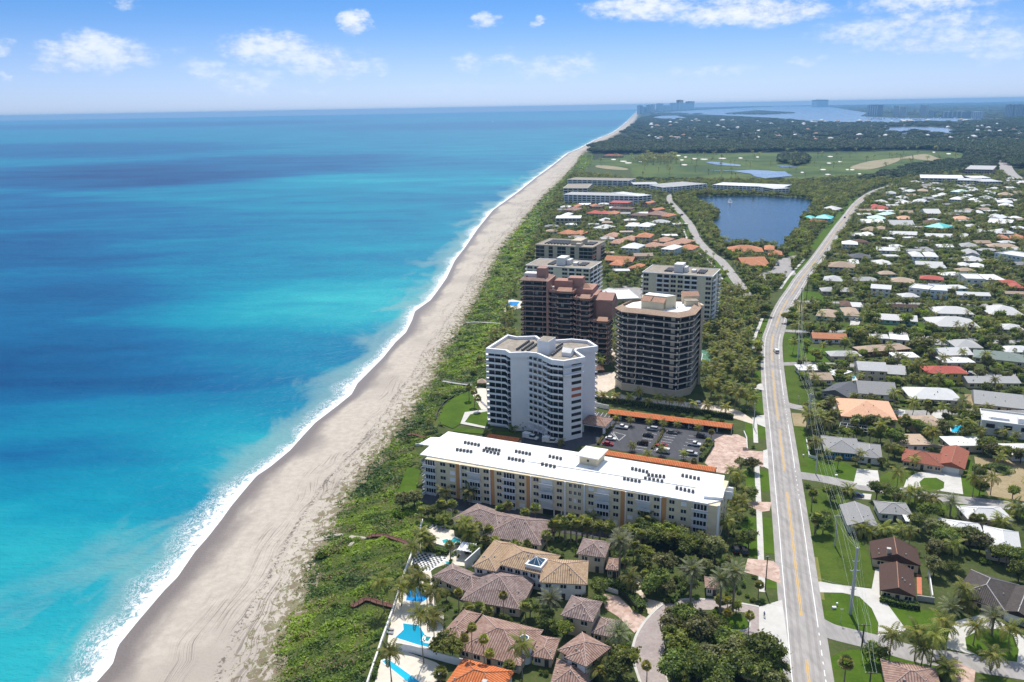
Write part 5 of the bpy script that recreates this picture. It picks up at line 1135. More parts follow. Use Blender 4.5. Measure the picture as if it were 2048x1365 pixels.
# farther blocks along the shore and the lake
PALEB = mat('pale_blue_white_stucco', (0.72, 0.74, 0.76), .8, .05)
for (nm, lb, fl, fr, bk, h, nf, wall, roof, cols, mk) in (
  ('condominium_block', 'low beige block with dark openings among trees by the dune', (45,1052), (252,1052), (60,1030), 8.0, 2, BEIGE, WHITER, 'wwwwww', 'the low beige block'),
  ('condominium_block', 'long pale blue and white block behind the pink townhouses', (110,858), (725,872), (180,836), 13, 4, PALEB, ROOFM['lgrey'], 'bwbwbwbwbwbwbwbw', 'the long pale blue block'),
  ('condominium_block', 'short wing of the pale blue block nearest the lake road', (725,872), (835,862), (770,820), 13, 4, PALEB, ROOFM['white'], 'bwb', None),
  ('condominium_block', 'white beachfront condominium nearest the golf course with dark balconies', (140,735), (640,745), (165,716), 12, 4, OFFW, GRAVEL, 'bbwbbwbbwbbw', 'the beachfront condominium by the golf course'),
  ('condominium_block', 'cream stepped condominium wing on the dune before the long pale block', (105,806), (310,806), (135,770), 11, 3, CREAM, GRAVEL, 'bwbwb', None),
  ('lakeside_block', 'long lakeside block with pale roof behind the fountain', (1330,778), (1905,800), (1380,756), 9, 3, PALEB, ROOFM['white'], 'wbwbwbwbwbwbwbwbwb', 'the long lakeside block'),
  ('lakeside_block', 'short white wing at the right end of the lakeside block', (1840,812), (1965,806), (1870,768), 9, 3, OFFW, ROOFM['white'], 'wbwb', None),
  ('lakeside_block', 'lakeside block with grey roof and white balconies left of the fountain', (1010,795), (1290,770), (1040,756), 9, 3, PALEB, ROOFM['lgrey'], 'wbwbwbwb', 'the grey lakeside block'),
  ('lakeside_block', 'low grey roofed wing near the bend of the lake road', (925,800), (1015,795), (950,775), 9, 3, PALEB, ROOFM['lgrey'], 'wbw', None),
  ('lakeside_block', 'grey roofed low building between the condominiums and the lakeside block', (685,775), (890,772), (700,757), 8, 2, OFFW, ROOFM['lgrey'], 'wwwwww', None)):
    k = flat_block(nm, lb, zC(fl)[0], zC(fr)[0], zC(bk)[0], h, nf, wall, roof, cols, 'ww')
    if mk: landmark(*k.wld(k.W/2, 4), mk)
ob = flat_block('office_building', 'pink three storey office building with rows of windows beside the highway', zB((1565,650))[0], zB((1795,655))[0], zB((1600,618))[0], 12, 3, mat('office_pink', (0.5, 0.36, 0.3), .85, .05), ROOFM['lgrey'], 'wwwwwwwwww', 'www', 'office', edge=mat('office_pink', (0,0,0))); landmark(*ob.wld(ob.W/2, 5), 'the pink office building')
for (lb, fl, fr, bk, n) in (('long white office building with dark windows right of the woods', (1500,740), (1690,745), (1510,722), 7), ('white office wing beside the long office building', (1690,752), (1865,752), (1700,730), 7), ('low white store roof in the woods beyond the houses', (1200,722), (1560,728), (1230,695), 10), ('far white office roof behind the long office building', (1615,722), (1780,722), (1620,704), 6)):
    k = flat_block('office_building', lb, zB(fl)[0], zB(fr)[0], zB(bk)[0], 7.5, 2, OFFW, ROOFM['white'], 'w'*n, 'ww', 'office')
landmark(*k.wld(5, 5), 'the white offices')
# skyline across the lagoon
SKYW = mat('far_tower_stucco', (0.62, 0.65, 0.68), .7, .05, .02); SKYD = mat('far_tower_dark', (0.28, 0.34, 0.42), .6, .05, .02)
def far_tower(px, ybase, w, ytop, m, name, label, depth=.6, ribs=4):
    w *= .72; a = G(px-w/2, ybase); c = G(px+w/2, ybase); W = np.linalg.norm(c-a); u = (c-a)/W
    lo, hi = 0., 900.
    for _ in range(40):
        mid = (lo+hi)/2; q = PX(a[0], a[1], mid)[1]
        if q > ytop: lo = mid
        else: hi = mid
    h = lo; b = Bld(name, label, 'tower', a, u); b.part('wall', m, 0, 0, 0, W, W*depth, h*.97); b.part('roof_plant', m, W*.3, W*depth*.2, h*.97, W*.65, W*depth*.7, h)
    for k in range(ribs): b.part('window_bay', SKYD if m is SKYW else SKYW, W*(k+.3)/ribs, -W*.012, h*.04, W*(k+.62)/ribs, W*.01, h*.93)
    return b
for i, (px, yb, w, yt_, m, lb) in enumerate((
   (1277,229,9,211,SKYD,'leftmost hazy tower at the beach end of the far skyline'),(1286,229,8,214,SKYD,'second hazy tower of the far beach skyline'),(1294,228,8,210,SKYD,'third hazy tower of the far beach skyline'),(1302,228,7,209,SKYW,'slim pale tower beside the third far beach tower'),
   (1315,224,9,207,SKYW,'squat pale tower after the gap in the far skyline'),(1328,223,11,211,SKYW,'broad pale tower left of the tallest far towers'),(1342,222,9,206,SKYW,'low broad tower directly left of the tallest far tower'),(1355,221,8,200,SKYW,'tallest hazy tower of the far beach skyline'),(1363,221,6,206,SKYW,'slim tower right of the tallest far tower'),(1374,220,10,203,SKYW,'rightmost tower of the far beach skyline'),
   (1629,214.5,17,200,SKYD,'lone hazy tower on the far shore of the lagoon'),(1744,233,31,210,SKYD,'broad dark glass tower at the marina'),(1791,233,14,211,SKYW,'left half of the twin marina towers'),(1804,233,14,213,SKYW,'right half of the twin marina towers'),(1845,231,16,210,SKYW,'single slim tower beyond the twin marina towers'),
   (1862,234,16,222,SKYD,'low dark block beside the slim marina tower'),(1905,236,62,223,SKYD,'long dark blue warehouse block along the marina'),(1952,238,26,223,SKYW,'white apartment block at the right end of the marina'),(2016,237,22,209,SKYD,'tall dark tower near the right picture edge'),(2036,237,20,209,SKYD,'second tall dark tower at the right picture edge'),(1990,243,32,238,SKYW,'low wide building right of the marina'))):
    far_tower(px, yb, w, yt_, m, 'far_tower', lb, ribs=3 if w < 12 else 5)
# ------------------------------------------------------------------ houses east of the road (eave line left, eave line right, top of roof; read from the enlargements)
_RT = {'h': 'hip', 'x': 'gable_x', 'y': 'gable_y', 'f': 'flat', 'd': 'deck'}
def table(z, txt):
    for ln in txt.strip().split('\n'):
        q = ln.split('|'); v = q[0].split(); xl, yl, xr, yr, yt = map(float, v[:5]); st = int(v[5]); rt = _RT[v[6]]; rm, wm = v[7], v[8]
        (p0, p1, p2) = z((xl, yl), (xr, yr), ((xl+xr)/2, yt))
        b = house((p0, p1), p2[1], st, rt, rm, wm, name='house', garage=len(v) > 9, caps=None)
        if len(q) > 1 and q[1].strip():
            b.e['label'] = q[1].strip(); HOUSES[-1]['label'] = q[1].strip()
        if len(q) > 2: landmark(*HOUSES[-1]['c'], q[2].strip())
table(zA, '''
555 445 690 450 412 2 h white lblue|two storey pale blue house with white roof beside the road|the pale blue two storey house
655 432 785 432 402 1 h brown beige|brown roofed bungalow tucked behind the pale blue two storey house
640 378 735 378 352 1 x white white
740 378 830 380 342 1 h white white
700 330 810 338 290 1 h tan beige|tan hip roofed bungalow near the far bend of the road
835 322 910 325 295 1 h tan beige
720 272 905 272 240 1 x white white|long white gabled bungalow near the far end of the road
765 236 920 240 206 1 h mint white|pale green roofed bungalow in front of the small yellow house
830 200 920 208 160 2 h mint yellow|small two storey yellow house with pale green roof|the small yellow house
790 155 930 160 125 1 h red tan|red tiled house nearest the far end of the road|the far red tiled house
785 136 840 138 114 1 h red tan|small red roof behind the far red tiled house
950 290 1155 292 240 1 x lgrey white
1000 240 1155 242 212 1 h salmon tan
1030 190 1145 192 168 1 x tan white
1240 195 1375 195 152 2 x white pink2|two storey rose pink house with white roof|the rose pink house
1220 277 1360 282 236 1 h brown tan|brown hip roof directly behind the turquoise roofed house
1222 302 1400 318 262 2 h turq orange|orange walled house with turquoise hip roof|the turquoise roofed house
1480 242 1635 242 213 1 h salmon white|flat looking terracotta pink roof right of the rose pink house|the terracotta pink bungalow
1745 268 1945 282 240 1 x white lblue
1755 232 1860 240 168 2 y white white
1575 302 1685 305 278 1 h white white
1670 352 1755 355 315 1 h white white
1810 358 1990 360 316 1 h white white
1825 398 1930 402 366 1 h orange beige|left half of the orange roofed pair near the right picture edge|the orange roofed pair
1935 400 2060 406 360 1 h orange beige|right half of the orange roofed pair near the right picture edge
950 366 1180 372 340 1 x white white
1240 386 1470 392 358 1 x white white
1515 382 1580 386 355 1 h white aqua
1535 467 1685 472 430 1 h lgrey white
1760 466 2005 472 438 1 h tan beige|long tan roofed bungalow below the orange roofed pair
1800 520 2060 560 490 2 d white lblue|modern white two storey house with flat roof and blue shaded walls|the modern white house by the right picture edge
1560 532 1690 537 476 1 y lgrey lblue
1560 582 1720 588 540 1 h white white
1490 618 1590 626 592 1 h white white
1600 630 1720 638 598 1 h white white
1130 547 1235 550 502 2 h white lblue|left gable of the two storey white house in the palms|the white gabled pair
1240 548 1350 552 505 2 h white white|right gable of the two storey white house in the palms
1080 502 1310 506 485 1 x lgrey white
840 496 1035 502 468 1 x white white
830 612 985 614 570 1 h white white
1160 612 1390 620 586 1 x white white
620 556 800 562 518 1 h dgrey grey|slate grey hip roof behind the tan two storey house
440 630 665 642 585 2 h tan grey|tan roofed two storey house with grey walls beside the road|the tan two storey house
605 602 700 606 566 1 h white white
400 742 560 752 700 1 h lgrey white|pale grey hip roof behind the hedge nearest the road bend
655 746 865 748 712 1 h lgrey white
945 752 1150 766 716 1 h tan beige|tan hip roofed bungalow beside the red roofed house
1190 728 1390 742 700 2 h red tan|two storey house with bright red hip roof|the bright red roofed house
1570 735 1740 740 684 2 d white white|tall white modern house with stepped flat roofs|the stepped white modern house
1740 740 1900 742 690 1 f white white
1860 762 2000 768 735 1 h red rust
1945 802 2060 806 762 1 h red rust
1095 806 1270 826 775 2 d white white|left part of the large white modern villa|the large white modern villa
1270 826 1430 836 770 2 d white lblue|right part of the large white modern villa
790 806 960 818 776 2 x white white
390 832 655 838 797 1 h lgrey beige|pale grey roofed bungalow with bright lawn by the road
1500 862 1780 872 836 1 x white white
1895 852 2060 857 830 1 x tan white
340 1032 505 1047 976 1 h tan aqua|tan hip roofed house with aqua walls beside the road|the aqua walled house
580 1032 720 1037 960 1 h tan aqua g|garage wing of the aqua walled house
640 962 735 966 920 1 f white white
545 952 645 957 906 1 h brown white
960 962 1185 967 936 1 x dbrown white|long dark brown gabled bungalow behind the aqua walled ranch house
1320 1012 1645 1022 952 1 h white white
1765 1022 2060 1032 942 1 h white cream|broad white hip roof at the right picture edge|the broad white hip roofed house
1290 1117 1700 1132 1036 1 h white white|large white hip roof with pool walls beside the street
850 1062 1180 1082 1020 1 x white aqua|white roofed ranch house with aqua walls behind a lawn|the aqua ranch house
1860 1142 2060 1152 1096 1 h white white
315 1217 605 1227 1172 1 x orange white|low orange roofed bungalow with white sunroom on the open lawn|the orange roofed bungalow
790 1217 950 1225 1178 1 f white white
950 1226 1110 1238 1182 1 f white white
730 1332 1130 1302 1266 1 h tan rust|tan hip roofed house with rust red walls|the rust walled house
1490 1292 1720 1297 1222 1 h lgrey white
1360 1360 1640 1352 1290 1 x white pink
''')
table(zF, '''
1630 265 2060 312 216 1 h green cream|grey green hip roofed house near the right picture edge|the grey green roofed house
690 372 935 384 302 2 x lgrey beige|two storey beige house with pale gabled roof behind the pergola|the beige gabled house
930 402 1090 412 332 1 x lgrey beige
1255 396 1600 402 336 2 h red yellow|yellow two storey house with red hip roof|the yellow house
380 548 615 602 462 1 y dgrey grey|slate grey gabled house with a small pool by the road|the slate grey house
690 562 1015 582 464 1 x grey white|grey gabled house with white porch behind the salmon roof|the grey gabled house
1120 605 1550 622 512 1 h white beige|long white hip roof with palms in front
1590 478 2030 480 420 1 x lgrey cream|long pale grey gabled house right of the yellow house
1640 645 2060 692 552 1 x lgrey beige|long pale roof behind the modern white villa
550 748 1015 782 608 2 h salmon beige|large two storey house with salmon hip roof|the salmon roofed house
1150 845 1430 842 745 1 h tan tan|brown tan hip roof between palms and a pool|the brown tan bungalow
''')
def big_panes(b):
    for x in (-.3, .02, .34): b.seg('picture_window', GLASS, (b.W*x-1.6, .5), (b.W*x+1.6, .5), 0, .08, 3.4, 5.2)
    b.part('roof_room', WHITE, b.W*.2, 3, b.ze, b.W*.32, 6, b.ze+2.4); b.part('roof_deck_wall', WHITE, -b.W*.3, 5, b.ze+.1, b.W*.05, 8, b.ze+1.0)
b = house(zF((1690,792),(2140,850)), zF((1900,700))[0][1], 2, 'deck', 'white', 'white', name='house', label='modern white villa with square dark windows above palms', nwin=1, extra=big_panes, depth=16); landmark(*HOUSES[-1]['c'], 'the modern white villa')
# the blue house with grey hip roofs and pool cage
b = house(zF((410,1035),(720,1062)), zF((600,925))[0][1], 1, 'hip', 'grey', 'blue', name='house', label='blue house with wide grey hip roof beside the road', caps=CAPG, nwin=7); landmark(*HOUSES[-1]['c'], 'the blue house')
house(zF((680,1075),(890,1100)), zF((780,960))[0][1], 1, 'hip', 'grey', 'white', name='house', label='white garage wing of the blue house with grey roof', caps=CAPG, garage=True, nwin=3, depth=15)
def cage(px, h=3.4):
    c = [G(*p) for p in px]; b = Bld('pool_cage', 'white framed pool cage behind the blue house', 'pool cage', c[0], c[1]-c[0]); W = np.linalg.norm(c[1]-c[0]); D = 7.0
    for k in range(6):
        x = W*k/5
        for y in (0, D): b.part('post', WHITE, x-.05, y-.05, 0, x+.05, y+.05, h)
        b.part('beam', WHITE, x-.05, 0, h, x+.05, D, h+.1)
    for y in (0, D/2, D): b.part('rail', WHITE, 0, y-.05, h+.1, W, y+.05, h+.2)
cage(zF((525,905),(820,950)))
b = house(zF((1045,1112),(1390,1165)), zF((1200,1040))[0][1], 1, 'hip', 'rust', 'beige', name='house', label='rust red hip roofed house behind the horseshoe driveway', caps=CAPT, nwin=5); landmark(*HOUSES[-1]['c'], 'the rust red roofed house')
house(zF((1330,1140),(1565,1185)), zF((1440,985))[0][1], 1, 'gable_y', 'rust', 'beige', name='house', label='garage wing of the rust red roofed house', caps=CAPT, garage=True, nwin=2)
b = house(zH((600,620),(860,640)), zH((780,420))[0][1], 1, 'gable_y', 'grey', 'white', name='house', label='grey gabled house with white flat porch under the power lines', caps=CAPG); landmark(*HOUSES[-1]['c'], 'the grey house under the power lines')
def porch(b): b.part('porch_roof', WHITER, 2, -4.5, 2.75, b.W/2-1, 1.0, 2.95); [b.part('post', WHITE, x, -4.3, 0, x+.15, -4.15, 2.75) for x in (2.2, b.W/2-1.4)]
house(zH((860,520),(1140,540)), zH((1000,440))[0][1], 1, 'hip', 'grey', 'white', name='house', label='right hand wing of the grey house under the power lines', caps=CAPG, extra=porch)
b = house(zH((1375,690),(1740,740)), zH((1560,600))[0][1], 1, 'hip', 'white', 'beige', name='house', label='white standing seam hip roof among palms', caps=WHITE); landmark(*HOUSES[-1]['c'], 'the standing seam white roof')
house(zH((1730,830),(2040,890)), zH((1860,690))[0][1], 1, 'hip', 'white', 'beige', name='house', label='right wing of the standing seam white roofed house', caps=WHITE, depth=18); house(zH((1590,570),(1970,580)), zH((1780,540))[0][1], 1, 'hip', 'white', 'beige', name='house', label='rear wing of the standing seam white roofed house', caps=WHITE, depth=10)
b = house(zI((800,350),(1205,410)), zI((1010,175))[0][1], 1, 'gable_y', 'dbrown', 'beige', name='house', label='rear half of the dark brown gabled house with chimney', caps=CAPT, depth=11, pitch=.4, extra=chimney(-2.2, 1.5, 3.4, BEIGE)); landmark(*HOUSES[-1]['c'], 'the dark brown gabled house')
house(zI((868,610),(1166,665)), zI((1020,330))[0][1], 1, 'gable_y', 'dbrown', 'cream', name='house', label='front half of the dark brown gabled house with arched gable', caps=CAPT, depth=15, pitch=.4, nwin=3)
HARD.append(pts(*zI((1165,475),(1210,490),(1215,650),(1170,640)))); gsheet('terrace', zI((1168,475),(1208,490),(1213,650),(1172,640)), mat('red_tile_terrace', (0.5, 0.16, 0.09), .8, .1), .09)
b = house(zI((1480,640),(1890,780)), zI((1700,510))[0][1], 1, 'hip', 'dtile', 'beige', name='house', label='dark tiled hip roof with skylights at the right edge', caps=CAPG, pitch=.42); landmark(*HOUSES[-1]['c'], 'the dark tiled house')
house(zI((1870,780),(2120,860)), zI((2000,520))[0][1], 1, 'gable_y', 'dtile', 'white', name='house', label='garage wing of the dark tiled house at the right edge', caps=CAPG, garage=True, depth=16)
b = house(zI((920,1420),(1400,1500)), zI((1130,1270))[0][1], 1, 'hip', 'pinkt', 'beige', name='house', label='pink tiled hip roof cut by the lower picture edge', caps=CAPM); landmark(*HOUSES[-1]['c'], 'the pink tiled roof at the lower edge')
# far rows
table(zB, '''
845 925 945 926 890 1 h white white
985 930 1105 936 895 1 h white white
1130 917 1235 921 862 2 h white white
1005 890 1110 892 862 1 h white white
1045 832 1130 836 790 2 h white lblue|blue and white two storey house at the edge of the far woods|the blue house by the far woods
915 850 1000 852 800 2 h lgrey lblue
1175 831 1265 833 786 2 h tan tan|tan two storey house at the edge of the far woods|the tan house by the far woods
1285 822 1380 826 798 1 h white white
1310 862 1390 866 836 1 h white white
1430 896 1530 901 852 2 h white white
1440 833 1535 840 782 2 h mint aqua|aqua two storey house at the edge of the far woods|the aqua house by the far woods
1580 902 1660 906 866 1 h white white
1580 827 1680 831 791 1 h white tan
1700 890 1810 892 850 1 h lgrey lblue
1735 812 1810 816 790 1 h white white
1735 852 1800 856 826 1 h white aqua
1830 862 1950 866 806 2 h tan pink|tan roofed pink house near the right end of the far row|the tan roofed pink house
1830 922 1960 926 870 2 h white white
1840 952 1970 956 925 1 h white white
265 1057 350 1058 1020 1 h turq aqua|small turquoise roof at the lake edge
330 1052 470 1058 982 2 h turq aqua|turquoise roofed house on the lake shore|the turquoise lake house
290 1077 440 1081 1046 1 h red beige|red roofed bungalow in front of the turquoise lake house
370 977 510 986 928 1 h white white|white hip roof behind the turquoise lake house
1650 1010 1720 1012 985 1 h white beige
1750 1040 1840 1045 1010 1 h white white
1480 1002 1620 1006 985 1 x lgrey white
''')
# west strip: tiled houses, villas, townhouses, restaurant
table(zC, '''
430 1202 540 1207 1142 1 h terra beige
555 1228 685 1237 1162 1 h terra beige
690 1207 820 1212 1166 2 h orange beige|orange hip roofed two storey villa in the row of tiled villas|the orange roofed villa
835 1238 950 1247 1177 1 h terra beige
965 1248 1105 1262 1187 1 h terra beige
475 1257 575 1262 1215 1 h terra beige
740 1283 860 1292 1242 1 h terra beige
885 1278 1010 1287 1236 1 h terra beige
1035 1303 1165 1312 1256 1 h orange beige|orange hip roof at the lake road end of the tiled villas
610 1117 700 1120 1070 2 h white lblue|white two storey villa with small tower amid the trees|the white tower villa
700 1118 820 1124 1080 2 h white lblue
575 1293 720 1302 1238 2 h white lblue
905 1303 1010 1312 1252 2 h white lblue
345 1132 455 1141 1092 1 h white white
375 1072 450 1076 1046 1 h white white
820 1087 970 1092 1062 1 h lgrey white
80 1030 150 1032 995 2 h white lblue|pale blue house in the trees by the dune
45 1178 150 1184 1134 1 h orange beige|left orange roof behind the beige block|the orange roofs by the dune
150 1182 255 1188 1142 1 h orange beige|right orange roof behind the beige block
900 1035 970 1040 990 2 h orange beige|orange roofed house beside the lake road|the orange house by the lake road
430 540 580 542 498 2 h rust tan|red roofed clubhouse at the edge of the golf course|the golf clubhouse
105 985 205 990 950 2 h pinkt pink
160 960 215 962 870 2 y orange pink
295 955 345 957 880 2 y orange pink
345 960 420 962 885 2 f pinkt pink
290 1012 370 1015 966 2 h red beige|left of the three bright red townhouse roofs|the three red townhouse roofs
370 1015 450 1018 972 2 h red beige|middle of the three bright red townhouse roofs
450 1017 540 1020 970 2 h orange beige|right of the three bright red townhouse roofs
480 925 640 930 885 3 f red pink|row of pink townhouses with red awnings below the pale blue block|the pink townhouses
485 975 670 980 940 2 f pinkt pink
750 930 805 933 880 3 y orange pink
800 985 860 990 925 3 y orange pink
650 1030 790 1035 985 2 f pinkt pink
770 1020 920 1030 985 2 h pinkt pink
''')
table(zD, '''
932 560 1265 566 502 1 h orange cream|long orange roofed restaurant on the lake shore|the lakeside restaurant
1265 545 1360 548 500 2 h orange cream|square orange roofed tower of the lakeside restaurant
1300 590 1435 594 546 1 h orange cream|right wing of the lakeside restaurant
1075 688 1285 694 640 1 h orange cream|front wing of the restaurant beside the parking lot
975 640 1075 690 600 1 y orange cream|left wing of the restaurant beside the lake road
''')
table(zE, '''
1215 590 1550 610 540 1 x orange beige|long orange carport roof behind the pale yellow block
1260 645 1420 655 580 1 h orange beige|orange hip roof among palms right of the pale yellow block
1480 680 1600 692 625 1 h orange beige|small orange hip roof among palms by the cream tower
''')
def infill(poly, n, seed):
    P = [tuple(G(*p)) for p in poly]; A = np.array(P); r = np.random.default_rng(seed); k = 0
    for _ in range(6000):
        if k >= n: break
        x, y = r.uniform(A[:, 0].min(), A[:, 0].max()), r.uniform(A[:, 1].min(), A[:, 1].max())
        if not inside((x, y), P): continue
        W, D = r.uniform(12, 19), r.uniform(9, 12); u = np.array([math.cos(-.05), math.sin(-.05)]); v = np.array([-u[1], u[0]]); c = np.array([x, y])
        if any(abs((c-b[0]) @ b[1]) < b[2]+W/2+1.5 and abs((c-b[0]) @ np.array([-b[1][1], b[1][0]])) < b[3]+D/2+2.5 for b in BLOCKED): continue
        if any(min(np.hypot(q[0]-x, q[1]-y) for q in L) < h_+D/2+1.5 for L, h_ in ((dense(L_, 4), h2) for L_, h2 in ROADS if abs(np.array(L_)[:, 1].mean()-y) < 500)): continue
        if any(inside((x, y), L_) for L_ in LAWNS) or any(inside((x, y), L_) for L_ in HARD): continue
        a, b_ = c-u*W/2-v*D/2, c+u*W/2-v*D/2; house((PX(a[0], a[1], 2.9), PX(b_[0], b_[1], 2.9)), 0, 1, str(r.choice(['hip', 'hip', 'gable_x', 'flat'])), str(r.choice(['white', 'white', 'lgrey', 'white', 'tan', 'grey'])), str(r.choice(['white', 'beige', 'white', 'aqua'])), depth=D, nwin=3); k += 1
infill([(1600,640),(1650,500),(1740,402),(1830,366),(2048,358),(2060,660),(1640,690)], 85, 31); infill([(1610,700),(2060,690),(2060,960),(1800,930),(1640,850)], 12, 32); infill([(1090,480),(1110,425),(1140,400),(1330,420),(1385,480),(1400,530),(1230,560)], 26, 33)
HOUSES_N = len(HOUSES)
# ------------------------------------------------------------------ the tiled estate in the foreground
def villa(e, ytop_pt, st, roof, rm, wm, label, mark=None, caps=CAPM, **kw):
    b = house(e, ytop_pt[1], st, roof, rm, wm, name='villa', label=label, caps=caps, pitch=kw.pop('pitch', .4), **kw)
    if mark: landmark(*HOUSES[-1]['c'], mark)
    return b
villa(zN((308,566),(600,675)), zN((450,525))[0], 1, 'hip', 'mauve', 'white', 'narrow mauve tiled wing nearest the long apartment block', 'the rear mauve villa')
villa(zN((500,668),(850,728)), zN((690,578))[0], 1, 'hip', 'mauve', 'beige', 'large mauve tiled hip roof before the long apartment block', depth=17)
villa(zJ((1000,418),(1195,458)), zJ((1130,230))[0], 2, 'hip', 'ochre', 'white', 'beach wing of the white villa with ochre tiles', 'the white villa with ochre tiles', depth=17)
def ochre_extra(b):
    x, y, z = b.W*.22, 2.2, b.ze+.6
    b.part('skylight_base', WHITE, x-2.6, y-1.0, z-.8, x+2.6, y+4.2, z+.9)
    mb = MB(); q = [(x-2.1,y-.5,z+.92),(x+2.1,y-.5,z+.92),(x+2.1,y+3.7,z+.92),(x-2.1,y+3.7,z+.92)]; t = (x,y+1.6,z+2.6)
    for k in range(4): mb.poly([q[k], q[(k+1) % 4], t])
    s = mb.build('skylight', GLASSB, b.e)
    for k in range(4):
        mb = MB(); mb.tube([q[k], t], .08, 4); mb.build('glazing_bar', WHITE, s); mb = MB(); m_ = [(q[k][i]+q[(k+1) % 4][i])/2 for i in range(3)]; mb.tube([m_, t], .05, 4); mb.build('glazing_bar', WHITE, s)
villa(zJ((1200,395),(1600,490)), zJ((1430,300))[0], 2, 'hip', 'ochre', 'white', 'rear range of the white villa with glass pyramid skylight', extra=ochre_extra, nwin=6)
villa(zJ((1550,545),(1945,565)), zJ((1760,400))[0], 2, 'hip', 'ochre', 'white', 'road wing of the white villa with ochre tiles', depth=13)
villa(zJ((672,495),(1010,645)), zJ((900,440))[0], 1, 'hip', 'mauve', 'beige', 'mauve tiled pool wing of the middle villa', 'the middle mauve villa', depth=9)
villa(zJ((905,690),(1400,770)), zJ((1150,525))[0], 1, 'hip', 'mauve', 'beige', 'large mauve tiled hip roof of the middle villa', depth=18)
villa(zJ((752,960),(900,1005)), zJ((850,830))[0], 1, 'hip', 'pinkt', 'white', 'small pink tiled pavilion by the lower pools', depth=12)
villa(zJ((870,1090),(1395,1232)), zJ((1120,925))[0], 1, 'hip', 'pinkt', 'beige', 'long pink tiled villa with four slim palms in front', 'the pink tiled villa', depth=16, nwin=5)
villa(zJ((1480,1150),(1660,1180)), zJ((1560,1010))[0], 1, 'hip', 'pinkt', 'beige', 'pink tiled wing right of the round turret', depth=9)
villa(zJ((760,1400),(1200,1520)), zJ((900,1270))[0], 1, 'hip', 'oran2', 'white', 'bright orange tiled roof with white chimney at the lower edge', 'the bright orange roof', caps=CAPT, extra=chimney(3, 2.5, 2.6, WHITE))
villa(zK((85,815),(350,872)), zK((240,680))[0], 2, 'hip', 'mauve', 'beige', 'upper mauve tiled guest house by the paver court', 'the mauve guest house', depth=10)
villa(zK((335,960),(520,1000)), zK((430,840))[0], 1, 'hip', 'mauve', 'beige', 'low mauve tiled porch wing of the guest house', depth=8)
villa(zK((60,1100),(300,1235)), zK((180,985))[0], 2, 'hip', 'pinkt', 'beige', 'pink tiled guest house above the white walkway', 'the pink guest house', depth=10); villa(zK((290,1235),(455,1060)), zK((400,1040))[0], 2, 'hip', 'pinkt', 'white', 'cross wing of the pink guest house', depth=6)
villa(zK((0,1380),(290,1420)), zK((130,1230))[0], 1, 'hip', 'pinkt', 'beige', 'low pink tiled roof below the white walkway')
villa(zK((215,312),(452,345)), zK((340,200))[0], 2, 'hip', 'mauve', 'beige', 'mauve tiled guest house below the sabal palms', 'the rear guest house', depth=10); villa(zK((455,440),(560,450)), zK((510,330))[0], 1, 'hip', 'pinkt', 'beige', 'small tiled entry wing of the rear guest house', depth=7)
villa(zK((1270,590),(1390,600)), zK((1330,530))[0], 1, 'hip', 'pinkt', 'white', 'small gatehouse with tiled roof under the date palms', 'the gatehouse')
# round turret
def turret():
    c = G(*zJ((1430,1180))[0]); b = Bld('turret', 'round white turret with conical tiled roof and glass lantern', 'turret', c)
    m = MB(); m.tube([(0, 0, 0), (0, 0, 5.0)], 2.1, 24); m.build('wall', OFFW, b.e); m = MB(); n = 24
    for k in range(n):
        a0, a1 = 2*math.pi*k/n, 2*math.pi*(k+1)/n; q = [(2.6*math.cos(a0),2.6*math.sin(a0),4.9),(2.6*math.cos(a1),2.6*math.sin(a1),4.9),(1.1*math.cos(a1),1.1*math.sin(a1),6.2),(1.1*math.cos(a0),1.1*math.sin(a0),6.2)]; m.poly(q, slope_uv(q, q[0], q[1]))
    m.build('roof', ROOFM['pinkt'], b.e); m = MB(); m.tube([(0,0,6.1),(0,0,6.7),(0,0,7.5)], [1.15,1.1,.05], 12); m.build('lantern', GLASSB, b.e); m = MB(); m.tube([(0,0,6.6),(0,0,6.75)], 1.25, 16); m.build('lantern_rim', WHITE, b.e)
turret()
# ------------------------------------------------------------------ carports and tiled roof strips
def carport(e, ytop, depth, label, mark=None, posts=True, zb=2.7):
    a, c = G(*e[0], zb), G(*e[1], zb); b = Bld('carport', label, 'carport', a, c-a); W = np.linalg.norm(c-a); D = depth
    add_roof(b, 'gable_x', 0, 0, W, D, zb, .34, ROOFM['oran2'], None)
    if posts:
        n = max(3, int(W/6))
        for k in range(n+1): b.part('post', WHITE, W*k/n-.12 if k else .0, .5, 0, W*k/n+.12 if k < n else W, .75, zb-.18)
        b.part('back_wall', BEIGE, 0, D-.4, 0, W, D-.15, zb-.18)
    else: b.part('wall', BEIGE, .2, .3, 0, W-.2, D-.3, zb-.18)
    block_poly([b.wld(0, 0), b.wld(W, 0), b.wld(W, D), b.wld(0, D)])
    if mark: landmark(*b.wld(W/2, 2), mark)
    return b
CP = carport(zL((297,352),(1425,490)), 0, 6.0, 'long open carport with bright orange tiled roof', 'the orange carport')
carport(zL((255,725),(1272,885)), 0, 4.6, 'long orange tiled roof strip behind the white apartment roof', None, False); carport(zM((780,1030),(1070,1072)), 0, 5.0, 'short orange tiled roof strip beside the utility trucks', None, False)
# white carports and car park roofs north of the dark tower
flat_block('carport', 'white roofed car shelter behind the pink tower', zP((945,410))[0], zP((1085,360))[0], zP((1000,345))[0], 3.2, 1, GREYC, ROOFM['white'], '...', None, 'carport', edge_h=.3); flat_block('carport', 'broad white garage roof between the pink and dark towers', zP((1045,450))[0], zP((1270,440))[0], zP((1130,360))[0], 4.0, 1, BEIGE, ROOFM['white'], '...', None, 'garage', edge_h=.3)
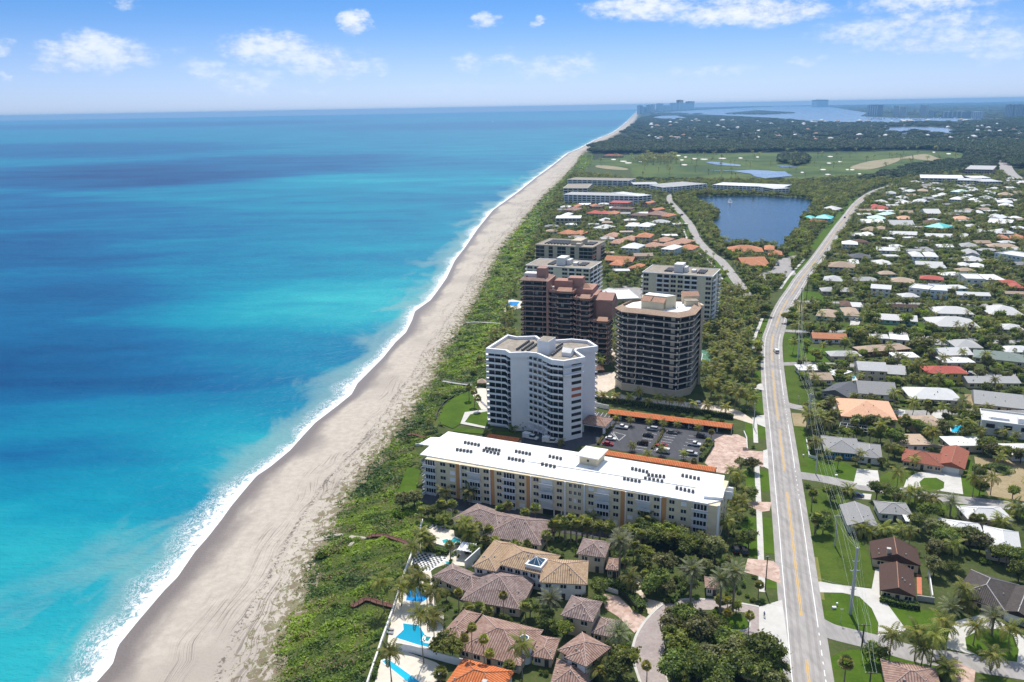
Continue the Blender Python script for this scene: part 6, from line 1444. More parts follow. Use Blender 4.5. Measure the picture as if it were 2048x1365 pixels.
# ------------------------------------------------------------------ pools, patios, walls of the estate
WALLW = mat('white_garden_wall', (0.70, 0.69, 0.68), .8, .06)
gsheet('terrace', zJ((600,70),(700,95),(850,120),(870,240),(1010,250),(1010,420),(780,400),(660,440),(690,600),(700,730),(770,800),(760,990),(690,1090),(520,1085),(380,1085),(300,1080),(345,800),(420,600),(470,470),(510,360),(560,200)), DECK, .07, 'pale stone terrace behind the beach wall'); gsheet('terrace', zJ((300,1090),(420,1100),(700,1200),(770,1250),(680,1420),(150,1420)), DECK, .07)
HARD.append(pts(*zJ((300,1080),(345,800),(420,600),(470,470),(500,540),(620,560),(640,720),(600,760),(620,860),(680,1000),(640,1090),(400,1085)))); HARD.append(pts(*zJ((620,100),(850,120),(860,240),(760,250),(640,190)))); HARD.append(pts(*zJ((500,290),(800,340),(660,450),(480,470)))); HARD.append(pts(*zJ((250,1180),(420,1130),(700,1250),(680,1420),(200,1420))))
def pool(px, m, label, cop=.45):
    P = [np.array(G(*p)) for p in px]; c = np.mean(P, 0); e = empty('swimming_pool', (c[0], c[1], 0)); tag(e, label, 'pool'); Q = [p-c for p in P]
    ring(MB(), offset_poly(Q, -cop), Q, .0, .13); mb = MB(); ring(mb, offset_poly(Q, -cop), Q, .075, .13); mb.build('coping', OFFW, e); sheet('water', [tuple(q) for q in Q], m, .10, e); HARD.append([tuple(p) for p in P])
pool(zJ((790,235),(855,178),(905,200),(890,245)), POOLT, 'teal pool of the rear mauve villa'); pool(zJ((755,203),(800,190),(805,215),(765,228)), POOLT, 'small teal spa beside the teal pool'); pool(zJ((468,630),(520,590),(590,600),(632,680),(600,708),(460,697)), POOLB, 'deep blue angular pool of the middle villa')
pool(zJ((435,885),(560,900),(612,975),(600,1040),(655,1052),(640,1078),(560,1060),(372,1000),(440,935)), POOLM, 'turquoise stepped pool of the pink tiled villa'); pool(zJ((612,990),(665,995),(640,1030),(595,1020)), POOLT, 'square spa inside the turquoise pool terrace'); pool(zJ((262,1192),(318,1182),(620,1400),(520,1400)), POOLM, 'long turquoise lap pool at the lower edge'); pool(zJ((770,380),(800,375),(860,400),(840,410)), POOLT, 'tiny plunge pool by the white canopy')
pool(zF((1450,830),(1545,825),(1560,890),(1455,880)), POOLM, 'bright turquoise garden pool behind the brown tan bungalow'); pool(zF((610,420),(670,425),(660,445),(600,440)), POOLM, 'small turquoise pool by the pergola'); pool(zF((535,520),(580,520),(575,540),(530,535)), POOLM, 'turquoise pool beside the slate grey house'); pool(zP((45,505),(90,475),(180,475),(150,515)), POOLB, 'blue resort pool beside the pink tower')
gsheet('terrace', zP((0,470),(100,450),(200,470),(190,530),(60,560),(0,580)), DECK, .06)
def wall(px, h, label, w=.3, m=None, cap=False):
    line = smooth_line([G(*p) for p in px], 1); o = np.array(line[0]); e = empty('garden_wall', (o[0], o[1], 0)); tag(e, label, 'wall'); mb = MB(); strip_wall(mb, [np.array(q)-o for q in line], w, 0, h); mb.build('wall', m or WALLW, e)
    mb = MB(); strip_wall(mb, [np.array(q)-o for q in line], w+.02, h+.002, h+.1); mb.build('coping', OFFW if m is None else m, e)
wall(zJ((600,55),(575,150),(500,365),(430,555),(370,760),(270,1040),(150,1400)), 1.3, 'long white beach wall of the estate', .45); wall(zJ((380,1095),(520,1120),(660,1160),(900,1225),(1090,1270)), 2.2, 'white wall between the pink tiled villa and the lap pool'); wall(zJ((650,245),(760,275),(830,290),(870,250)), 1.6, 'white wall between the teal pool and the checkerboard patio'); wall(zJ((940,440),(1060,330)), 3.0, 'white wall beside the ochre tiled villa', .4); wall(zN((95,455),(160,410)), 1.2, 'white wall at the beach end of the apartment drive'); wall(zM((140,1105),(230,1090)), 1.0, 'curved white terrace wall before the long block'); wall(zM((880,900),(1000,920),(1120,930),(1200,900)), 1.2, 'white planter wall at the foot of the white tower'); wall(zM((1760,740),(1900,770)), 2.0, 'white wall behind the white tower'); wall(zF((265,940),(290,1085),(350,1100)), 1.0, 'white angled garden wall of the blue house'); wall(zI((1165,690),(1310,710)), 1.6, 'grey wall beside the dark brown house', .3, GREYC); wall(zI((1270,480),(1300,690)), 1.5, 'pale wall right of the dark brown house'); wall(zK((440,605),(560,640)), 1.2, 'white wall at the paver court'); wall(zL((1540,530),(1565,590),(1570,690)), 1.0, 'white wall along the pink forecourt'); wall(zF((1650,985),(1850,1010),(2060,1040)), 1.8, 'grey garden wall below the modern white villa', .3, GREYC); wall(zF((1075,980),(1300,1000),(1600,1045)), 1.2, 'low wall behind the rust red roofed house', .3, BEIGE)
wall(zM((320,880),(345,800),(400,720),(500,655)), 1.1, 'dark fence curving round the bright tower lawn', .2, DARKM)
# checkerboard patio
def checker():
    q = [np.array(G(*p)) for p in zJ((532,292),(790,348),(655,450),(490,462))]; base = gsheet('checkerboard_patio', zJ((528,286),(800,346),(660,456),(484,468)), mat('white_marble', (0.72, 0.72, 0.70), .4, .04), .085, 'black and white checkerboard patio by the beach wall'); nu, nv = 13, 11
    tm = mat('black_marble', (0.02, 0.02, 0.022), .35, .1)
    for i in range(nu):
        for j in range(nv):
            if (i+j) % 2: continue
            P = [(q[0]*(1-u)+q[1]*u)*(1-v)+(q[3]*(1-u)+q[2]*u)*v for (u, v) in ((i/nu, j/nv), ((i+1)/nu, j/nv), ((i+1)/nu, (j+1)/nv), (i/nu, (j+1)/nv))]
            c = np.mean(P, 0); mb = MB(); mb.prism([tuple((p-c)*.97) for p in P], 0, .02, False); mb.build('tile', tm, base, (c[0], c[1], .086))
checker()
# white canopy, gazebo, pergola
def canopy():
    a, c = G(*zJ((880,345))[0]), G(*zJ((1000,365))[0]); b = Bld('garden_canopy', 'white draped canopy beside the checkerboard patio', 'canopy', a, c-a); W = np.linalg.norm(c-a); D = 4.2
    for x in (0, W):
        for y in (0, D): b.part('post', WHITE, x-.1, y-.1, 0, x+.1, y+.1, 3.0)
    n = 9; mb = MB()
    for k in range(n): x0, x1 = W*k/n, W*(k+1)/n; z = [3.0, 3.25]; mb.poly([(x0,-.3,3.0+.2*(k % 2)),(x1,-.3,3.0+.2*((k+1) % 2)),(x1,D+.3,3.3+.2*((k+1) % 2)),(x0,D+.3,3.3+.2*(k % 2))])
    mb.build('fabric', mat('white_fabric', (0.7, 0.7, 0.72), .8, .05), b.e)
canopy()
def gazebo(pt, r, label, rm, z=2.6):
    c = G(*pt); b = Bld('gazebo', label, 'gazebo', c)
    for sx in (-1, 1):
        for sy in (-1, 1): b.part('post', WOODB, sx*r*.75-.1, sy*r*.75-.1, 0, sx*r*.75+.1, sy*r*.75+.1, z)
    add_roof(b, 'hip', -r, -r, r, r+.01, z, .75, rm, None)
gazebo(zM((745,560))[0], 2.3, 'small shingled gazebo at the end of the dune boardwalk', ROOFM['tan']); gazebo(zP((45,660))[0], 2.2, 'brown thatched hut in the resort garden by the pink tower', ROOFM['brown']); gazebo(zP((890,1120))[0], 3.2, 'small tiled guard house on the round plaza', ROOFM['terra'])
def pergola():
    a, c = G(*zF((345,375))[0], 2.6), G(*zF((520,425))[0], 2.6); b = Bld('pergola', 'long white slatted pergola near the roadside trees', 'pergola', a, c-a); W = np.linalg.norm(c-a); D = 13.0
    for k in range(12): b.part('slat', WHITE, W*k/12, 0, 2.6, W*k/12+.9, D, 2.75)
    for x in (.2, W-.4):
        for y in (.3, D/2, D-.4): b.part('post', WHITE, x, y, 0, x+.2, y+.2, 2.6)
pergola()
# lawns and paths by the white tower and the long block
lawn(zM((340,890),(400,740),(500,660),(640,600),(740,770),(600,800),(545,910),(480,950)), LAWNB, .26, 'mown lawn with three palms beside the white tower'); lawn(zM((590,890),(640,820),(830,785),(850,890),(790,930)), LAWNB, .26, 'small lawn panel framed by a pale path'); gsheet('footpath', zM((550,905),(590,800),(830,765),(832,785),(640,820),(590,890),(800,935),(790,950)), CONC, .29); lawn(zQ((1300,345),(1395,372),(1360,540),(1220,640),(1135,665),(1220,520),(1265,400)), LAWNB, .26, 'lawn at the beach end of the long apartment block'); gsheet('terrace', zM((690,560),(830,600),(840,770),(740,775),(660,640)), DECK, .28); lawn(zM((500,940),(780,965),(760,1000),(480,975)), LAWNB, .27); lawn(zM((870,970),(1120,990),(1000,1000),(870,990)), LAWNB, .09)
gsheet('footpath', zQ((490,960),(640,905),(760,895),(860,915),(960,925),(960,940),(850,935),(700,925),(560,960)), mat('path_sand', (0.42, 0.37, 0.31), .95, .08), .3, 'sandy path from the beach to the boardwalk'); gsheet('footpath', zQ((790,1000),(850,955),(865,960),(815,1012)), mat('path_sand', (0, 0, 0)), .3)
# tennis court
tc = gsheet('tennis_court', zO((322,720),(350,680),(500,715),(470,910),(310,930)), mat('green_court', (0.055, 0.17, 0.10), .8, .05), .07, 'green tennis court behind the dark glass tower'); HARD.append(pts(*zO((322,720),(350,680),(500,715),(470,910),(310,930))))
mb = MB()
for (p, q) in zip(zO((340,740),(380,690+40),(345,800)), zO((440,750),(350,880),(420,815))): band(mb, [G(*p), G(*q)], -.12, .12, .08)
mb.build('court_line', PAINTW, tc)
# ------------------------------------------------------------------ boardwalks
def boardwalk(px, w, label, m, rail=True, z=.9):
    line = dense(smooth_line([G(*p) for p in px], 3), 1.6); o = np.array(line[0]); L = [np.array(q)-o for q in line]; e = empty('boardwalk', (o[0], o[1], 0)); tag(e, label, 'boardwalk'); mb = MB(); strip_wall(mb, [q for q in L], w, z-.12, z); mb.build('deck', m, e); A, B = ribbon(L, 0, w)
    if rail:
        for S in (A, B):
            mb = MB(); mb.tube([(q[0], q[1], z+.95) for q in S], .06, 4); mb.build('handrail', m, e)
            for q in S[::2]: part('post', m, e, q[0]-.06, q[1]-.06, 0, q[0]+.06, q[1]+.06, z+1.0)
    else:
        for q in A[::3]+B[::3]: part('post', m, e, q[0]-.08, q[1]-.08, 0, q[0]+.08, q[1]+.08, z-.12)
boardwalk(zQ((950,935),(1000,915),(1110,915),(1200,940),(1330,985)), 1.7, 'brown timber boardwalk crossing the dune to the rear villa', WOODB); boardwalk(zJ((0,752),(60,720),(110,690),(180,690),(250,715),(370,745)), 1.8, 'brown timber boardwalk to the middle villa', WOODB); boardwalk(zM((395,522),(530,545),(660,560)), 1.5, 'grey timber dune walk beside the gazebo', GREYC); boardwalk(ZS(500,500,4.096)((1770,605),(1850,600),(2060,612)), 1.4, 'grey timber dune walk north of the white tower', GREYC, False); boardwalk(zM((65,1010),(130,1005),(240,1040)), 1.5, 'dark timber dune walk at the corner of the long block', WOODB, True)
# ------------------------------------------------------------------ sun loungers
LOUNGE = mat('lounger_fabric', (0.25, 0.26, 0.3), .8, .1)
_lm = (MB().box(-.33, -.9, .28, .33, .45, .36).mesh('bed', LOUNGE), MB().poly([(-.33,.45,.33),(.33,.45,.33),(.33,.95,.75),(-.33,.95,.75)]).poly([(-.33,.45,.27),(-.33,.95,.69),(.33,.95,.69),(.33,.45,.27)]).mesh('backrest', LOUNGE), MB().box(-.04, -.04, 0, .04, .04, .28).mesh('leg', WHITE))
def lounger(pt, rz, label, group, z=.07):
    w = G(*pt); e = empty('sun_lounger', (w[0], w[1], z), rz); tag(e, label, 'lounger', group); link('bed', _lm[0], e); link('backrest', _lm[1], e)
    for x in (-.28, .28):
        for y in (-.8, .4): link('leg', _lm[2], e, (x, y, 0))
for k, (x, w_) in enumerate(((665, 'leftmost'), (700, 'second'), (735, 'third'), (770, 'rightmost'))): lounger(zJ((x, 98+6*k))[0], -.5, w_+' sun lounger in the row above the teal pool', 'loungers above the teal pool')
for k, (x, y, w_) in enumerate(((335, 940, 'upper'), (330, 968, 'lower'))): lounger(zJ((x, y))[0], 1.4, w_+' white sun lounger by the turquoise stepped pool', 'loungers by the stepped pool')
for k in range(7): lounger(zM((720+14*k, 690+13*k))[0], .9, ('first', 'second', 'third', 'fourth', 'fifth', 'sixth', 'last')[k]+' sun lounger in the slanting row beside the white tower lawn', 'loungers on the white tower terrace', .285)
# ------------------------------------------------------------------ vehicles
PAINTS = {n: mat('car_paint_'+n, c, .25, .02, 1, spec=.5) for n, c in (('white', (.72, .72, .72)), ('silver', (.42, .43, .45)), ('black', (.012, .012, .014)), ('grey', (.12, .125, .13)), ('red', (.35, .02, .03)), ('blue', (.03, .06, .15)))}
TYRE = mat('tyre_rubber', (.015, .015, .015), .9, .1); LAMP = mat('head_lamp', (.7, .7, .68), .2, .05); TAIL = mat('tail_lamp', (.4, .02, .02), .3, .05); CHROME = mat('wheel_rim', (.4, .4, .42), .3, .05, metal=.7)
def car_meshes(kind, paint):
    L, W = {'sedan': (4.6, 1.8), 'suv': (4.8, 1.95), 'pickup': (5.6, 2.0), 'van': (5.6, 2.05), 'truck': (7.0, 2.3)}[kind]; y = W/2; m = PAINTS[paint]
    prof = {'sedan': [(-L/2,.35),(-L/2,.85),(-L*.3,.95),(L*.2,.98),(L*.48,.8),(L/2,.6),(L/2,.35)], 'suv': [(-L/2,.4),(-L/2,1.05),(-L*.2,1.1),(L*.2,1.1),(L*.48,.98),(L/2,.75),(L/2,.4)], 'pickup': [(-L/2,.45),(-L/2,1.1),(-L*.1,1.12),(L*.18,1.15),(L*.48,1.05),(L/2,.8),(L/2,.45)], 'van': [(-L/2,.4),(-L/2,1.2),(L*.2,1.2),(L*.38,1.1),(L*.49,.9),(L/2,.6),(L/2,.4)], 'truck': [(-L/2,.5),(-L/2,1.2),(L*.1,1.2),(L*.3,1.25),(L*.48,1.15),(L/2,.9),(L/2,.5)]}[kind]
    cab = {'sedan': (-.36, .22, -.24, .08, 1.45), 'suv': (-.49, .24, -.44, .12, 1.75), 'pickup': (-.12, .24, -.09, .13, 1.8), 'van': (-.495, .36, -.48, .24, 2.05), 'truck': (-.02, .32, 0, .24, 2.2)}[kind]
    b = MB(); n = len(prof)
    for s in (-1, 1): q = [(x, s*y, z) for x, z in prof]; b.poly(q if s < 0 else q[::-1])
    for k in range(n): (x0, z0), (x1, z1) = prof[k], prof[(k+1) % n]; b.poly([(x0, -y, z0), (x0, y, z0), (x1, y, z1), (x1, -y, z1)])
    x0, x1, x2, x3, zt = cab; zb = 1.0 if kind == 'sedan' else 1.1; c = MB(); A = [(x0*L,-y*.94,zb),(x1*L,-y*.94,zb),(x1*L,y*.94,zb),(x0*L,y*.94,zb)]; B = [(x2*L,-y*.78,zt-.05),(x3*L,-y*.78,zt-.05),(x3*L,y*.78,zt-.05),(x2*L,y*.78,zt-.05)]
    for k in range(4): c.poly([A[k], A[(k+1) % 4], B[(k+1) % 4], B[k]])
    r = MB().box(x2*L-.02, -y*.8, zt-.06, x3*L+.02, y*.8, zt); parts = [('body', b.mesh('body', m)), ('cabin_glass', c.mesh('cabin_glass', GLASS)), ('roof', r.mesh('roof', m))]
    if kind == 'pickup': parts.append(('cargo_bed', MB().box(-L*.49, -y*.85, 1.13, -L*.13, y*.85, 1.16).mesh('cargo_bed', DARKM)))
    if kind == 'truck': parts.append(('box', MB().box(-L*.5, -y, 1.21, -L*.04, y, 2.6).mesh('box', m)))
    if kind == 'van': parts.append(('side_panel', MB().box(-L*.47, -y*.955, 1.15, L*.1, y*.955, 1.95).mesh('side_panel', m)))
    w = MB(); w.tube([(0, -.12, 0), (0, .12, 0)], .36, 12); rim = MB(); rim.tube([(0, -.125, 0), (0, .125, 0)], .2, 8); return L, W, parts, w.mesh('wheel', TYRE), rim.mesh('rim', CHROME), MB().box(-.04, -.2, -.1, .04, .2, .1).mesh('headlight', LAMP), MB().box(-.04, -.18, -.1, .04, .18, .1).mesh('tail_light', TAIL)
_cars = {}
def car(pt, deg, kind, paint, label, group=None):
    k = (kind, paint)
    if k not in _cars: _cars[k] = car_meshes(kind, paint)
    L, W, parts, wh, rim, hl, tl = _cars[k]; w = G(*pt); e = empty({'sedan': 'parked_car', 'suv': 'sport_utility_car', 'pickup': 'pickup_truck', 'van': 'van', 'truck': 'utility_truck'}[kind], (w[0], w[1], .1), math.radians(deg)); tag(e, label, {'sedan': 'car', 'suv': 'car', 'pickup': 'pickup truck', 'van': 'van', 'truck': 'truck'}[kind], group)
    for n, me in parts: link(n, me, e)
    for sx in (-.31, .31):
        for sy in (-1, 1): q = link('wheel', wh, e, (sx*L, sy*(W/2-.1), .36)); link('rim', rim, q)
    for sy in (-1, 1): link('headlight', hl, e, (L/2, sy*W*.34, .72)); link('tail_light', tl, e, (-L/2, sy*W*.36, .8))
for (z, x, y, d, k, p, lb) in (
 (zL,425,488,-22,'pickup','white','white pickup truck parked at the tower end of the lot'),(zL,705,505,158,'suv','silver','silver car parked beside the median hedge'),(zL,665,562,158,'sedan','black','black sedan in the middle of the parking lot'),(zL,615,636,158,'suv','black','dark car half hidden by small palms near the apartment wall'),(zL,325,592,-22,'sedan','white','white car parked beside the entrance canopy'),(zL,300,640,-22,'sedan','red','red car parked below the white car at the canopy'),
 (zL,880,535,-22,'sedan','grey','dark grey car on the road side of the median'),(zL,1155,572,-22,'suv','black','black car under palms at the forecourt end'),(zL,1085,645,-22,'pickup','white','white pickup truck at the forecourt hedge'),(zL,800,708,158,'van','white','long white van near the orange tiled strip'),(zL,790,655,158,'sedan','red','dark red car behind the long white van'),(zL,1060,730,-22,'suv','silver','pale car beside the orange tiled strip'),
 (zL,345,378,68,'sedan','grey','car in the first bay of the orange carport'),(zL,440,392,68,'sedan','black','dark car in the second bay of the orange carport'),(zL,720,430,68,'sedan','silver','silver car under the middle of the orange carport'),(zL,985,465,68,'suv','grey','grey car under the road half of the carport'),(zL,1050,472,68,'sedan','silver','light car beside the grey one under the carport'),(zL,1190,490,68,'sedan','black','last dark car under the road end of the carport'),
 (zL,580,232,60,'sedan','blue','dark blue car in front of the dark glass tower'),(zL,1120,270,90,'suv','white','white car on the drive behind the palm row'),(zL,1415,1065,70,'sedan','white','white car beside the road end of the long block'),
 (zO,1380,720,88,'van','white','white van driving on the main road'),(zA,760,1160,2,'suv','silver','silver car parked on the street by the aqua ranch house'),(zA,668,1072,95,'suv','white','white car in the driveway of the aqua walled house'),(zK,1520,290,85,'suv','black','left black car in the courtyard by the road'),(zK,1590,300,85,'suv','black','right black car in the courtyard by the road'),(zH,680,385,0,'sedan','blue','dark blue car at the side street by the grey house'),(zF,1038,782,80,'sedan','red','red car in the driveway of the salmon roofed house'),(zF,1045,815,80,'sedan','white','white car in front of the red car'),(zF,1800,692,0,'sedan','white','white car behind the modern white villa'),(zF,1600,420,20,'suv','grey','grey car beside the yellow house'),
 (zA,580,232,62,'suv','grey','dark car on the road beside the lake trees'),(zD,515,232,115,'suv','black','dark car on the lake road'),(zM,1190,1040,-30,'truck','white','left white utility truck below the white tower'),(zM,1370,1075,-15,'truck','white','right white utility truck below the white tower'),(zD,690,430,110,'suv','white','white car at the bend of the lake road')): car(z((x, y))[0], d, k, p, lb)
for k in range(9): car(zD((1350+22*(k % 3), 690-14*(k//3)*1.6))[0] if k < 6 else zD((1520+18*(k-6), 665))[0], 75, 'sedan', ('silver', 'white', 'grey', 'black')[k % 4], ('silver', 'white', 'grey', 'black')[k % 4]+' car parked at the lakeside restaurant', 'cars parked at the lakeside restaurant')
# stall lines of the parking lot
mb = MB()
for (p, q, r_, n) in (((760,520),(640,690),(600,0),7), ((830,540),(720,690),(100,0),7), ((1130,570),(1040,750),(-0,0),6)):
    for k in range(n+1):
        t = k/n; x, y = p[0]+(q[0]-p[0])*t, p[1]+(q[1]-p[1])*t; dx = -95 if p[0] in (760, 1130) else 95; a, c = zL((x, y), (x+dx, y+dx*.16)); band(mb, [G(*a), G(*c)], -.07, .07, .066)
for k in range(5): a, c = zL((180+38*k, 335+5*k), (150+38*k, 375+5*k)); band(mb, [G(*a), G(*c)], -.07, .07, .066)
for (a, b_) in (((330,530),(400,600)),((400,600),(460,550)),((350,520),(460,550)),((400,600),(345,525))): p, q = zL(a, b_); band(mb, [G(*p), G(*q)], -.08, .08, .068)
o = mb.build('stall_line', PAINTW); o['kind'] = 'structure'
# ------------------------------------------------------------------ poles and power lines
CONCP = mat('concrete_pole', (.42, .42, .43), .8, .08); WOODP = mat('wood_pole', (.10, .075, .055), .9, .2); WIRE = mat('aluminium_wire', (.42, .46, .44), .6, .05)
POLES = []
def pole(base, top, r, m, arms, label, name='utility_pole'):
    w, h = px_height(base[0], base[1], top[1]); e = empty(name, (w[0], w[1], 0)); tag(e, label, 'pole'); mb = MB(); mb.tube([(0, 0, 0), (0, 0, h*.5), (0, 0, h)], [r, r*.85, r*.65], 10); mb.build('shaft', m, e); tips = []
    for (zf, l) in arms:
        part('crossarm', m, e, -l, -.07, h*zf-.08, l, .07, h*zf+.08)
        for s in (-1, 1, .35, -.35): part('insulator', OFFW, e, s*l-.05, -.05, h*zf+.08, s*l+.05, .05, h*zf+.36); tips.append((w[0]+s*l, w[1], h*zf+.36))
    POLES.append((w, h, tips)); return e
pole((1733,1420), zI((742,1282))[0], .22, WOODP, [(.97, 1.3)], 'short pole with pale cap at the lower edge'); pole(zI((716,1102))[0], zI((735,892))[0], .24, WOODP, [(.97, 1.6)], 'wooden pole with crossarm at the nearest side street'); pole(zI((625,805))[0], zI((672,262))[0], .48, CONCP, [(.99, .5), (.80, .9), (.66, 1.3), (.38, .8)], 'tallest grey pole on the oval lawn'); pole(zH((498,790))[0], zH((508,535))[0], .26, CONCP, [(.97, 1.2)], 'grey pole beside the grey gabled house'); pole(zF((340,1222))[0], zF((352,1015))[0], .22, CONCP, [(.97, 1.1)], 'slim pole at the corner of the blue house')
pole(zF((276,850))[0], zF((292,565))[0], .42, CONCP, [(.97, 1.2), (.8, 1.0), (.62, 1.0)], 'tall grey pole by the salmon roofed house'); pole(zF((205,440))[0], zF((207,345))[0], .22, WOODP, [(.97, 1.4)], 'pole with wide crossarm by the pergola'); pole(zF((190,345))[0], zF((205,60))[0], .36, CONCP, [(.97, 1.0), (.8, .9)], 'tall grey pole on the bright roadside lawn'); pole(zA((208,1080))[0], zA((225,800))[0], .3, WOODP, [(.97, .9)], 'dark pole at the bend of the road'); pole(zA((265,910))[0], zA((280,692))[0], .24, WOODP, [(.96, 1.2), (.88, 1.0)], 'dark pole beyond the bend of the road')
for i, (b_, t, lb) in enumerate((((425,652),(433,476),'dark pole near the tan two storey house'),((530,445),(535,325),'dark pole by the pale blue two storey house'),((640,312),(645,188),'dark pole past the lake trees'),((722,245),(724,84),'slim dark pole near the far bend'))): pole(zA(b_)[0], zA(t)[0], .24, WOODP, [(.96, 1.0)], lb)
pole(zB((822,825))[0], zB((824,735))[0], .3, WOODP, [(.96, 1.0)], 'farthest dark pole at the end of the road'); NP = len(POLES)
pole(zK((1762,612))[0], zK((1768,335))[0], .2, WOODP, [(.98, .4)], 'black wooden pole on the sidewalk by the paver drive'); pole(zL((1626,482))[0], zL((1632,258))[0], .22, CONCP, [(.98, .4)], 'dark pole with street lamp by the orange carport'); pole(zD((1212,1230))[0], zD((1225,1095))[0], .12, CONCP, [(.98, .3)], 'thin lamp pole beneath the spreading tree', 'lamp_post'); pole(zF((198,640))[0], zF((203,585))[0], .08, CONCP, [(.98, .3)], 'thin street sign post by the slate grey house', 'sign_post'); pole(zI((545,880))[0], zI((550,768))[0], .06, CONCP, [(.98, .35)], 'thin street sign post on the oval lawn', 'sign_post')
def wire(a, b, sag, label, group, r=.035):
    a = Vector(a); b = Vector(b); L = [a+(b-a)*t-Vector((0, 0, sag*4*t*(1-t))) for t in np.linspace(0, 1, 13)]; mb = MB(); mb.tube([tuple(p) for p in L], r, 4, False); o = mb.build('power_line', WIRE); tag(o, label, 'cable', group)
def string(i, j, n, label):
    A, B = POLES[i][2], POLES[j][2]
    for k in range(n): wire(A[k % len(A)], B[k % len(B)], .9+.15*k, ('first', 'second', 'third', 'fourth')[k]+' strand of '+label, label+' spans', .02)
string(0, 1, 3, 'pale power line between the lower edge and the crossarm pole'); string(1, 2, 3, 'pale power line from the crossarm pole up to the tallest pole'); string(2, 3, 3, 'pale power line from the tallest pole over the lawn to the grey house'); string(1, 3, 3, 'low power line from the crossarm pole to the grey house pole'); string(3, 4, 3, 'pale power line from the grey house pole to the blue house'); string(4, 5, 3, 'pale power line from the blue house to the salmon roofed house'); string(2, 5, 3, 'long high power line between the two tallest grey poles'); string(5, 6, 3, 'pale power line from the salmon roofed house to the pergola'); string(5, 7, 3, 'high power line above the roadside lawn'); string(6, 8, 3, 'power line from the pergola to the dark pole at the bend')
for i in range(7, NP-1): string(i, i+1, 3, 'dark roadside power line, span %s from the bend' % ('first', 'second', 'third', 'fourth', 'fifth', 'sixth', 'seventh', 'eighth')[i-7])
wire((POLES[NP][0][0], POLES[NP][0][1], POLES[NP][1]-.3), (POLES[2][0][0], POLES[2][0][1], POLES[2][1]*.4), .8, 'single dark cable crossing above the main road', None, .03)
# ------------------------------------------------------------------ cyclist and walkers
SKIN = mat('skin', (.45, .28, .2), .6, .05); CLOTHB = mat('blue_shirt', (.03, .08, .25), .8, .1); CLOTHD = mat('dark_clothes', (.03, .03, .04), .8, .1); CLOTHW = mat('white_shirt', (.7, .7, .7), .8, .05)
def person(pt, rz, shirt, label, joints=None, z=.1):
    J = joints or {'pelvis': (0,0,.95), 'chest': (0,0,1.3), 'neck': (0,0,1.48), 'head': (0,.02,1.64), 'ls': (-.2,0,1.42), 'le': (-.25,-.05,1.14), 'lh': (-.24,.08,.9), 'rs': (.2,0,1.42), 're': (.25,.08,1.14), 'rh': (.24,.2,.92), 'lk': (-.1,.14,.52), 'lf': (-.1,.05,.08), 'lt': (-.1,.2,.04), 'rk': (.1,.02,.52), 'rf': (.1,-.25,.1), 'rt': (.1,-.12,.04)}
    N = list(J); E = [('pelvis','chest'),('chest','neck'),('neck','head'),('chest','ls'),('ls','le'),('le','lh'),('chest','rs'),('rs','re'),('re','rh'),('pelvis','lk'),('lk','lf'),('lf','lt'),('pelvis','rk'),('rk','rf'),('rf','rt')]; R = {'pelvis': .15, 'chest': .17, 'neck': .065, 'head': .115, 'ls': .075, 'rs': .075, 'le': .05, 're': .05, 'lh': .04, 'rh': .04, 'lk': .075, 'rk': .075, 'lf': .05, 'rf': .05, 'lt': .045, 'rt': .045}
    me = bpy.data.meshes.new('person'); me.from_pydata([J[n] for n in N], [(N.index(a), N.index(b)) for a, b in E], []); me.materials.append(shirt); o = link('person', me, None, (*G(*pt), z), rz); sk = o.modifiers.new('skin', 'SKIN')
    for i, n in enumerate(N): v = me.skin_vertices[0].data[i]; v.radius = (R[n], R[n]); v.use_root = n == 'pelvis'
    ss_ = o.modifiers.new('sub', 'SUBSURF'); ss_.levels = 1; ss_.render_levels = 1; tag(o, label, 'person'); h = J['head']; mb = MB(); mb.tube([(h[0], h[1]-.01, h[2]-.02), (h[0], h[1]-.02, h[2]+.1), (h[0], h[1]-.02, h[2]+.15)], [.125, .11, .03], 8); mb.build('hair', BARKD, o); mb = MB(); mb.tube([(J['pelvis'][0], J['pelvis'][1], J['pelvis'][2]-.02), tuple(np.array(J['pelvis'])*.6+np.array(J['chest'])*.4)], [.185, .18], 8); mb.build('shorts', CLOTHD, o)
    return o
cyc = {'pelvis': (0,-.25,1.0), 'chest': (0,.05,1.3), 'neck': (0,.18,1.42), 'head': (0,.28,1.54), 'ls': (-.19,.12,1.36), 'le': (-.24,.3,1.15), 'lh': (-.22,.5,1.05), 'rs': (.19,.12,1.36), 're': (.24,.3,1.15), 'rh': (.22,.5,1.05), 'lk': (-.12,.15,.82), 'lf': (-.12,-.02,.42), 'lt': (-.12,.1,.36), 'rk': (.12,.12,.68), 'rf': (.12,.0,.24), 'rt': (.12,.12,.2)}
person(zK((1755,832))[0], .1, CLOTHB, 'cyclist in a blue shirt riding across the concrete apron', cyc)
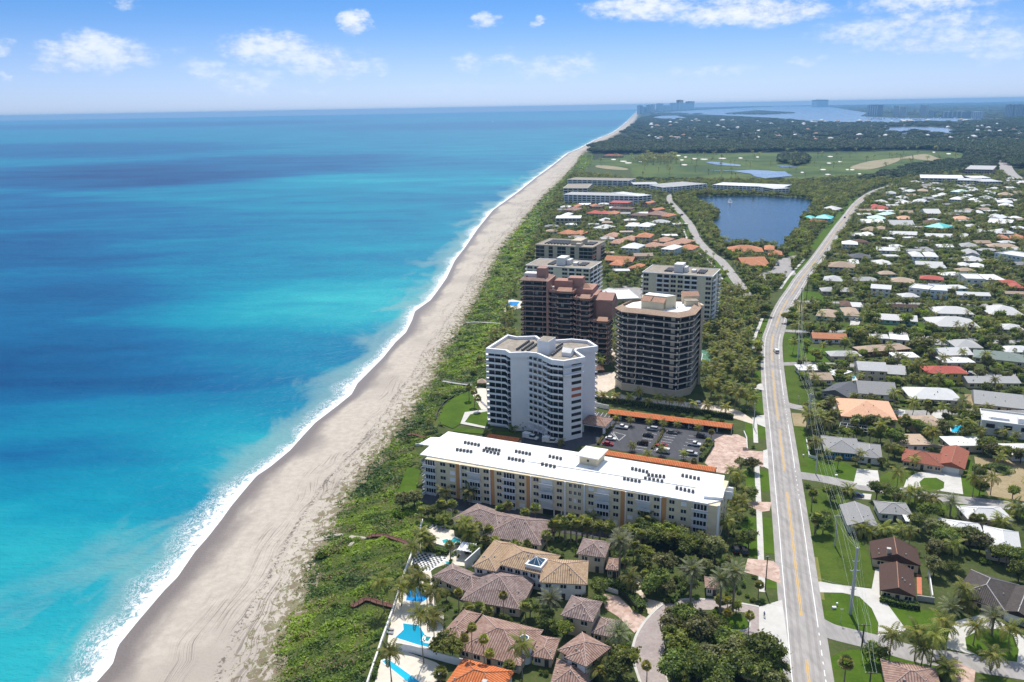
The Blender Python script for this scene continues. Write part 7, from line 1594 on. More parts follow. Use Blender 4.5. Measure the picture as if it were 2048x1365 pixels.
def bicycle(pt, rz):
    w = G(*pt); e = empty('bicycle', (w[0], w[1], .1), rz); tag(e, 'dark bicycle under the cyclist on the concrete apron', 'bicycle')
    for y in (-.52, .52): mb = MB(); mb.tube([(0, y+.33*math.cos(a), .34+.33*math.sin(a)) for a in np.linspace(0, 6.283, 17)], .025, 5, False); mb.build('wheel', TYRE, e)
    mb = MB(); [mb.tube([a, b], .02, 5) for a, b in (((0,-.52,.34),(0,-.18,.85)),((0,-.52,.34),(0,-.05,.3)),((0,-.05,.3),(0,-.18,.85)),((0,-.18,.8),(0,.4,.85)),((0,-.05,.3),(0,.4,.8)),((0,.38,.95),(0,.52,.34)))]; mb.build('frame', DARKM, e); mb = MB(); mb.tube([(-.24,.48,1.02),(0,.38,.98),(.24,.48,1.02)], .018, 5); mb.build('handlebar', DARKM, e); part('saddle', DARKM, e, -.08, -.36, .86, .08, -.1, .91)
bicycle(zK((1755,832))[0], .1)
person(zO((1045,1020))[0], 3.0, CLOTHD, 'walker in dark clothes on the sidewalk by the dark tower palms'); person(zO((1130,490))[0], .1, CLOTHD, 'walker in dark clothes on the upper sidewalk'); person(zO((1242,375))[0], .2, CLOTHW, 'walker at the bend of the road')
# ------------------------------------------------------------------ small street things
def small(name, pt, sx, sy, sz, m, cap, label, cat):
    w = G(*pt); e = empty(name, (w[0], w[1], .03)); tag(e, label, cat); part('body', m, e, -sx/2, -sy/2, 0, sx/2, sy/2, sz); part('lid', cap, e, -sx/2-.05, -sy/2-.05, sz, sx/2+.05, sy/2+.05, sz+.06)
small('utility_box', zI((492,762))[0], 1.0, .6, .6, OFFW, WHITE, 'pale utility box on the oval lawn', 'box'); small('hydrant', zI((515,735))[0], .35, .35, .8, OFFW, WHITE, 'pale hydrant beside the utility box', 'hydrant'); small('entrance_sign', zL((1545,790))[0], 2.6, .5, 1.2, BEIGE, WHITE, 'stone entrance sign at the pink forecourt', 'sign'); small('entrance_sign', zL((1555,685))[0], 2.6, .5, 1.0, BEIGE, DARKM, 'dark topped entrance sign above the pink forecourt', 'sign'); small('mailbox', zF((240,1080))[0], .5, .4, .9, WHITE, WHITE, 'white mailbox on the verge by the blue house', 'mailbox'); small('utility_box', zF((510,1240))[0], .9, .6, .5, OFFW, WHITE, 'low pale box on the lawn of the blue house', 'box')
# ------------------------------------------------------------------ fountain and boats
def fountain():
    w = G(*zD((955,118))[0]); e = empty('fountain', (w[0], w[1], .3)); e.scale = (.8, .8, .8); tag(e, 'white water fountain jet near the far shore of the lake', 'fountain'); sp = mat('spray', (.85, .87, .9), .5, .05); mb = MB(); mb.tube([(0,0,0),(0,0,3),(0,0,6),(0,0,7)], [.7, .6, .4, .1], 8); mb.build('jet', sp, e); V = []
    r = np.random.default_rng(5); C = []
    for k in range(420): t = r.random(); a = r.random()*6.28; v = 2.5+2.2*r.random(); rr = v*t*1.2; C.append((math.cos(a)*rr, math.sin(a)*rr, max(0, 7.5*(1-(t*1.25-.12)**2)*(.5+.5*r.random()))))
    V, F = leaf_quads(np.array(C), unit(r.normal(size=(420, 3))), .3+.25*r.random(420), .7, r); link('falling_spray', npmesh('falling_spray', V, F, sp, {}), e); mb = MB(); mb.tube([(0,0,0),(0,0,.06)], 3.5, 20); mb.build('splash', sp, e)
fountain()
HULL = mat('boat_hull', (.75, .76, .78), .4, .03); WAKE = mat('wake_foam', (.8, .82, .85), .8, .05)
def boat(pt, L, rz, label, group=None, wake=0, z=.5):
    w = G(*pt); e = empty('motor_boat', (w[0], w[1], z), rz); tag(e, label, 'boat', group); B = L*.28; mb = MB(); o = [(L/2,0),(L*.2,B/2),(-L/2,B/2),(-L/2,-B/2),(L*.2,-B/2)]; mb.prism(o, 0, L*.14); mb.build('hull', HULL, e); part('cabin', HULL, e, -L*.25, -B*.35, L*.14, L*.12, B*.35, L*.28); part('windscreen', GLASS, e, L*.12, -B*.3, L*.15, L*.14, B*.3, L*.25)
    if wake: mb = MB(); mb.poly([(-L/2,0,.05),(-L/2-wake,-wake*.12,.05),(-L/2-wake,wake*.12,.05)]); mb.build('wake', WAKE, e)
boat((361,241), 16, 3.1, 'small white boat far out on the open sea', wake=60, z=-.2); boat((985,244), 22, 1.6, 'dark speck of a boat with wake near the horizon', wake=120, z=-.2)
for k in range(26): boat((1722+random.random()*240, 236.5+random.random()*4.0), 26+14*random.random(), random.random()*6.28, 'white motor yacht moored in the far marina', 'yachts in the far marina')
# ------------------------------------------------------------------ plants: mesh makers (numpy)
class Geo:
    def __init__(s): s.V = []; s.F = []; s.T = []; s.M = []; s.n = 0
    def add(s, V, F, tint, mi):
        s.V.append(V); s.F.append(F+s.n); s.T.append(np.broadcast_to(np.asarray(tint, float), (len(V),)) if np.ndim(tint) < 1 else tint); s.M.append(np.full(len(F), mi)); s.n += len(V)
    def mesh(s, name, mats, only=None):
        V = np.concatenate(s.V); F = np.concatenate(s.F); T = np.concatenate(s.T); M = np.concatenate(s.M)
        if only is not None: F = F[M == only]; M = M[M == only]; mats = [mats[only]]; M = M*0; u, inv = np.unique(F, return_inverse=True); V = V[u]; T = T[u]; F = inv.reshape(F.shape)
        me = npmesh(name, V, F, mats[0], {'tint': T})
        for m in mats[1:]: me.materials.append(m)
        if len(mats) > 1: me.polygons.foreach_set('material_index', M.astype('i'))
        return me
def tube_np(P, R, n=6):
    P = np.asarray(P, float); V = []
    for k in range(len(P)):
        d = unit(P[min(k+1, len(P)-1)]-P[max(k-1, 0)]); a = unit(np.cross(d, np.array([.3, .9, .1]))); b = np.cross(d, a)
        V += [P[k]+R[k]*(a*math.cos(2*math.pi*q/n)+b*math.sin(2*math.pi*q/n)) for q in range(n)]
    F = [(k*n+q, k*n+(q+1) % n, (k+1)*n+(q+1) % n, (k+1)*n+q) for k in range(len(P)-1) for q in range(n)]
    return np.array(V), np.array(F)
def frond(g, p0, az, el, L, droop, nl, ll, lw, tint, hang=0.25, r=rng):
    t = np.linspace(0, 1, nl+1); hor = np.array([math.cos(az), math.sin(az), 0.0]); up = np.array([0, 0, 1.0])
    ang = el-droop*t**1.3; dx = np.cos(ang)*L/nl; dz = np.sin(ang)*L/nl
    X = np.concatenate([[0], np.cumsum(dx)[:-1]]); Z = np.concatenate([[0], np.cumsum(dz)[:-1]]); P = p0+hor*X[:, None]+up*Z[:, None]; Tn = hor*np.cos(ang)[:, None]+up*np.sin(ang)[:, None]; S = np.cross(hor, up); V = []
    for k in range(1, nl+1):
        w = ll*(0.55+0.9*math.sin(math.pi*min(t[k]*1.02, 1)**.75)*.6)*(1 if k < nl else .7)
        for sd in (-1, 1):
            d = unit(S*sd*.85+Tn[k]*.55-up*hang*(1+r.random()*.6)); V += [P[k], P[k]+d*w*.5+Tn[k]*lw*.5, P[k]+d*w, P[k]+d*w*.5-Tn[k]*lw*.5]
    V = np.array(V); g.add(V, np.arange(len(V)).reshape(-1, 4), tint, 1)
    q = np.stack([P-S*.035, P+S*.035], 1).reshape(-1, 3); F = [(2*k, 2*k+1, 2*k+3, 2*k+2) for k in range(nl)]; g.add(q, np.array(F), min(1, tint+.25), 1)
def palm_geo(kind, seed, lod=0):
    r = np.random.default_rng(seed); g = Geo(); H = 1.0
    if kind == 'coconut':
        b = r.normal(size=2)*.05; tr = [(b[0]*math.sin(t*2.2)*8*0.5, b[1]*math.sin(t*2.2)*8*.5, 8*t) for t in np.linspace(0, 1, 6)]; g.add(*tube_np(tr, [.24, .16, .14, .13, .12, .12], 5), .5, 0); top = np.array(tr[-1]); nf, nl = (19, 9) if lod == 0 else (13, 5)
        for k in range(nf): el = 1.25-1.75*(k/nf)**.8; frond(g, top, k*2.4+r.random()*.5, el+r.normal()*.1, 3.6+r.random()*1.1, 1.35+r.random()*.3, nl, 1.05, .5 if lod == 0 else .8, r.random()*.85 if k < nf-2 else .95, .3, r)
        if lod == 0:
            V, F = leaf_quads(top+r.normal(size=(8, 3))*.25-np.array([0, 0, .3]), unit(r.normal(size=(8, 3))), .2, .9, r); g.add(V, F, .96, 1)
    elif kind == 'date':
        tr = [(0, 0, 8*t) for t in np.linspace(0, 1, 4)]; g.add(*tube_np(tr, [.36, .32, .32, .4], 7), .4, 0); top = np.array(tr[-1])
        for k in range(46 if lod == 0 else 26): el = 1.35-1.95*(k/46 if lod == 0 else k/26)**.9; frond(g, top, k*2.4+r.random()*.4, el+r.normal()*.08, 3.6+r.random()*.6, .75+r.random()*.25, 9, .7, .34, r.random()*.9, .1, r)
    elif kind in ('sabal', 'fan'):
        h = 6.0 if kind == 'sabal' else 9.0; tr = [(r.normal()*.06*t*h*.3, 0, h*t) for t in np.linspace(0, 1, 4)]; g.add(*tube_np(tr, [.24, .18, .17, .22] if kind == 'sabal' else [.2, .13, .12, .14], 5), .5, 0); top = np.array(tr[-1]); n = (30 if lod == 0 else 18); sc = 1.0 if kind == 'sabal' else .72
        for k in range(n):
            z = 1-1.5*(k+.5)/n; az = k*2.4+r.random()*.4; d = np.array([math.sqrt(max(0, 1-z*z))*math.cos(az), math.sqrt(max(0, 1-z*z))*math.sin(az), z]); p = top+d*(.75+.3*r.random())*sc; s = unit(np.cross(d, np.array([0, 0, 1.0]))+1e-3); V = []
            for j in range(7 if lod == 0 else 5):
                a = (j/(6 if lod == 0 else 4)-.5)*2.5; e = unit(d*math.cos(a)+s*math.sin(a)-np.array([0, 0, .35])); w = np.cross(e, np.cross(d, s)); l = (1.05+.3*r.random())*sc; V += [p, p+e*l*.55+w*.24*sc, p+e*l, p+e*l*.55-w*.24*sc]
            V = np.array(V); g.add(V, np.arange(len(V)).reshape(-1, 4), (r.random()*.9 if z > -.3 else .95+.05*r.random()), 1)
    return g
def tree_geo(seed, R=3.2, H=6.5, nc=70, per=26, leaf=.34, flat=.62, lobes=7, trunk=True):
    r = np.random.default_rng(seed); g = Geo(); zc = H-R*flat
    lob = [np.array([math.cos(a)*R*.5*r.random()**.5, math.sin(a)*R*.5*r.random()**.5, (r.random()-.35)*R*flat*.6]) for a in r.random(lobes)*6.28]; lr = R*(.42+.22*r.random(lobes))
    if trunk:
        g.add(*tube_np([(0, 0, 0), (.1, 0, H*.3), (.05, .1, zc)], [R*.07, R*.055, R*.035], 6), .5, 0)
        for k in range(4): e = lob[k % lobes]; g.add(*tube_np([(.1, 0, H*.28), (e[0]*.5, e[1]*.5, zc*.8), (e[0]*.9, e[1]*.9, zc+e[2])], [R*.04, R*.025, R*.01], 4), .5, 0)
    C = []; N = []; T = []
    for k in range(nc):
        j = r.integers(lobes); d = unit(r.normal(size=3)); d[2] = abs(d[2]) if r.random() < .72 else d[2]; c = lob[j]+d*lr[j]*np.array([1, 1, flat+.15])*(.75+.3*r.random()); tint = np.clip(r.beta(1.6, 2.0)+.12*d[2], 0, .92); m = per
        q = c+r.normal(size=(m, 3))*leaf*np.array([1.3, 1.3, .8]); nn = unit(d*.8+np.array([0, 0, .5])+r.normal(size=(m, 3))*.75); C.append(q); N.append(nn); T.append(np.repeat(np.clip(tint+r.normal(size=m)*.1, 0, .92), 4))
    C = np.concatenate(C)+np.array([0, 0, zc]); V, F = leaf_quads(C, np.concatenate(N), leaf*(.7+.6*r.random(len(C))), .6, r); g.add(V, F, np.concatenate(T), 1)
    return g
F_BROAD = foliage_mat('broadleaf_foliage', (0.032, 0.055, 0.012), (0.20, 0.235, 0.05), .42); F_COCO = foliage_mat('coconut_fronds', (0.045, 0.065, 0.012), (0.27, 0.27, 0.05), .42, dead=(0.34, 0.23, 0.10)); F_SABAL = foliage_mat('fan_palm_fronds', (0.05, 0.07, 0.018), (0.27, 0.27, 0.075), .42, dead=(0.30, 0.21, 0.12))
F_DATE = foliage_mat('date_palm_fronds', (0.06, 0.075, 0.035), (0.21, 0.22, 0.11), .35); F_SHRUB = foliage_mat('shrub_foliage', (0.04, 0.07, 0.01), (0.17, 0.24, 0.035), .4); F_YEL = foliage_mat('yellow_green_fronds', (0.09, 0.10, 0.014), (0.32, 0.29, 0.05), .35, dead=(0.38, 0.25, 0.07)); F_WOOD = foliage_mat('far_wood_foliage', (0.012, 0.03, 0.012), (0.075, 0.11, 0.035), .2)
F_SEA = foliage_mat('sea_grape_foliage', (0.032, 0.062, 0.006), (0.22, 0.28, 0.018), .35, dead=(0.17, 0.125, 0.065))
F_LIME = foliage_mat('lime_foliage', (0.05, 0.075, 0.012), (0.27, 0.30, 0.055), .42); F_OLIVE = foliage_mat('olive_foliage', (0.05, 0.058, 0.022), (0.22, 0.215, 0.085), .4)
LIB = {}
def lib(kind, geos, barkm, fol):
    LIB[kind] = []
    for i, g in enumerate(geos):
        folm = fol[i % len(fol)] if isinstance(fol, list) else fol
        full = g.mesh(kind, [barkm, folm]); tr = g.mesh('trunk', [barkm, folm], 0) if any((m == 0).any() for m in g.M) else None; cr = g.mesh('crown', [barkm, folm], 1)
        LIB[kind].append((full, tr, cr))
lib('coconut_palm', [palm_geo('coconut', s) for s in range(5)], BARK, F_COCO); lib('golden_palm', [palm_geo('coconut', 40+s) for s in range(3)], BARK, F_YEL); lib('sabal_palm', [palm_geo('sabal', s) for s in range(4)], BARK, F_SABAL); lib('fan_palm', [palm_geo('fan', s) for s in range(3)], BARK, F_YEL); lib('date_palm', [palm_geo('date', s) for s in range(3)], BARK, F_DATE)
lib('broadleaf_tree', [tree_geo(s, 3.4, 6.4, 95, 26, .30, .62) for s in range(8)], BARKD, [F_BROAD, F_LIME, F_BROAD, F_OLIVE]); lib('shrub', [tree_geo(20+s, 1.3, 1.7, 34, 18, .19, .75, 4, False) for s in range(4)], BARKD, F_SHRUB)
lib('sea_grape_bush', [tree_geo(50+s, 2.2, 2.4, 60, 20, .26, .6, 5, False) for s in range(3)], BARKD, F_SEA)
lib('far_palm', [palm_geo('coconut', 80+s, 1) for s in range(3)]+[palm_geo('sabal', 80+s, 1) for s in range(2)], BARK, F_COCO); lib('far_tree', [tree_geo(60+s, 3.4, 6.2, 40, 14, .5, .62) for s in range(6)], BARKD, [F_BROAD, F_BROAD, F_LIME, F_OLIVE]); lib('grove', [tree_geo(90+s, 15, 11, 230, 14, 1.05, .22, 34, False) for s in range(4)], BARKD, F_WOOD)
NATIVE = {'coconut_palm': 8.0, 'golden_palm': 8.0, 'sabal_palm': 6.0, 'fan_palm': 9.0, 'date_palm': 8.0, 'broadleaf_tree': 6.4, 'shrub': 1.7, 'sea_grape_bush': 2.4}
PLANTS = []          # (kind, x, y, scale_xy, scale_z, rot, fixed)
def plant(kind, base, crown=None, h=None, s=1.0):
    w, hh = px_height(base[0], base[1], crown[1]) if crown else (G(*base), h or NATIVE[kind])
    w = np.array(w, float)
    for _ in range(14):          # never inside a building: step out towards its front
        if not any(abs((w-c) @ u) < hw and abs((w-c) @ np.array([-u[1], u[0]])) < hd for (c, u, hw, hd, *_r) in BLOCKED): break
        w[1] -= 1.0
    PLANTS.append((kind, w[0], w[1], s, hh/NATIVE[kind], random.random()*6.28, True))
def plants(kind, z, lst, s=1.0):
    for (a, b, c, d) in lst: q = z((a, b), (c, d)); plant(kind, q[0], q[1], s=s)
plants('coconut_palm', zJ, [(605,1210,560,810),(690,1080,690,820),(700,780,680,610),(420,740,400,600),(535,700,530,560),(590,700,585,490),(590,285,580,150),(340,1360,330,1110),(520,400,510,250),(285,790,285,530),(960,240,935,60),(990,250,985,150),(1410,1240,1405,970),(640,300,600,210),(470,560,470,500),(1030,1280,1020,1190)])
plants('fan_palm', zJ, [(950,1190,930,975),(1005,1180,985,870),(1105,1200,1090,950),(1155,1240,1155,1105),(1260,760,1250,570),(895,760,895,610)]); plants('sabal_palm', zJ, [(970,820,965,755),(1060,780,1060,715),(1130,850,1125,790),(1300,1300,1300,1235),(745,1360,740,1290),(1110,270,1110,200),(1190,270,1190,205),(1350,290,1350,235),(1450,300,1450,240),(540,480,540,440)])
plants('date_palm', zJ, [(1640,870,1640,680)], 1.0); plants('date_palm', zK, [(1145,810,1160,440),(1390,800,1400,520),(1495,810,1530,460),(560,500,575,180),(560,1130,560,960)], 1.05); plants('fan_palm', zK, [(1615,1110,1640,815),(1440,1000,1440,790),(790,1400,790,1225),(1450,790,1450,690)]); plants('coconut_palm', zK, [(650,640,650,500),(1200,1250,1200,1190),(400,1330,400,1240)])
plants('sabal_palm', zK, [(130,205,130,70),(170,210,175,90),(220,215,220,60),(260,215,265,95),(300,220,300,70),(350,215,355,100),(410,220,410,80),(460,220,465,110),(500,225,505,85),(680,440,670,230),(610,460,600,220),(80,200,85,90),(20,190,25,70),(740,300,745,150),(1250,330,1260,230),(1390,760,1390,690)])
plants('sabal_palm', zN, [(250,560,250,470),(320,560,320,475),(420,560,425,480),(480,560,480,495),(540,570,545,510),(605,560,600,505),(655,560,660,485),(750,585,755,530),(815,590,820,500),(930,690,930,590),(990,700,990,590),(1060,700,1060,590),(1130,690,1130,580),(1200,690,1200,600),(880,690,885,610),(960,660,965,570),(1030,670,1030,560),(1100,670,1100,570),(1260,680,1260,600)]); plants('coconut_palm', zN, [(270,470,275,400),(420,450,420,370),(380,660,380,600),(410,730,410,650),(130,760,130,660),(1470,660,1470,550),(1560,700,1565,620),(1150,620,1160,560)]); plants('date_palm', zN, [(1335,790,1330,680)])
plants('coconut_palm', zI, [(940,1190,945,965),(1150,1190,1140,945),(1280,1250,1330,975),(1205,1230,1230,1080),(1380,1000,1380,890),(1630,1060,1630,895),(1930,1120,1950,925),(1770,1280,1770,1135),(1400,1300,1400,1220),(1480,690,1470,530),(1150,1300,1140,1200),(1570,760,1570,690),(1420,1350,1425,1270),(1830,640,1830,610)]); plants('date_palm', zI, [(1780,980,1790,830),(1450,800,1450,750)], 1.0); plants('sabal_palm', zI, [(570,1400,580,1205),(330,150,340,30)])
plants('coconut_palm', zH, [(1005,320,1010,180),(1625,390,1630,220),(1095,450,1110,350),(1150,440,1160,330),(1250,435,1250,385),(1295,470,1300,395),(1700,525,1690,455),(1730,535,1745,475),(1960,535,1965,455),(2000,565,1995,485),(610,370,610,320),(690,680,680,610),(900,690,890,640),(1050,690,1050,640),(740,690,745,650)]); plants('date_palm', zH, [(1440,545,1450,425)], .9); plants('sabal_palm', zH, [(305,500,305,350),(340,680,340,540),(1580,560,1570,470),(1540,560,1545,480)]); plants('fan_palm', zH, [(1720,780,1730,665)])
plants('coconut_palm', zL, [(375,445,370,385),(500,465,500,405),(680,475,690,420),(800,495,805,435),(930,515,925,445),(1120,545,1125,475),(520,695,525,635),(660,785,680,705),(790,735,790,665),(990,775,1000,710),(1480,1080,1480,940),(1450,1320,1450,1160),(1430,1200,1440,1120)], .62); plants('sabal_palm', zL, [(1240,590,1240,520),(1080,870,1085,785),(1190,680,1190,640),(1160,720,1160,680),(1210,640,1210,600)], .8)
plants('golden_palm', zL, [(180,230,180,165),(250,245,250,180),(375,265,380,185),(495,265,495,195),(580,235,580,150),(665,305,665,235),(750,285,750,195),(860,305,860,215),(960,325,965,225),(1070,345,1075,255),(1200,355,1210,265),(1370,375,1375,285)], .8)
plants('sabal_palm', zM, [(630,690,632,575),(680,745,680,610),(712,785,715,670),(725,360,725,310)]); plants('coconut_palm', zM, [(275,970,270,860),(1110,950,1115,905),(1030,970,1035,935),(800,1000,800,975)], .7); plants('golden_palm', zM, [(1465,1100,1465,1060),(1845,690,1845,630),(1770,680,1770,620)], .6)
for (x, y, r) in ((1350,330,1.35),(1120,300,1.2),(860,210,1.2),(930,460,1.25),(870,560,1.1),(780,420,.9),(1140,590,.9),(1090,900,1.3),(1010,1080,1.2),(1230,1030,1.35),(1400,1110,1.25),(1500,1180,1.2),(1740,1240,1.6),(1200,1330,1.3),(1610,1340,1.3),(620,1250,1.3),(1420,1350,1.2),(560,1330,1.2),(1560,1060,.8),(980,240,1.2),(1240,250,1.0),(1060,1250,1.1),(1320,1230,1.2),(130,960,.8),(1000,1330,1.1),(1700,1330,1.2),(780,210,1.0),(1060,200,1.1),(960,600,.8),(1850,1300,1.0)): q = zK((x, y+60))[0]; plant('broadleaf_tree', q, None, 6.4*r, r)
for (z, x, y, r, k) in ((zN,1480,690,1.2,0),(zN,1580,720,1.25,0),(zN,1700,760,1.2,0),(zN,1790,780,1.1,0),(zN,1620,700,1.0,0),(zN,1400,700,1.0,0),(zN,20,520,1.1,0),(zN,90,500,1.0,0),(zN,170,560,.7,0),(zJ,770,1160,1.1,0),(zJ,840,1170,.9,0),(zH,980,430,.9,0),(zH,1240,600,1.2,0),(zH,1180,680,1.1,0),(zH,1320,760,1.3,0),(zH,1400,840,1.3,0),(zH,1330,930,1.2,0),(zH,1500,800,1.1,0),(zH,1600,820,1.2,0),(zH,1680,860,1.1,0),(zH,400,690,1.0,0),(zH,460,420,1.0,0),(zH,420,620,.8,0),(zH,1780,880,1.0,0),(zH,1900,930,1.1,0),(zH,2000,980,1.1,0),(zF,980,1010,1.3,0),(zF,860,850,1.2,0),(zF,760,840,1.2,0),(zF,660,830,1.2,0),(zF,440,830,1.1,0),(zF,1080,880,1.1,0),(zF,1180,900,1.1,0),(zF,1380,900,1.0,0),(zF,1620,830,1.2,0),(zF,1560,960,1.0,0),(zF,1240,250,1.7,0),(zF,1860,200,1.4,0),(zF,340,300,1.2,0),(zF,380,410,1.2,0),(zF,1700,1050,1.0,0),(zF,1780,1090,1.0,0),(zF,1880,1120,1.1,0),(zF,1980,1110,1.0,0),(zA,780,1120,1.7,0),(zA,1080,1120,1.4,0),(zA,520,870,1.3,0),(zA,1050,850,1.3,0),(zA,110,1090,1.2,0),(zD,1210,1060,2.6,0),(zD,1140,1200,1.4,0),(zD,1280,1150,1.4,0),(zI,800,1200,.8,0),(zI,880,1210,.7,0)):
    plant('broadleaf_tree', z((x, y))[0], None, 6.4*r*.95, r)
# ------------------------------------------------------------------ scatter over gardens and woods
def blocked_mask(X, Y, margin=0.6):
    bad = np.zeros(len(X), bool)
    for poly in HARD: bad |= inside_np(X, Y, poly)
    for (c, u, hw, hd, *_r) in BLOCKED: dx, dy = X-c[0], Y-c[1]; bad |= (np.abs(dx*u[0]+dy*u[1]) < hw+margin) & (np.abs(-dx*u[1]+dy*u[0]) < hd+margin)
    for line, half in ROADS:
        L = np.array(line); 
        for a, b in zip(L[:-1], L[1:]):
            if a[1] > 3000 and b[1] > 3000: continue
            d = b-a; l2 = d @ d; t = np.clip(((X-a[0])*d[0]+(Y-a[1])*d[1])/l2, 0, 1); bad |= (X-a[0]-t*d[0])**2+(Y-a[1]-t*d[1])**2 < (half+margin)**2
    return bad
def front_of_house(X, Y, reach=8.0):
    f = np.zeros(len(X), bool)
    for (c, u, hw, hd, *_r) in BLOCKED:
        R_ = _r[0] if _r else reach; dx, dy = X-c[0], Y-c[1]; a = np.abs(dx*u[0]+dy*u[1]) < hw+1; q = -dx*u[1]+dy*u[0]; f |= a & (q < -hd+1) & (q > -hd-R_)
    return f
def zone(px, step, mix, lawnkeep=.05, hs=(0.75, 1.25), seed=0, zpoly=None, water=None, keep=1.0):
    poly = zpoly or [tuple(G(*p)) for p in px]; A = np.array(poly); r = np.random.default_rng(seed)
    gx, gy = np.meshgrid(np.arange(A[:, 0].min(), A[:, 0].max(), step), np.arange(A[:, 1].min(), A[:, 1].max(), step)); X = gx.ravel()+r.uniform(-.5, .5, gx.size)*step; Y = gy.ravel()+r.uniform(-.5, .5, gx.size)*step
    k = inside_np(X, Y, poly) & (r.random(len(X)) < keep); X, Y = X[k], Y[k]; k = ~blocked_mask(X, Y); X, Y = X[k], Y[k]
    lw = np.zeros(len(X), bool)
    for q in LAWNS: lw |= inside_np(X, Y, q)
    k = ~lw | (r.random(len(X)) < lawnkeep); X, Y = X[k], Y[k]
    for q in (water or []): k = ~inside_np(X, Y, q); X, Y = X[k], Y[k]
    fr = front_of_house(X, Y); names = [m[0] for m in mix]; pr = np.array([m[1] for m in mix]); pr = pr/pr.sum(); ch = r.choice(len(names), len(X), p=pr)
    for x, y, c, f in zip(X, Y, ch, fr):
        s = r.uniform(*hs); kd = names[c]
        if f:
            if r.random() < .35: continue
            if kd in ('broadleaf_tree',): s *= .55
            elif kd in ('coconut_palm', 'sabal_palm'): s *= .72
        PLANTS.append((kd, x, y, s, s*r.uniform(.85, 1.15), r.random()*6.28, False))
LAKEW = [tuple(G(*p)) for p in rounded(lake_px)]
MIXR = [('broadleaf_tree', .46), ('coconut_palm', .24), ('sabal_palm', .10), ('shrub', .20)]
zone([(1585,975),(1607,1060),(1640,1200),(1660,1280),(2080,1370),(2080,960),(1780,940)], 6.5, [('shrub', .6), ('broadleaf_tree', .25), ('coconut_palm', .15)], .03, (.6, 1.0), 1, keep=.75)
zone([(1605,980),(1690,1000),(1680,1060),(1620,1070)], 4.5, [('shrub', .7), ('sabal_palm', .15), ('broadleaf_tree', .15)], .5, (.6, 1.0), 15)
zone([(1572,700),(1580,830),(1596,940),(2080,1010),(2080,640),(1600,650)], 4.6, MIXR, .05, (.65, 1.1), 2, keep=.95)
zone([(1575,665),(1592,590),(1650,500),(1700,430),(1740,392),(1800,360),(1900,345),(2200,345),(2300,500),(2200,700),(1700,690)], 5.0, MIXR, .1, (.55, 1.0), 3, keep=.95)
zone([(1400,640),(1405,800),(1515,840),(1520,720),(1530,640),(1545,600),(1500,590),(1440,580)], 5.0, [('coconut_palm', .6), ('sabal_palm', .12), ('broadleaf_tree', .1), ('shrub', .18)], .2, (.7, 1.1), 4)
zone([(1190,790),(1400,800),(1470,870),(1320,850)], 3.2, [('shrub', 1)], .2, (.6, 1.0), 5, keep=.5)
zone([(1440,880),(1525,900),(1530,1180),(1450,1090),(1455,960)], 4.4, [('shrub', .45), ('coconut_palm', .35), ('broadleaf_tree', .2)], .3, (.6, 1.0), 6)
zone([(830,1050),(880,1020),(1100,1080),(1200,1100),(1440,1100),(1535,1180),(1530,1230),(1400,1230),(1330,1260),(1270,1365),(1060,1365),(1000,1330),(860,1290),(830,1200)], 3.3, [('shrub', .8), ('broadleaf_tree', .1), ('sabal_palm', .1)], .1, (.55, .95), 7)
zone([(1330,1290),(1340,1240),(1430,1265),(1560,1300),(1570,1400),(1340,1400)], 3.6, [('broadleaf_tree', .5), ('shrub', .4), ('sabal_palm', .1)], .05, (.75, 1.15), 8)
zone([(1075,470),(1090,420),(1120,372),(1150,345),(1200,352),(1330,372),(1340,400),(1385,465),(1440,530),(1490,592),(1440,600),(1440,680),(1400,680),(1230,650),(1210,560),(1030,545)], 6.0, [('broadleaf_tree', .5), ('coconut_palm', .27), ('sabal_palm', .1), ('shrub', .13)], .2, (.55, .9), 9, water=[LAKEW])
zone([(1500,595),(1560,580),(1610,520),(1640,470),(1720,395),(1790,368),(1770,352),(1600,364),(1300,362),(1340,385),(1350,420),(1390,470),(1450,530)], 5.2, [('broadleaf_tree', .74), ('sabal_palm', .2), ('coconut_palm', .06)], .12, (.65, 1.0), 10, water=[LAKEW])
zone([(985,760),(975,700),(1000,640),(1035,550),(1030,700),(985,820)], 5.5, [('coconut_palm', .5), ('sea_grape_bush', .5)], .2, (.6, 1.0), 11)
zone([(1190,660),(1240,640),(1240,760),(1190,800)], 6, [('coconut_palm', .4), ('shrub', .6)], .2, (.6, .9), 12)
DUNE_R = [(740,1400),(765,1310),(790,1200),(808,1140),(828,1075),(850,1045),(842,1010),(800,1003),(822,960),(838,925),(830,893),(868,868),(882,840),(900,805),(922,790),(960,780),(982,760),(985,720),(1000,660),(1012,610),(1040,560),(1062,500),(1078,470),(1092,430),(1130,372),(1160,345),(1180,328),(1185,312)]
DUNE_L = [(x, y) for (x, y) in dune_px if y > 298]
dune_poly = [tuple(G(*p)) for p in DUNE_L]+[tuple(G(*p)) for p in DUNE_R[::-1]]
zone(None, 7.0, [('sea_grape_bush', .9), ('coconut_palm', .1)], .1, (.5, 1.1), 13, zpoly=dune_poly, keep=.07)
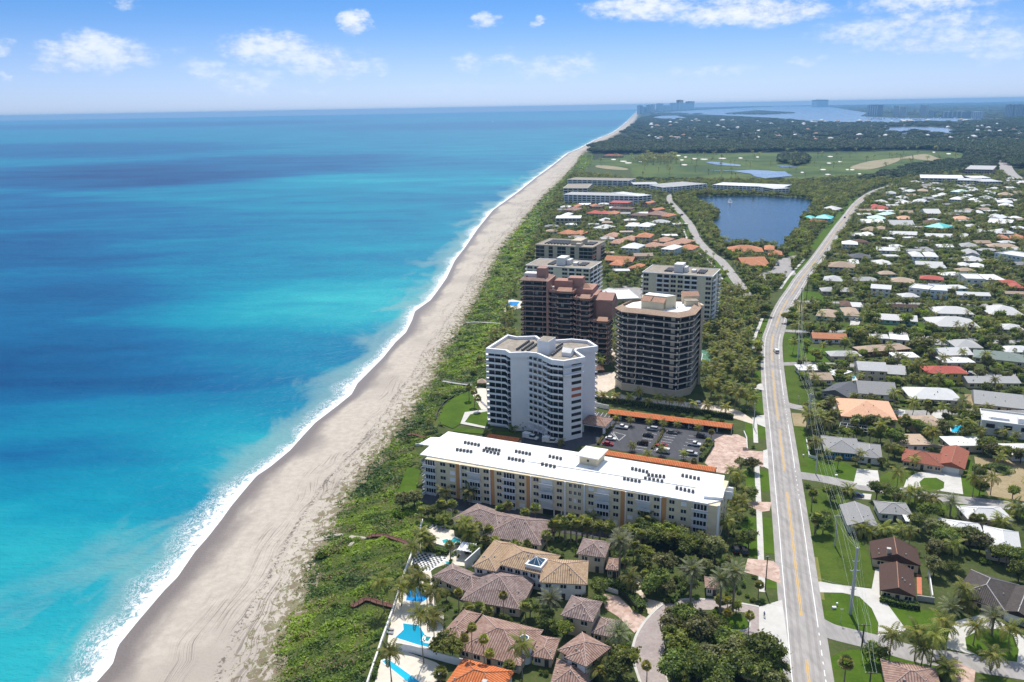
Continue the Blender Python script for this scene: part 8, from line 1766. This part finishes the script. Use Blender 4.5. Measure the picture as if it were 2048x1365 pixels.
# split: the nearest 300 of a kind stand as single plants, the rest are woods
cnt = {}; FAR = {}; NEAR = []
for p in sorted(PLANTS, key=lambda p: (0 if p[6] else 1, p[1]**2+p[2]**2)):
    k = p[0]; q = PX(p[1], p[2], 3.0)
    if not (-60 < q[0] < 2110 and q[1] < 1460): continue
    if cnt.get(k, 0) < {'broadleaf_tree': 290, 'coconut_palm': 290, 'sabal_palm': 160, 'shrub': 240, 'sea_grape_bush': 90}.get(k, 290): cnt[k] = cnt.get(k, 0)+1; NEAR.append(p)
    else: FAR.setdefault({'coconut_palm': 'far_palm', 'sabal_palm': 'far_palm', 'broadleaf_tree': 'far_tree', 'shrub': 'shrub', 'sea_grape_bush': 'sea_grape_bush'}.get(k, 'far_tree'), []).append(p)
NEAR_OBJ = []
for p in NEAR:
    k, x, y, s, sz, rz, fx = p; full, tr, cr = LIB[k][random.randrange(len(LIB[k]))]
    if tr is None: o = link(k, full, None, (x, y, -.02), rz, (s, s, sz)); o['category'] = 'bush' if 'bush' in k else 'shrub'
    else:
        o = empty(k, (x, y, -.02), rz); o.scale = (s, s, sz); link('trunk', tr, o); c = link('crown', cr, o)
        if k in ('coconut_palm', 'sabal_palm', 'date_palm', 'fan_palm', 'golden_palm') and sz != s:     # the head keeps its shape on a taller stem
            top = NATIVE[k]; c.location = (0, 0, top*(1-s/sz)); c.scale = (1, 1, s/sz)
        o['category'] = 'palm' if 'palm' in k else 'tree'
    NEAR_OBJ.append((o, k, x, y))
# ------------------------------------------------------------------ woods as masses (instances on points)
def instance_mass(name, label, meshes, P, S, R):
    col = bpy.data.collections.new(name+'_kinds')
    for i, me in enumerate(meshes): o = bpy.data.objects.new(name+'_plant', me); col.objects.link(o)
    n = len(P); me = bpy.data.meshes.new(name); me.vertices.add(n); me.vertices.foreach_set('co', np.asarray(P, 'f').ravel())
    A = me.attributes.new('sc', 'FLOAT_VECTOR', 'POINT'); A.data.foreach_set('vector', np.asarray(S, 'f').ravel()); A = me.attributes.new('rz', 'FLOAT', 'POINT'); A.data.foreach_set('value', np.asarray(R, 'f')); A = me.attributes.new('ix', 'INT', 'POINT'); A.data.foreach_set('value', rng.integers(0, len(meshes), n).astype('i')); me.update()
    ob = link(name, me); tag(ob, label, None, None, 'stuff')
    ng = bpy.data.node_groups.new(name, 'GeometryNodeTree'); ng.interface.new_socket('Geometry', in_out='INPUT', socket_type='NodeSocketGeometry'); ng.interface.new_socket('Geometry', in_out='OUTPUT', socket_type='NodeSocketGeometry')
    N = ng.nodes; L = ng.links; gi = N.new('NodeGroupInput'); go = N.new('NodeGroupOutput'); ip = N.new('GeometryNodeInstanceOnPoints'); ci = N.new('GeometryNodeCollectionInfo'); ci.inputs['Collection'].default_value = col; ci.inputs['Separate Children'].default_value = True; ci.inputs['Reset Children'].default_value = True
    def na(nm, t): a = N.new('GeometryNodeInputNamedAttribute'); a.data_type = t; a.inputs[0].default_value = nm; return a.outputs['Attribute']
    cx = N.new('ShaderNodeCombineXYZ'); L.new(na('rz', 'FLOAT'), cx.inputs[2]); L.new(gi.outputs[0], ip.inputs['Points']); L.new(ci.outputs[0], ip.inputs['Instance']); ip.inputs['Pick Instance'].default_value = True; L.new(na('ix', 'INT'), ip.inputs['Instance Index']); L.new(cx.outputs[0], ip.inputs['Rotation']); L.new(na('sc', 'FLOAT_VECTOR'), ip.inputs['Scale']); L.new(ip.outputs[0], go.inputs[0])
    md = ob.modifiers.new('plants', 'NODES'); md.node_group = ng
    return ob
for k, lst in FAR.items():
    instance_mass({'far_palm': 'distant_palms', 'far_tree': 'distant_garden_trees', 'shrub': 'garden_undergrowth', 'sea_grape_bush': 'dune_thicket'}[k], {'far_palm': 'palms standing far off between the houses', 'far_tree': 'mass of garden trees far off between the houses', 'shrub': 'low garden undergrowth between the houses', 'sea_grape_bush': 'thicket of bushes along the dune'}[k], [m[0] for m in LIB[k]], [(p[1], p[2], -.05) for p in lst], [(p[3], p[3], p[4]) for p in lst], [p[5] for p in lst])
def grove_zone(px, step, sc, seed, holes=(), keep=1.0):
    poly = [tuple(G(*p)) for p in px]; A = np.array(poly); r = np.random.default_rng(seed); gx, gy = np.meshgrid(np.arange(A[:, 0].min(), A[:, 0].max(), step), np.arange(A[:, 1].min(), A[:, 1].max(), step)); X = gx.ravel()+r.uniform(-.5, .5, gx.size)*step; Y = gy.ravel()+r.uniform(-.5, .5, gx.size)*step; k = inside_np(X, Y, poly) & (r.random(len(X)) < keep)
    for h in holes: k &= ~inside_np(X, Y, h)
    X, Y = X[k], Y[k]; s = sc*r.uniform(.7, 1.25, len(X)); return X, Y, s, r.random(len(X))*6.28
LAG = [[tuple(G(*p)) for p in lagoon_px], [tuple(G(*p)) for p in zC((835,228),(900,215),(1040,212),(1160,240),(1050,244),(930,250),(850,240))], [tuple(G(*p)) for p in rounded(zB((910,320),(1000,308),(1330,308),(1480,335),(1440,365),(1360,372),(1200,352),(1000,362),(930,345)))]]
GOLF = [tuple(G(*p)) for p in rounded(golf_px)]
_gz = [grove_zone([(1180,308),(1185,292),(1230,286),(1500,287),(2200,283),(2200,330),(2060,345),(1980,318),(1930,312),(1860,300),(1600,304),(1300,308)], 22, 1.05, 1, [GOLF]), grove_zone([(1190,300),(1240,272),(1262,255),(1280,238),(1310,232),(1440,234),(1545,240),(1680,249),(1800,248),(1960,245),(2048,236),(2300,235),(2300,290),(1230,288)], 50, 1.25, 2, LAG, .62),
       grove_zone([(1276,231),(1290,222),(1400,216),(1500,213.5),(1700,211),(2048,204),(2300,199),(2300,236),(2048,237),(1960,240),(1740,226)], 230, 4.0, 3, LAG, .8), grove_zone([(1925,310),(1990,316),(1990,345),(1880,352),(1780,362),(1700,366),(1760,352),(1830,334)], 16, .7, 4, [GOLF], .8), grove_zone([(1260,360),(1300,362),(1700,364),(1690,372),(1580,366),(1440,362),(1300,366)], 12, .5, 5, (), .8), grove_zone(zB((40,600),(60,555),(240,545),(290,600),(200,628)), 14, .8, 6), grove_zone([(1430,262),(1450,227),(1500,222),(1560,224),(1590,227),(1540,230)], 60, 1.4, 7) if False else grove_zone(zC((1440,202),(1700,175),(2000,195),(1760,206)), 70, 1.6, 7)]
instance_mass('far_woods', 'dark far woods and treetops around distant houses', [m[0] for m in LIB['grove']], np.concatenate([np.stack([g[0], g[1], 0*g[0]], 1) for g in _gz]), np.concatenate([np.stack([g[2], g[2], np.minimum(g[2], 1.35)], 1) for g in _gz]), np.concatenate([g[3] for g in _gz]))
_gp = grove_zone(golf_px, 42, 1.0, 8, (), .3); _gp2 = grove_zone(zC((700,600),(760,560),(1030,545),(1040,610),(760,620)), 14, 1.0, 9)
instance_mass('golf_course_palms', 'palms dotted over the golf course', [m[0] for m in LIB['far_palm']], np.concatenate([np.stack([g[0], g[1], 0*g[0]+.2], 1) for g in (_gp, _gp2)]), np.concatenate([np.stack([g[2]*1.5, g[2]*1.5, g[2]*1.5], 1) for g in (_gp, _gp2)]), np.concatenate([g[3] for g in (_gp, _gp2)]))
# ------------------------------------------------------------------ dune vegetation mat
def vnoise(X, Y, f, seed):
    r = np.random.default_rng(seed); s = np.zeros(len(X))
    for k in range(7): a = r.random()*6.28; q = f*(.6+1.3*r.random()); s += np.sin((X*math.cos(a)+Y*math.sin(a))*q+r.random()*6.28)
    return s/7**.5
def dune_cover():
    VV = []; FF = []; TT = []; n0 = 0; P = np.array(dune_poly)
    for (ya, yb, dn, sz) in ((140, 270, 13.0, .36), (270, 430, 6.5, .52), (430, 800, 2.2, .85), (800, 2400, .4, 2.0)):
        q = P; bx0, bx1 = P[:, 0].min(), P[:, 0].max(); n = int((bx1-bx0)*(yb-ya)*dn); X = rng.uniform(bx0, bx1, n); Y = rng.uniform(ya, yb, n)
        # thin ragged seaward edge
        ex = rng.normal(size=n)*1.6; k = inside_np(X-3.5*np.clip(vnoise(X, Y, .8, 4), -1, 1)-3.0*np.clip(vnoise(X, Y, .25, 5), -1, 1), Y, dune_poly); k &= ~blocked_mask(X, Y, 0.2); X, Y = X[k], Y[k]
        lo = np.zeros(len(X), bool)
        for L_ in LAWNS: lo |= inside_np(X, Y, L_)
        X, Y = X[~lo], Y[~lo]
        a = vnoise(X, Y, .9, 1); b = vnoise(X, Y, .3, 2); edge = X-dune_x(Y); keep = (edge > 11*rng.random(len(X))**2-2+2.5*a+2*b); X, Y, a, b, edge = X[keep], Y[keep], a[keep], b[keep], edge[keep]
        h = np.clip(.45+.5*a+.45*b, .08, 2.2)*np.clip(edge/6, .25, 1); Z = h*(.55+.5*rng.random(len(X))); N = unit(np.stack([rng.normal(size=len(X))*.55, rng.normal(size=len(X))*.55-.1, np.ones(len(X))], 1)); V, F = leaf_quads(np.stack([X, Y, Z+.12], 1), N, sz*(.6+.7*rng.random(len(X))), .7)
        t = np.clip(.36+.24*vnoise(X, Y, .12, 21)+.24*np.sign(vnoise(X, Y, .35, 22))*np.abs(vnoise(X, Y, .35, 22))**.5+.1*a+rng.normal(size=len(X))*.15, 0, .92); brown = (vnoise(X, Y, .28, 9) > .55) | (edge < 3.0); t = np.where(brown & (rng.random(len(X)) < .28), .98, t)
        VV.append(V); FF.append(F+n0); TT.append(np.repeat(t, 4)); n0 += len(V)
    me = npmesh('dune_vegetation', np.concatenate(VV), np.concatenate(FF), F_SEA, {'tint': np.concatenate(TT)}); tag(link('dune_vegetation', me), 'mat of sea grape and dune grass between beach and houses', None, None, 'stuff')
    gm = ground_mat('dune_soil', [(0.06, 0.085, 0.018), (0.09, 0.105, 0.025), (0.12, 0.11, 0.05)], 0.12, bump=.5); sheet('dune_ground', [(x+ (6.5 if i < len(DUNE_L) else 0), y) for i, (x, y) in enumerate(dune_poly)], gm, .24, None, 'structure')
dune_cover()
# ------------------------------------------------------------------ hedges
def hedge(px, w, h, label, m=None):
    line = dense(smooth_line([G(*p) for p in px], 3), 1.0); L = np.array(line); n = int(len(L)*26*max(w, 1)); i = rng.integers(0, len(L)-1, n); t = rng.random(n); P = L[i]+(L[i+1]-L[i])*t[:, None]; d = unit(L[i+1]-L[i]); nr = np.stack([d[:, 1], -d[:, 0]], 1); o = rng.uniform(-1, 1, n)
    top = rng.random(n) < .55; off = np.where(top, o, np.sign(o))*w/2; z = np.where(top, h, rng.random(n)*h)+rng.normal(size=n)*.08; C = np.stack([P[:, 0]+nr[:, 0]*off, P[:, 1]+nr[:, 1]*off, np.maximum(z, .1)], 1); N = unit(np.stack([nr[:, 0]*np.where(top, 0, np.sign(o)), nr[:, 1]*np.where(top, 0, np.sign(o)), np.where(top, 1., .3)], 1)+rng.normal(size=(n, 3))*.45)
    V, F = leaf_quads(C, N, .22*(.7+.6*rng.random(n)), .65); e = empty('hedge', (L[0][0], L[0][1], 0)); tag(e, label, 'hedge'); V = V-np.array([L[0][0], L[0][1], 0]); link('foliage', npmesh('foliage', V, F, m or F_SHRUB, {'tint': np.repeat(np.clip(rng.beta(1.6, 1.8, n), 0, .92), 4)}), e)
    mb = MB(); strip_wall(mb, [q-L[0] for q in line], w*.8, .0, h*.9); c = mb.build('branches', mat('hedge_core_wood', (0.02, 0.03, 0.01), .95, .2), e); L_, R_ = ribbon(line, 0, w*.8); c.location = ((L_[0]-R_[0])[0]/2, (L_[0]-R_[0])[1]/2, 0)  # solid core of one dark colour behind the leaf faces
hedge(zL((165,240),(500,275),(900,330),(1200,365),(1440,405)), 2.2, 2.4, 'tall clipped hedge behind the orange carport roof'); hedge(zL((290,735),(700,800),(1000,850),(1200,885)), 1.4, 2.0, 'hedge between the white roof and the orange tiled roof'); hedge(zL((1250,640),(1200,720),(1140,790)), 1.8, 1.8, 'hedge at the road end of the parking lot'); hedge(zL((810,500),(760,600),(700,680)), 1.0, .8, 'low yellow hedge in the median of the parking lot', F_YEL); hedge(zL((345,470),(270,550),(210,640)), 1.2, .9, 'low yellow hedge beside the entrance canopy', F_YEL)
hedge(zJ((620,285),(720,300),(805,320)), 2.0, 1.6, 'clipped hedge beside the checkerboard patio'); hedge(zK((450,590),(560,610),(680,700),(760,800)), 3.0, 2.4, 'broad hedge along the sandy estate path'); hedge(zK((1000,720),(1080,640),(1100,600)), 1.5, 1.2, 'hedge around the small lawn by the gatehouse'); hedge(zI((870,690),(1000,730),(1180,760)), 2.4, 1.5, 'hedge before the arched gable of the dark brown house'); hedge(zA((420,720),(600,700),(700,730),(930,735)), 2.0, 2.2, 'long hedge behind the bright garden lawns'); hedge(zF((1000,635),(1200,655),(1400,665)), 1.6, 1.4, 'bright hedge in front of the long white hip roof'); hedge(zF((1740,1180),(1840,1160),(1940,1200),(1840,1220)), 3.5, .9, 'round low bush bed on the sandy lot')
# ------------------------------------------------------------------ houses scattered in the far woods
_hw = MB().box(-9, -6, 0, 9, 6, 7).mesh('wall', OFFW); _hr = {}
for nm in ('white', 'tan', 'lgrey', 'terra'): m_, _ = roof_mesh('hip', -10, -7, 10, 7, 7.0, .5); _hr[nm] = m_.mesh('roof', ROOFM[nm])
_fr = np.random.default_rng(11); _n = 0
while _n < 270:
    x = _fr.uniform(1290, 2048); y = _fr.uniform(243, 300) if x < 1950 else _fr.uniform(250, 290)
    if 1180 < x < 1940 and 286 < y < 312 and _fr.random() < .93: continue
    w = G(x, y)
    if any(inside(w, L_) for L_ in LAG) or inside(w, GOLF): continue
    e = empty('far_house', (w[0], w[1], 0), _fr.random()*3.14); s = .6+.6*_fr.random()+(w[1] > 5000)*.7; e.scale = (s, s, s*1.25); rn = _fr.choice(['white', 'white', 'white', 'tan', 'lgrey', 'terra']); link('wall', _hw, e); link('roof', _hr[str(rn)], e); ph = [q for (lim, q) in ((1345,'the beach skyline'),(1450,'the lagoon mouth'),(1600,'the lagoon island'),(1720,'the lone lagoon tower'),(1790,'the broad marina tower'),(1870,'the slim marina tower'),(1970,'the marina warehouse'),(3000,'the right edge towers')) if x < lim][0]; cn = {'white': 'white', 'tan': 'tan', 'lgrey': 'pale grey', 'terra': 'terracotta'}[str(rn)]; tag(e, cn+' roofed house in far woods below '+ph, 'house', cn+' roofed houses in far woods below '+ph); _n += 1
# ------------------------------------------------------------------ sea haze
def build_haze():
    m = bpy.data.materials.new('sea_haze'); m.use_nodes = True; T = NT(m.node_tree); T.n.clear()
    v = T.add('ShaderNodeVolumePrincipled', {'Color': (0.30, 0.62, 1.0, 1), 'Density': HAZE, 'Anisotropy': 0.0})
    out = T.add('ShaderNodeOutputMaterial'); T.l.new(v.outputs[0], out.inputs['Volume'])
    o = MB().box(-27500, -400, -3.0, 32000, 26600, CAMH+14).build('haze', m); o['kind'] = 'stuff'; o['label'] = 'thin blue sea haze over the whole coast'
HAZE = 6.2e-5
build_haze()
# ------------------------------------------------------------------ labels that point at one thing, or at one small group
LM = [(x, y, p) for (x, y, p) in LANDMARKS]
def where(x, y, skip=None):
    d = sorted(((lx-x)**2+(ly-y)**2, lx, ly, p) for (lx, ly, p) in LM if p != skip)[:2]; (q, lx, ly, p) = d[0]; r = math.sqrt(q); dx, dy = x-lx, y-ly
    near = '' if r < 22 else 'some way ' if r < 55 else 'well '
    if abs(dy) >= abs(dx): rel = near+('behind ' if dy > 0 else 'in front of ')
    else: rel = (near+'to the right of ' if dx > 0 else near+'to the left of ')
    return rel+p, d[1][3]
def short(s, n=16): return ' '.join(s.split()[:n])
_seen = {}
RN = {'white': 'white', 'grey': 'grey', 'lgrey': 'pale grey', 'dgrey': 'slate grey', 'brown': 'brown', 'dbrown': 'dark brown', 'tan': 'tan', 'salmon': 'salmon', 'red': 'red', 'rust': 'rust red', 'orange': 'orange tiled', 'terra': 'terracotta', 'turq': 'turquoise', 'mint': 'pale green', 'green': 'grey green', 'pinkt': 'pink tiled', 'mauve': 'mauve tiled', 'ochre': 'ochre', 'dtile': 'dark tiled', 'oran2': 'orange'}
RS = {'hip': 'hip roofed', 'gable_x': 'gabled', 'gable_y': 'end gabled', 'flat': 'flat roofed', 'deck': 'flat roofed', 'shed': 'shed roofed'}
for h in HOUSES:
    if h['label']: _seen[h['label']] = 1; continue
    rel, second = where(h['c'][0], h['c'][1]); st = {1: 'bungalow', 2: 'two storey house', 3: 'three storey townhouse'}[h['st']]
    base = RN[h['rm']]+' '+RS[h['roof']]+' '+st; cand = [base+' '+rel, ('long ' if h['W'] > 20 else 'small ' if h['W'] < 13 else 'mid sized ')+base+' '+rel, ('large ' if h['W'] > 17 else 'compact ')+base+' between '+rel.split(' of ')[-1].replace('some way behind ', '').replace('well behind ', '').replace('behind ', '')+' and '+second] + [base+' '+w_+' '+rel for w_ in ('next nearest', 'third nearest', 'fourth nearest', 'fifth nearest', 'sixth nearest', 'seventh nearest', 'eighth nearest', 'ninth nearest', 'tenth nearest')]
    for c in cand:
        c = short(c)
        if c not in _seen: break
    _seen[c] = 1; h['e']['label'] = c
KN = {'coconut_palm': 'coconut palm', 'golden_palm': 'golden green palm', 'sabal_palm': 'sabal palm', 'fan_palm': 'slim fan palm', 'date_palm': 'date palm', 'broadleaf_tree': 'leafy tree', 'shrub': 'green shrub', 'sea_grape_bush': 'sea grape bush'}
_cells = {}
for (o, k, x, y) in NEAR_OBJ:
    rel, second = where(x, y); _cells.setdefault((k, rel), []).append((o, x, y, second))
ORDS = 'leftmost second third fourth fifth sixth seventh eighth ninth tenth eleventh twelfth thirteenth fourteenth fifteenth sixteenth seventeenth eighteenth nineteenth twentieth'.split()
for (k, rel), lst in _cells.items():
    lst.sort(key=lambda t: PX(t[1], t[2], 3.0)[0]); n = len(lst)
    for i, it in enumerate(lst):
        if n > 1: it[0]['group'] = KN[k]+'s '+rel
        pre = '' if n == 1 else ORDS[i]+' ' if i == 0 else 'rightmost ' if i == n-1 else (ORDS[i] if i < 20 else ORDS[i-19]+' past twentieth')+' from left, '
        it[0]['label'] = short(pre+KN[k]+' '+rel)
def ordw(i):
    if i == 0: return 'leftmost'
    if i < 20: return ORDS[i]
    return ('twenty', 'thirty', 'forty', 'fifty')[i//10-2]+' '+('first', 'second', 'third', 'fourth', 'fifth', 'sixth', 'seventh', 'eighth', 'ninth', 'tenth')[i % 10]
_dup = {}
for o in bpy.data.objects:
    if o.parent is None and 'label' in o and 'category' in o: _dup.setdefault(o['label'], []).append(o)
for lab, os_ in _dup.items():
    if len(os_) > 1 and os_[0].name.split('.')[0] != 'power_line':
        os_.sort(key=lambda o: PX(o.location.x, o.location.y, o.location.z)[0])
        for i, o in enumerate(os_): o['label'] = short(ordw(i)+(' ' if i == 0 else ' from left, ')+lab)
for o in bpy.data.objects:
    if 'label' in o and len(o['label'].split()) > 16: o['label'] = short(o['label'])
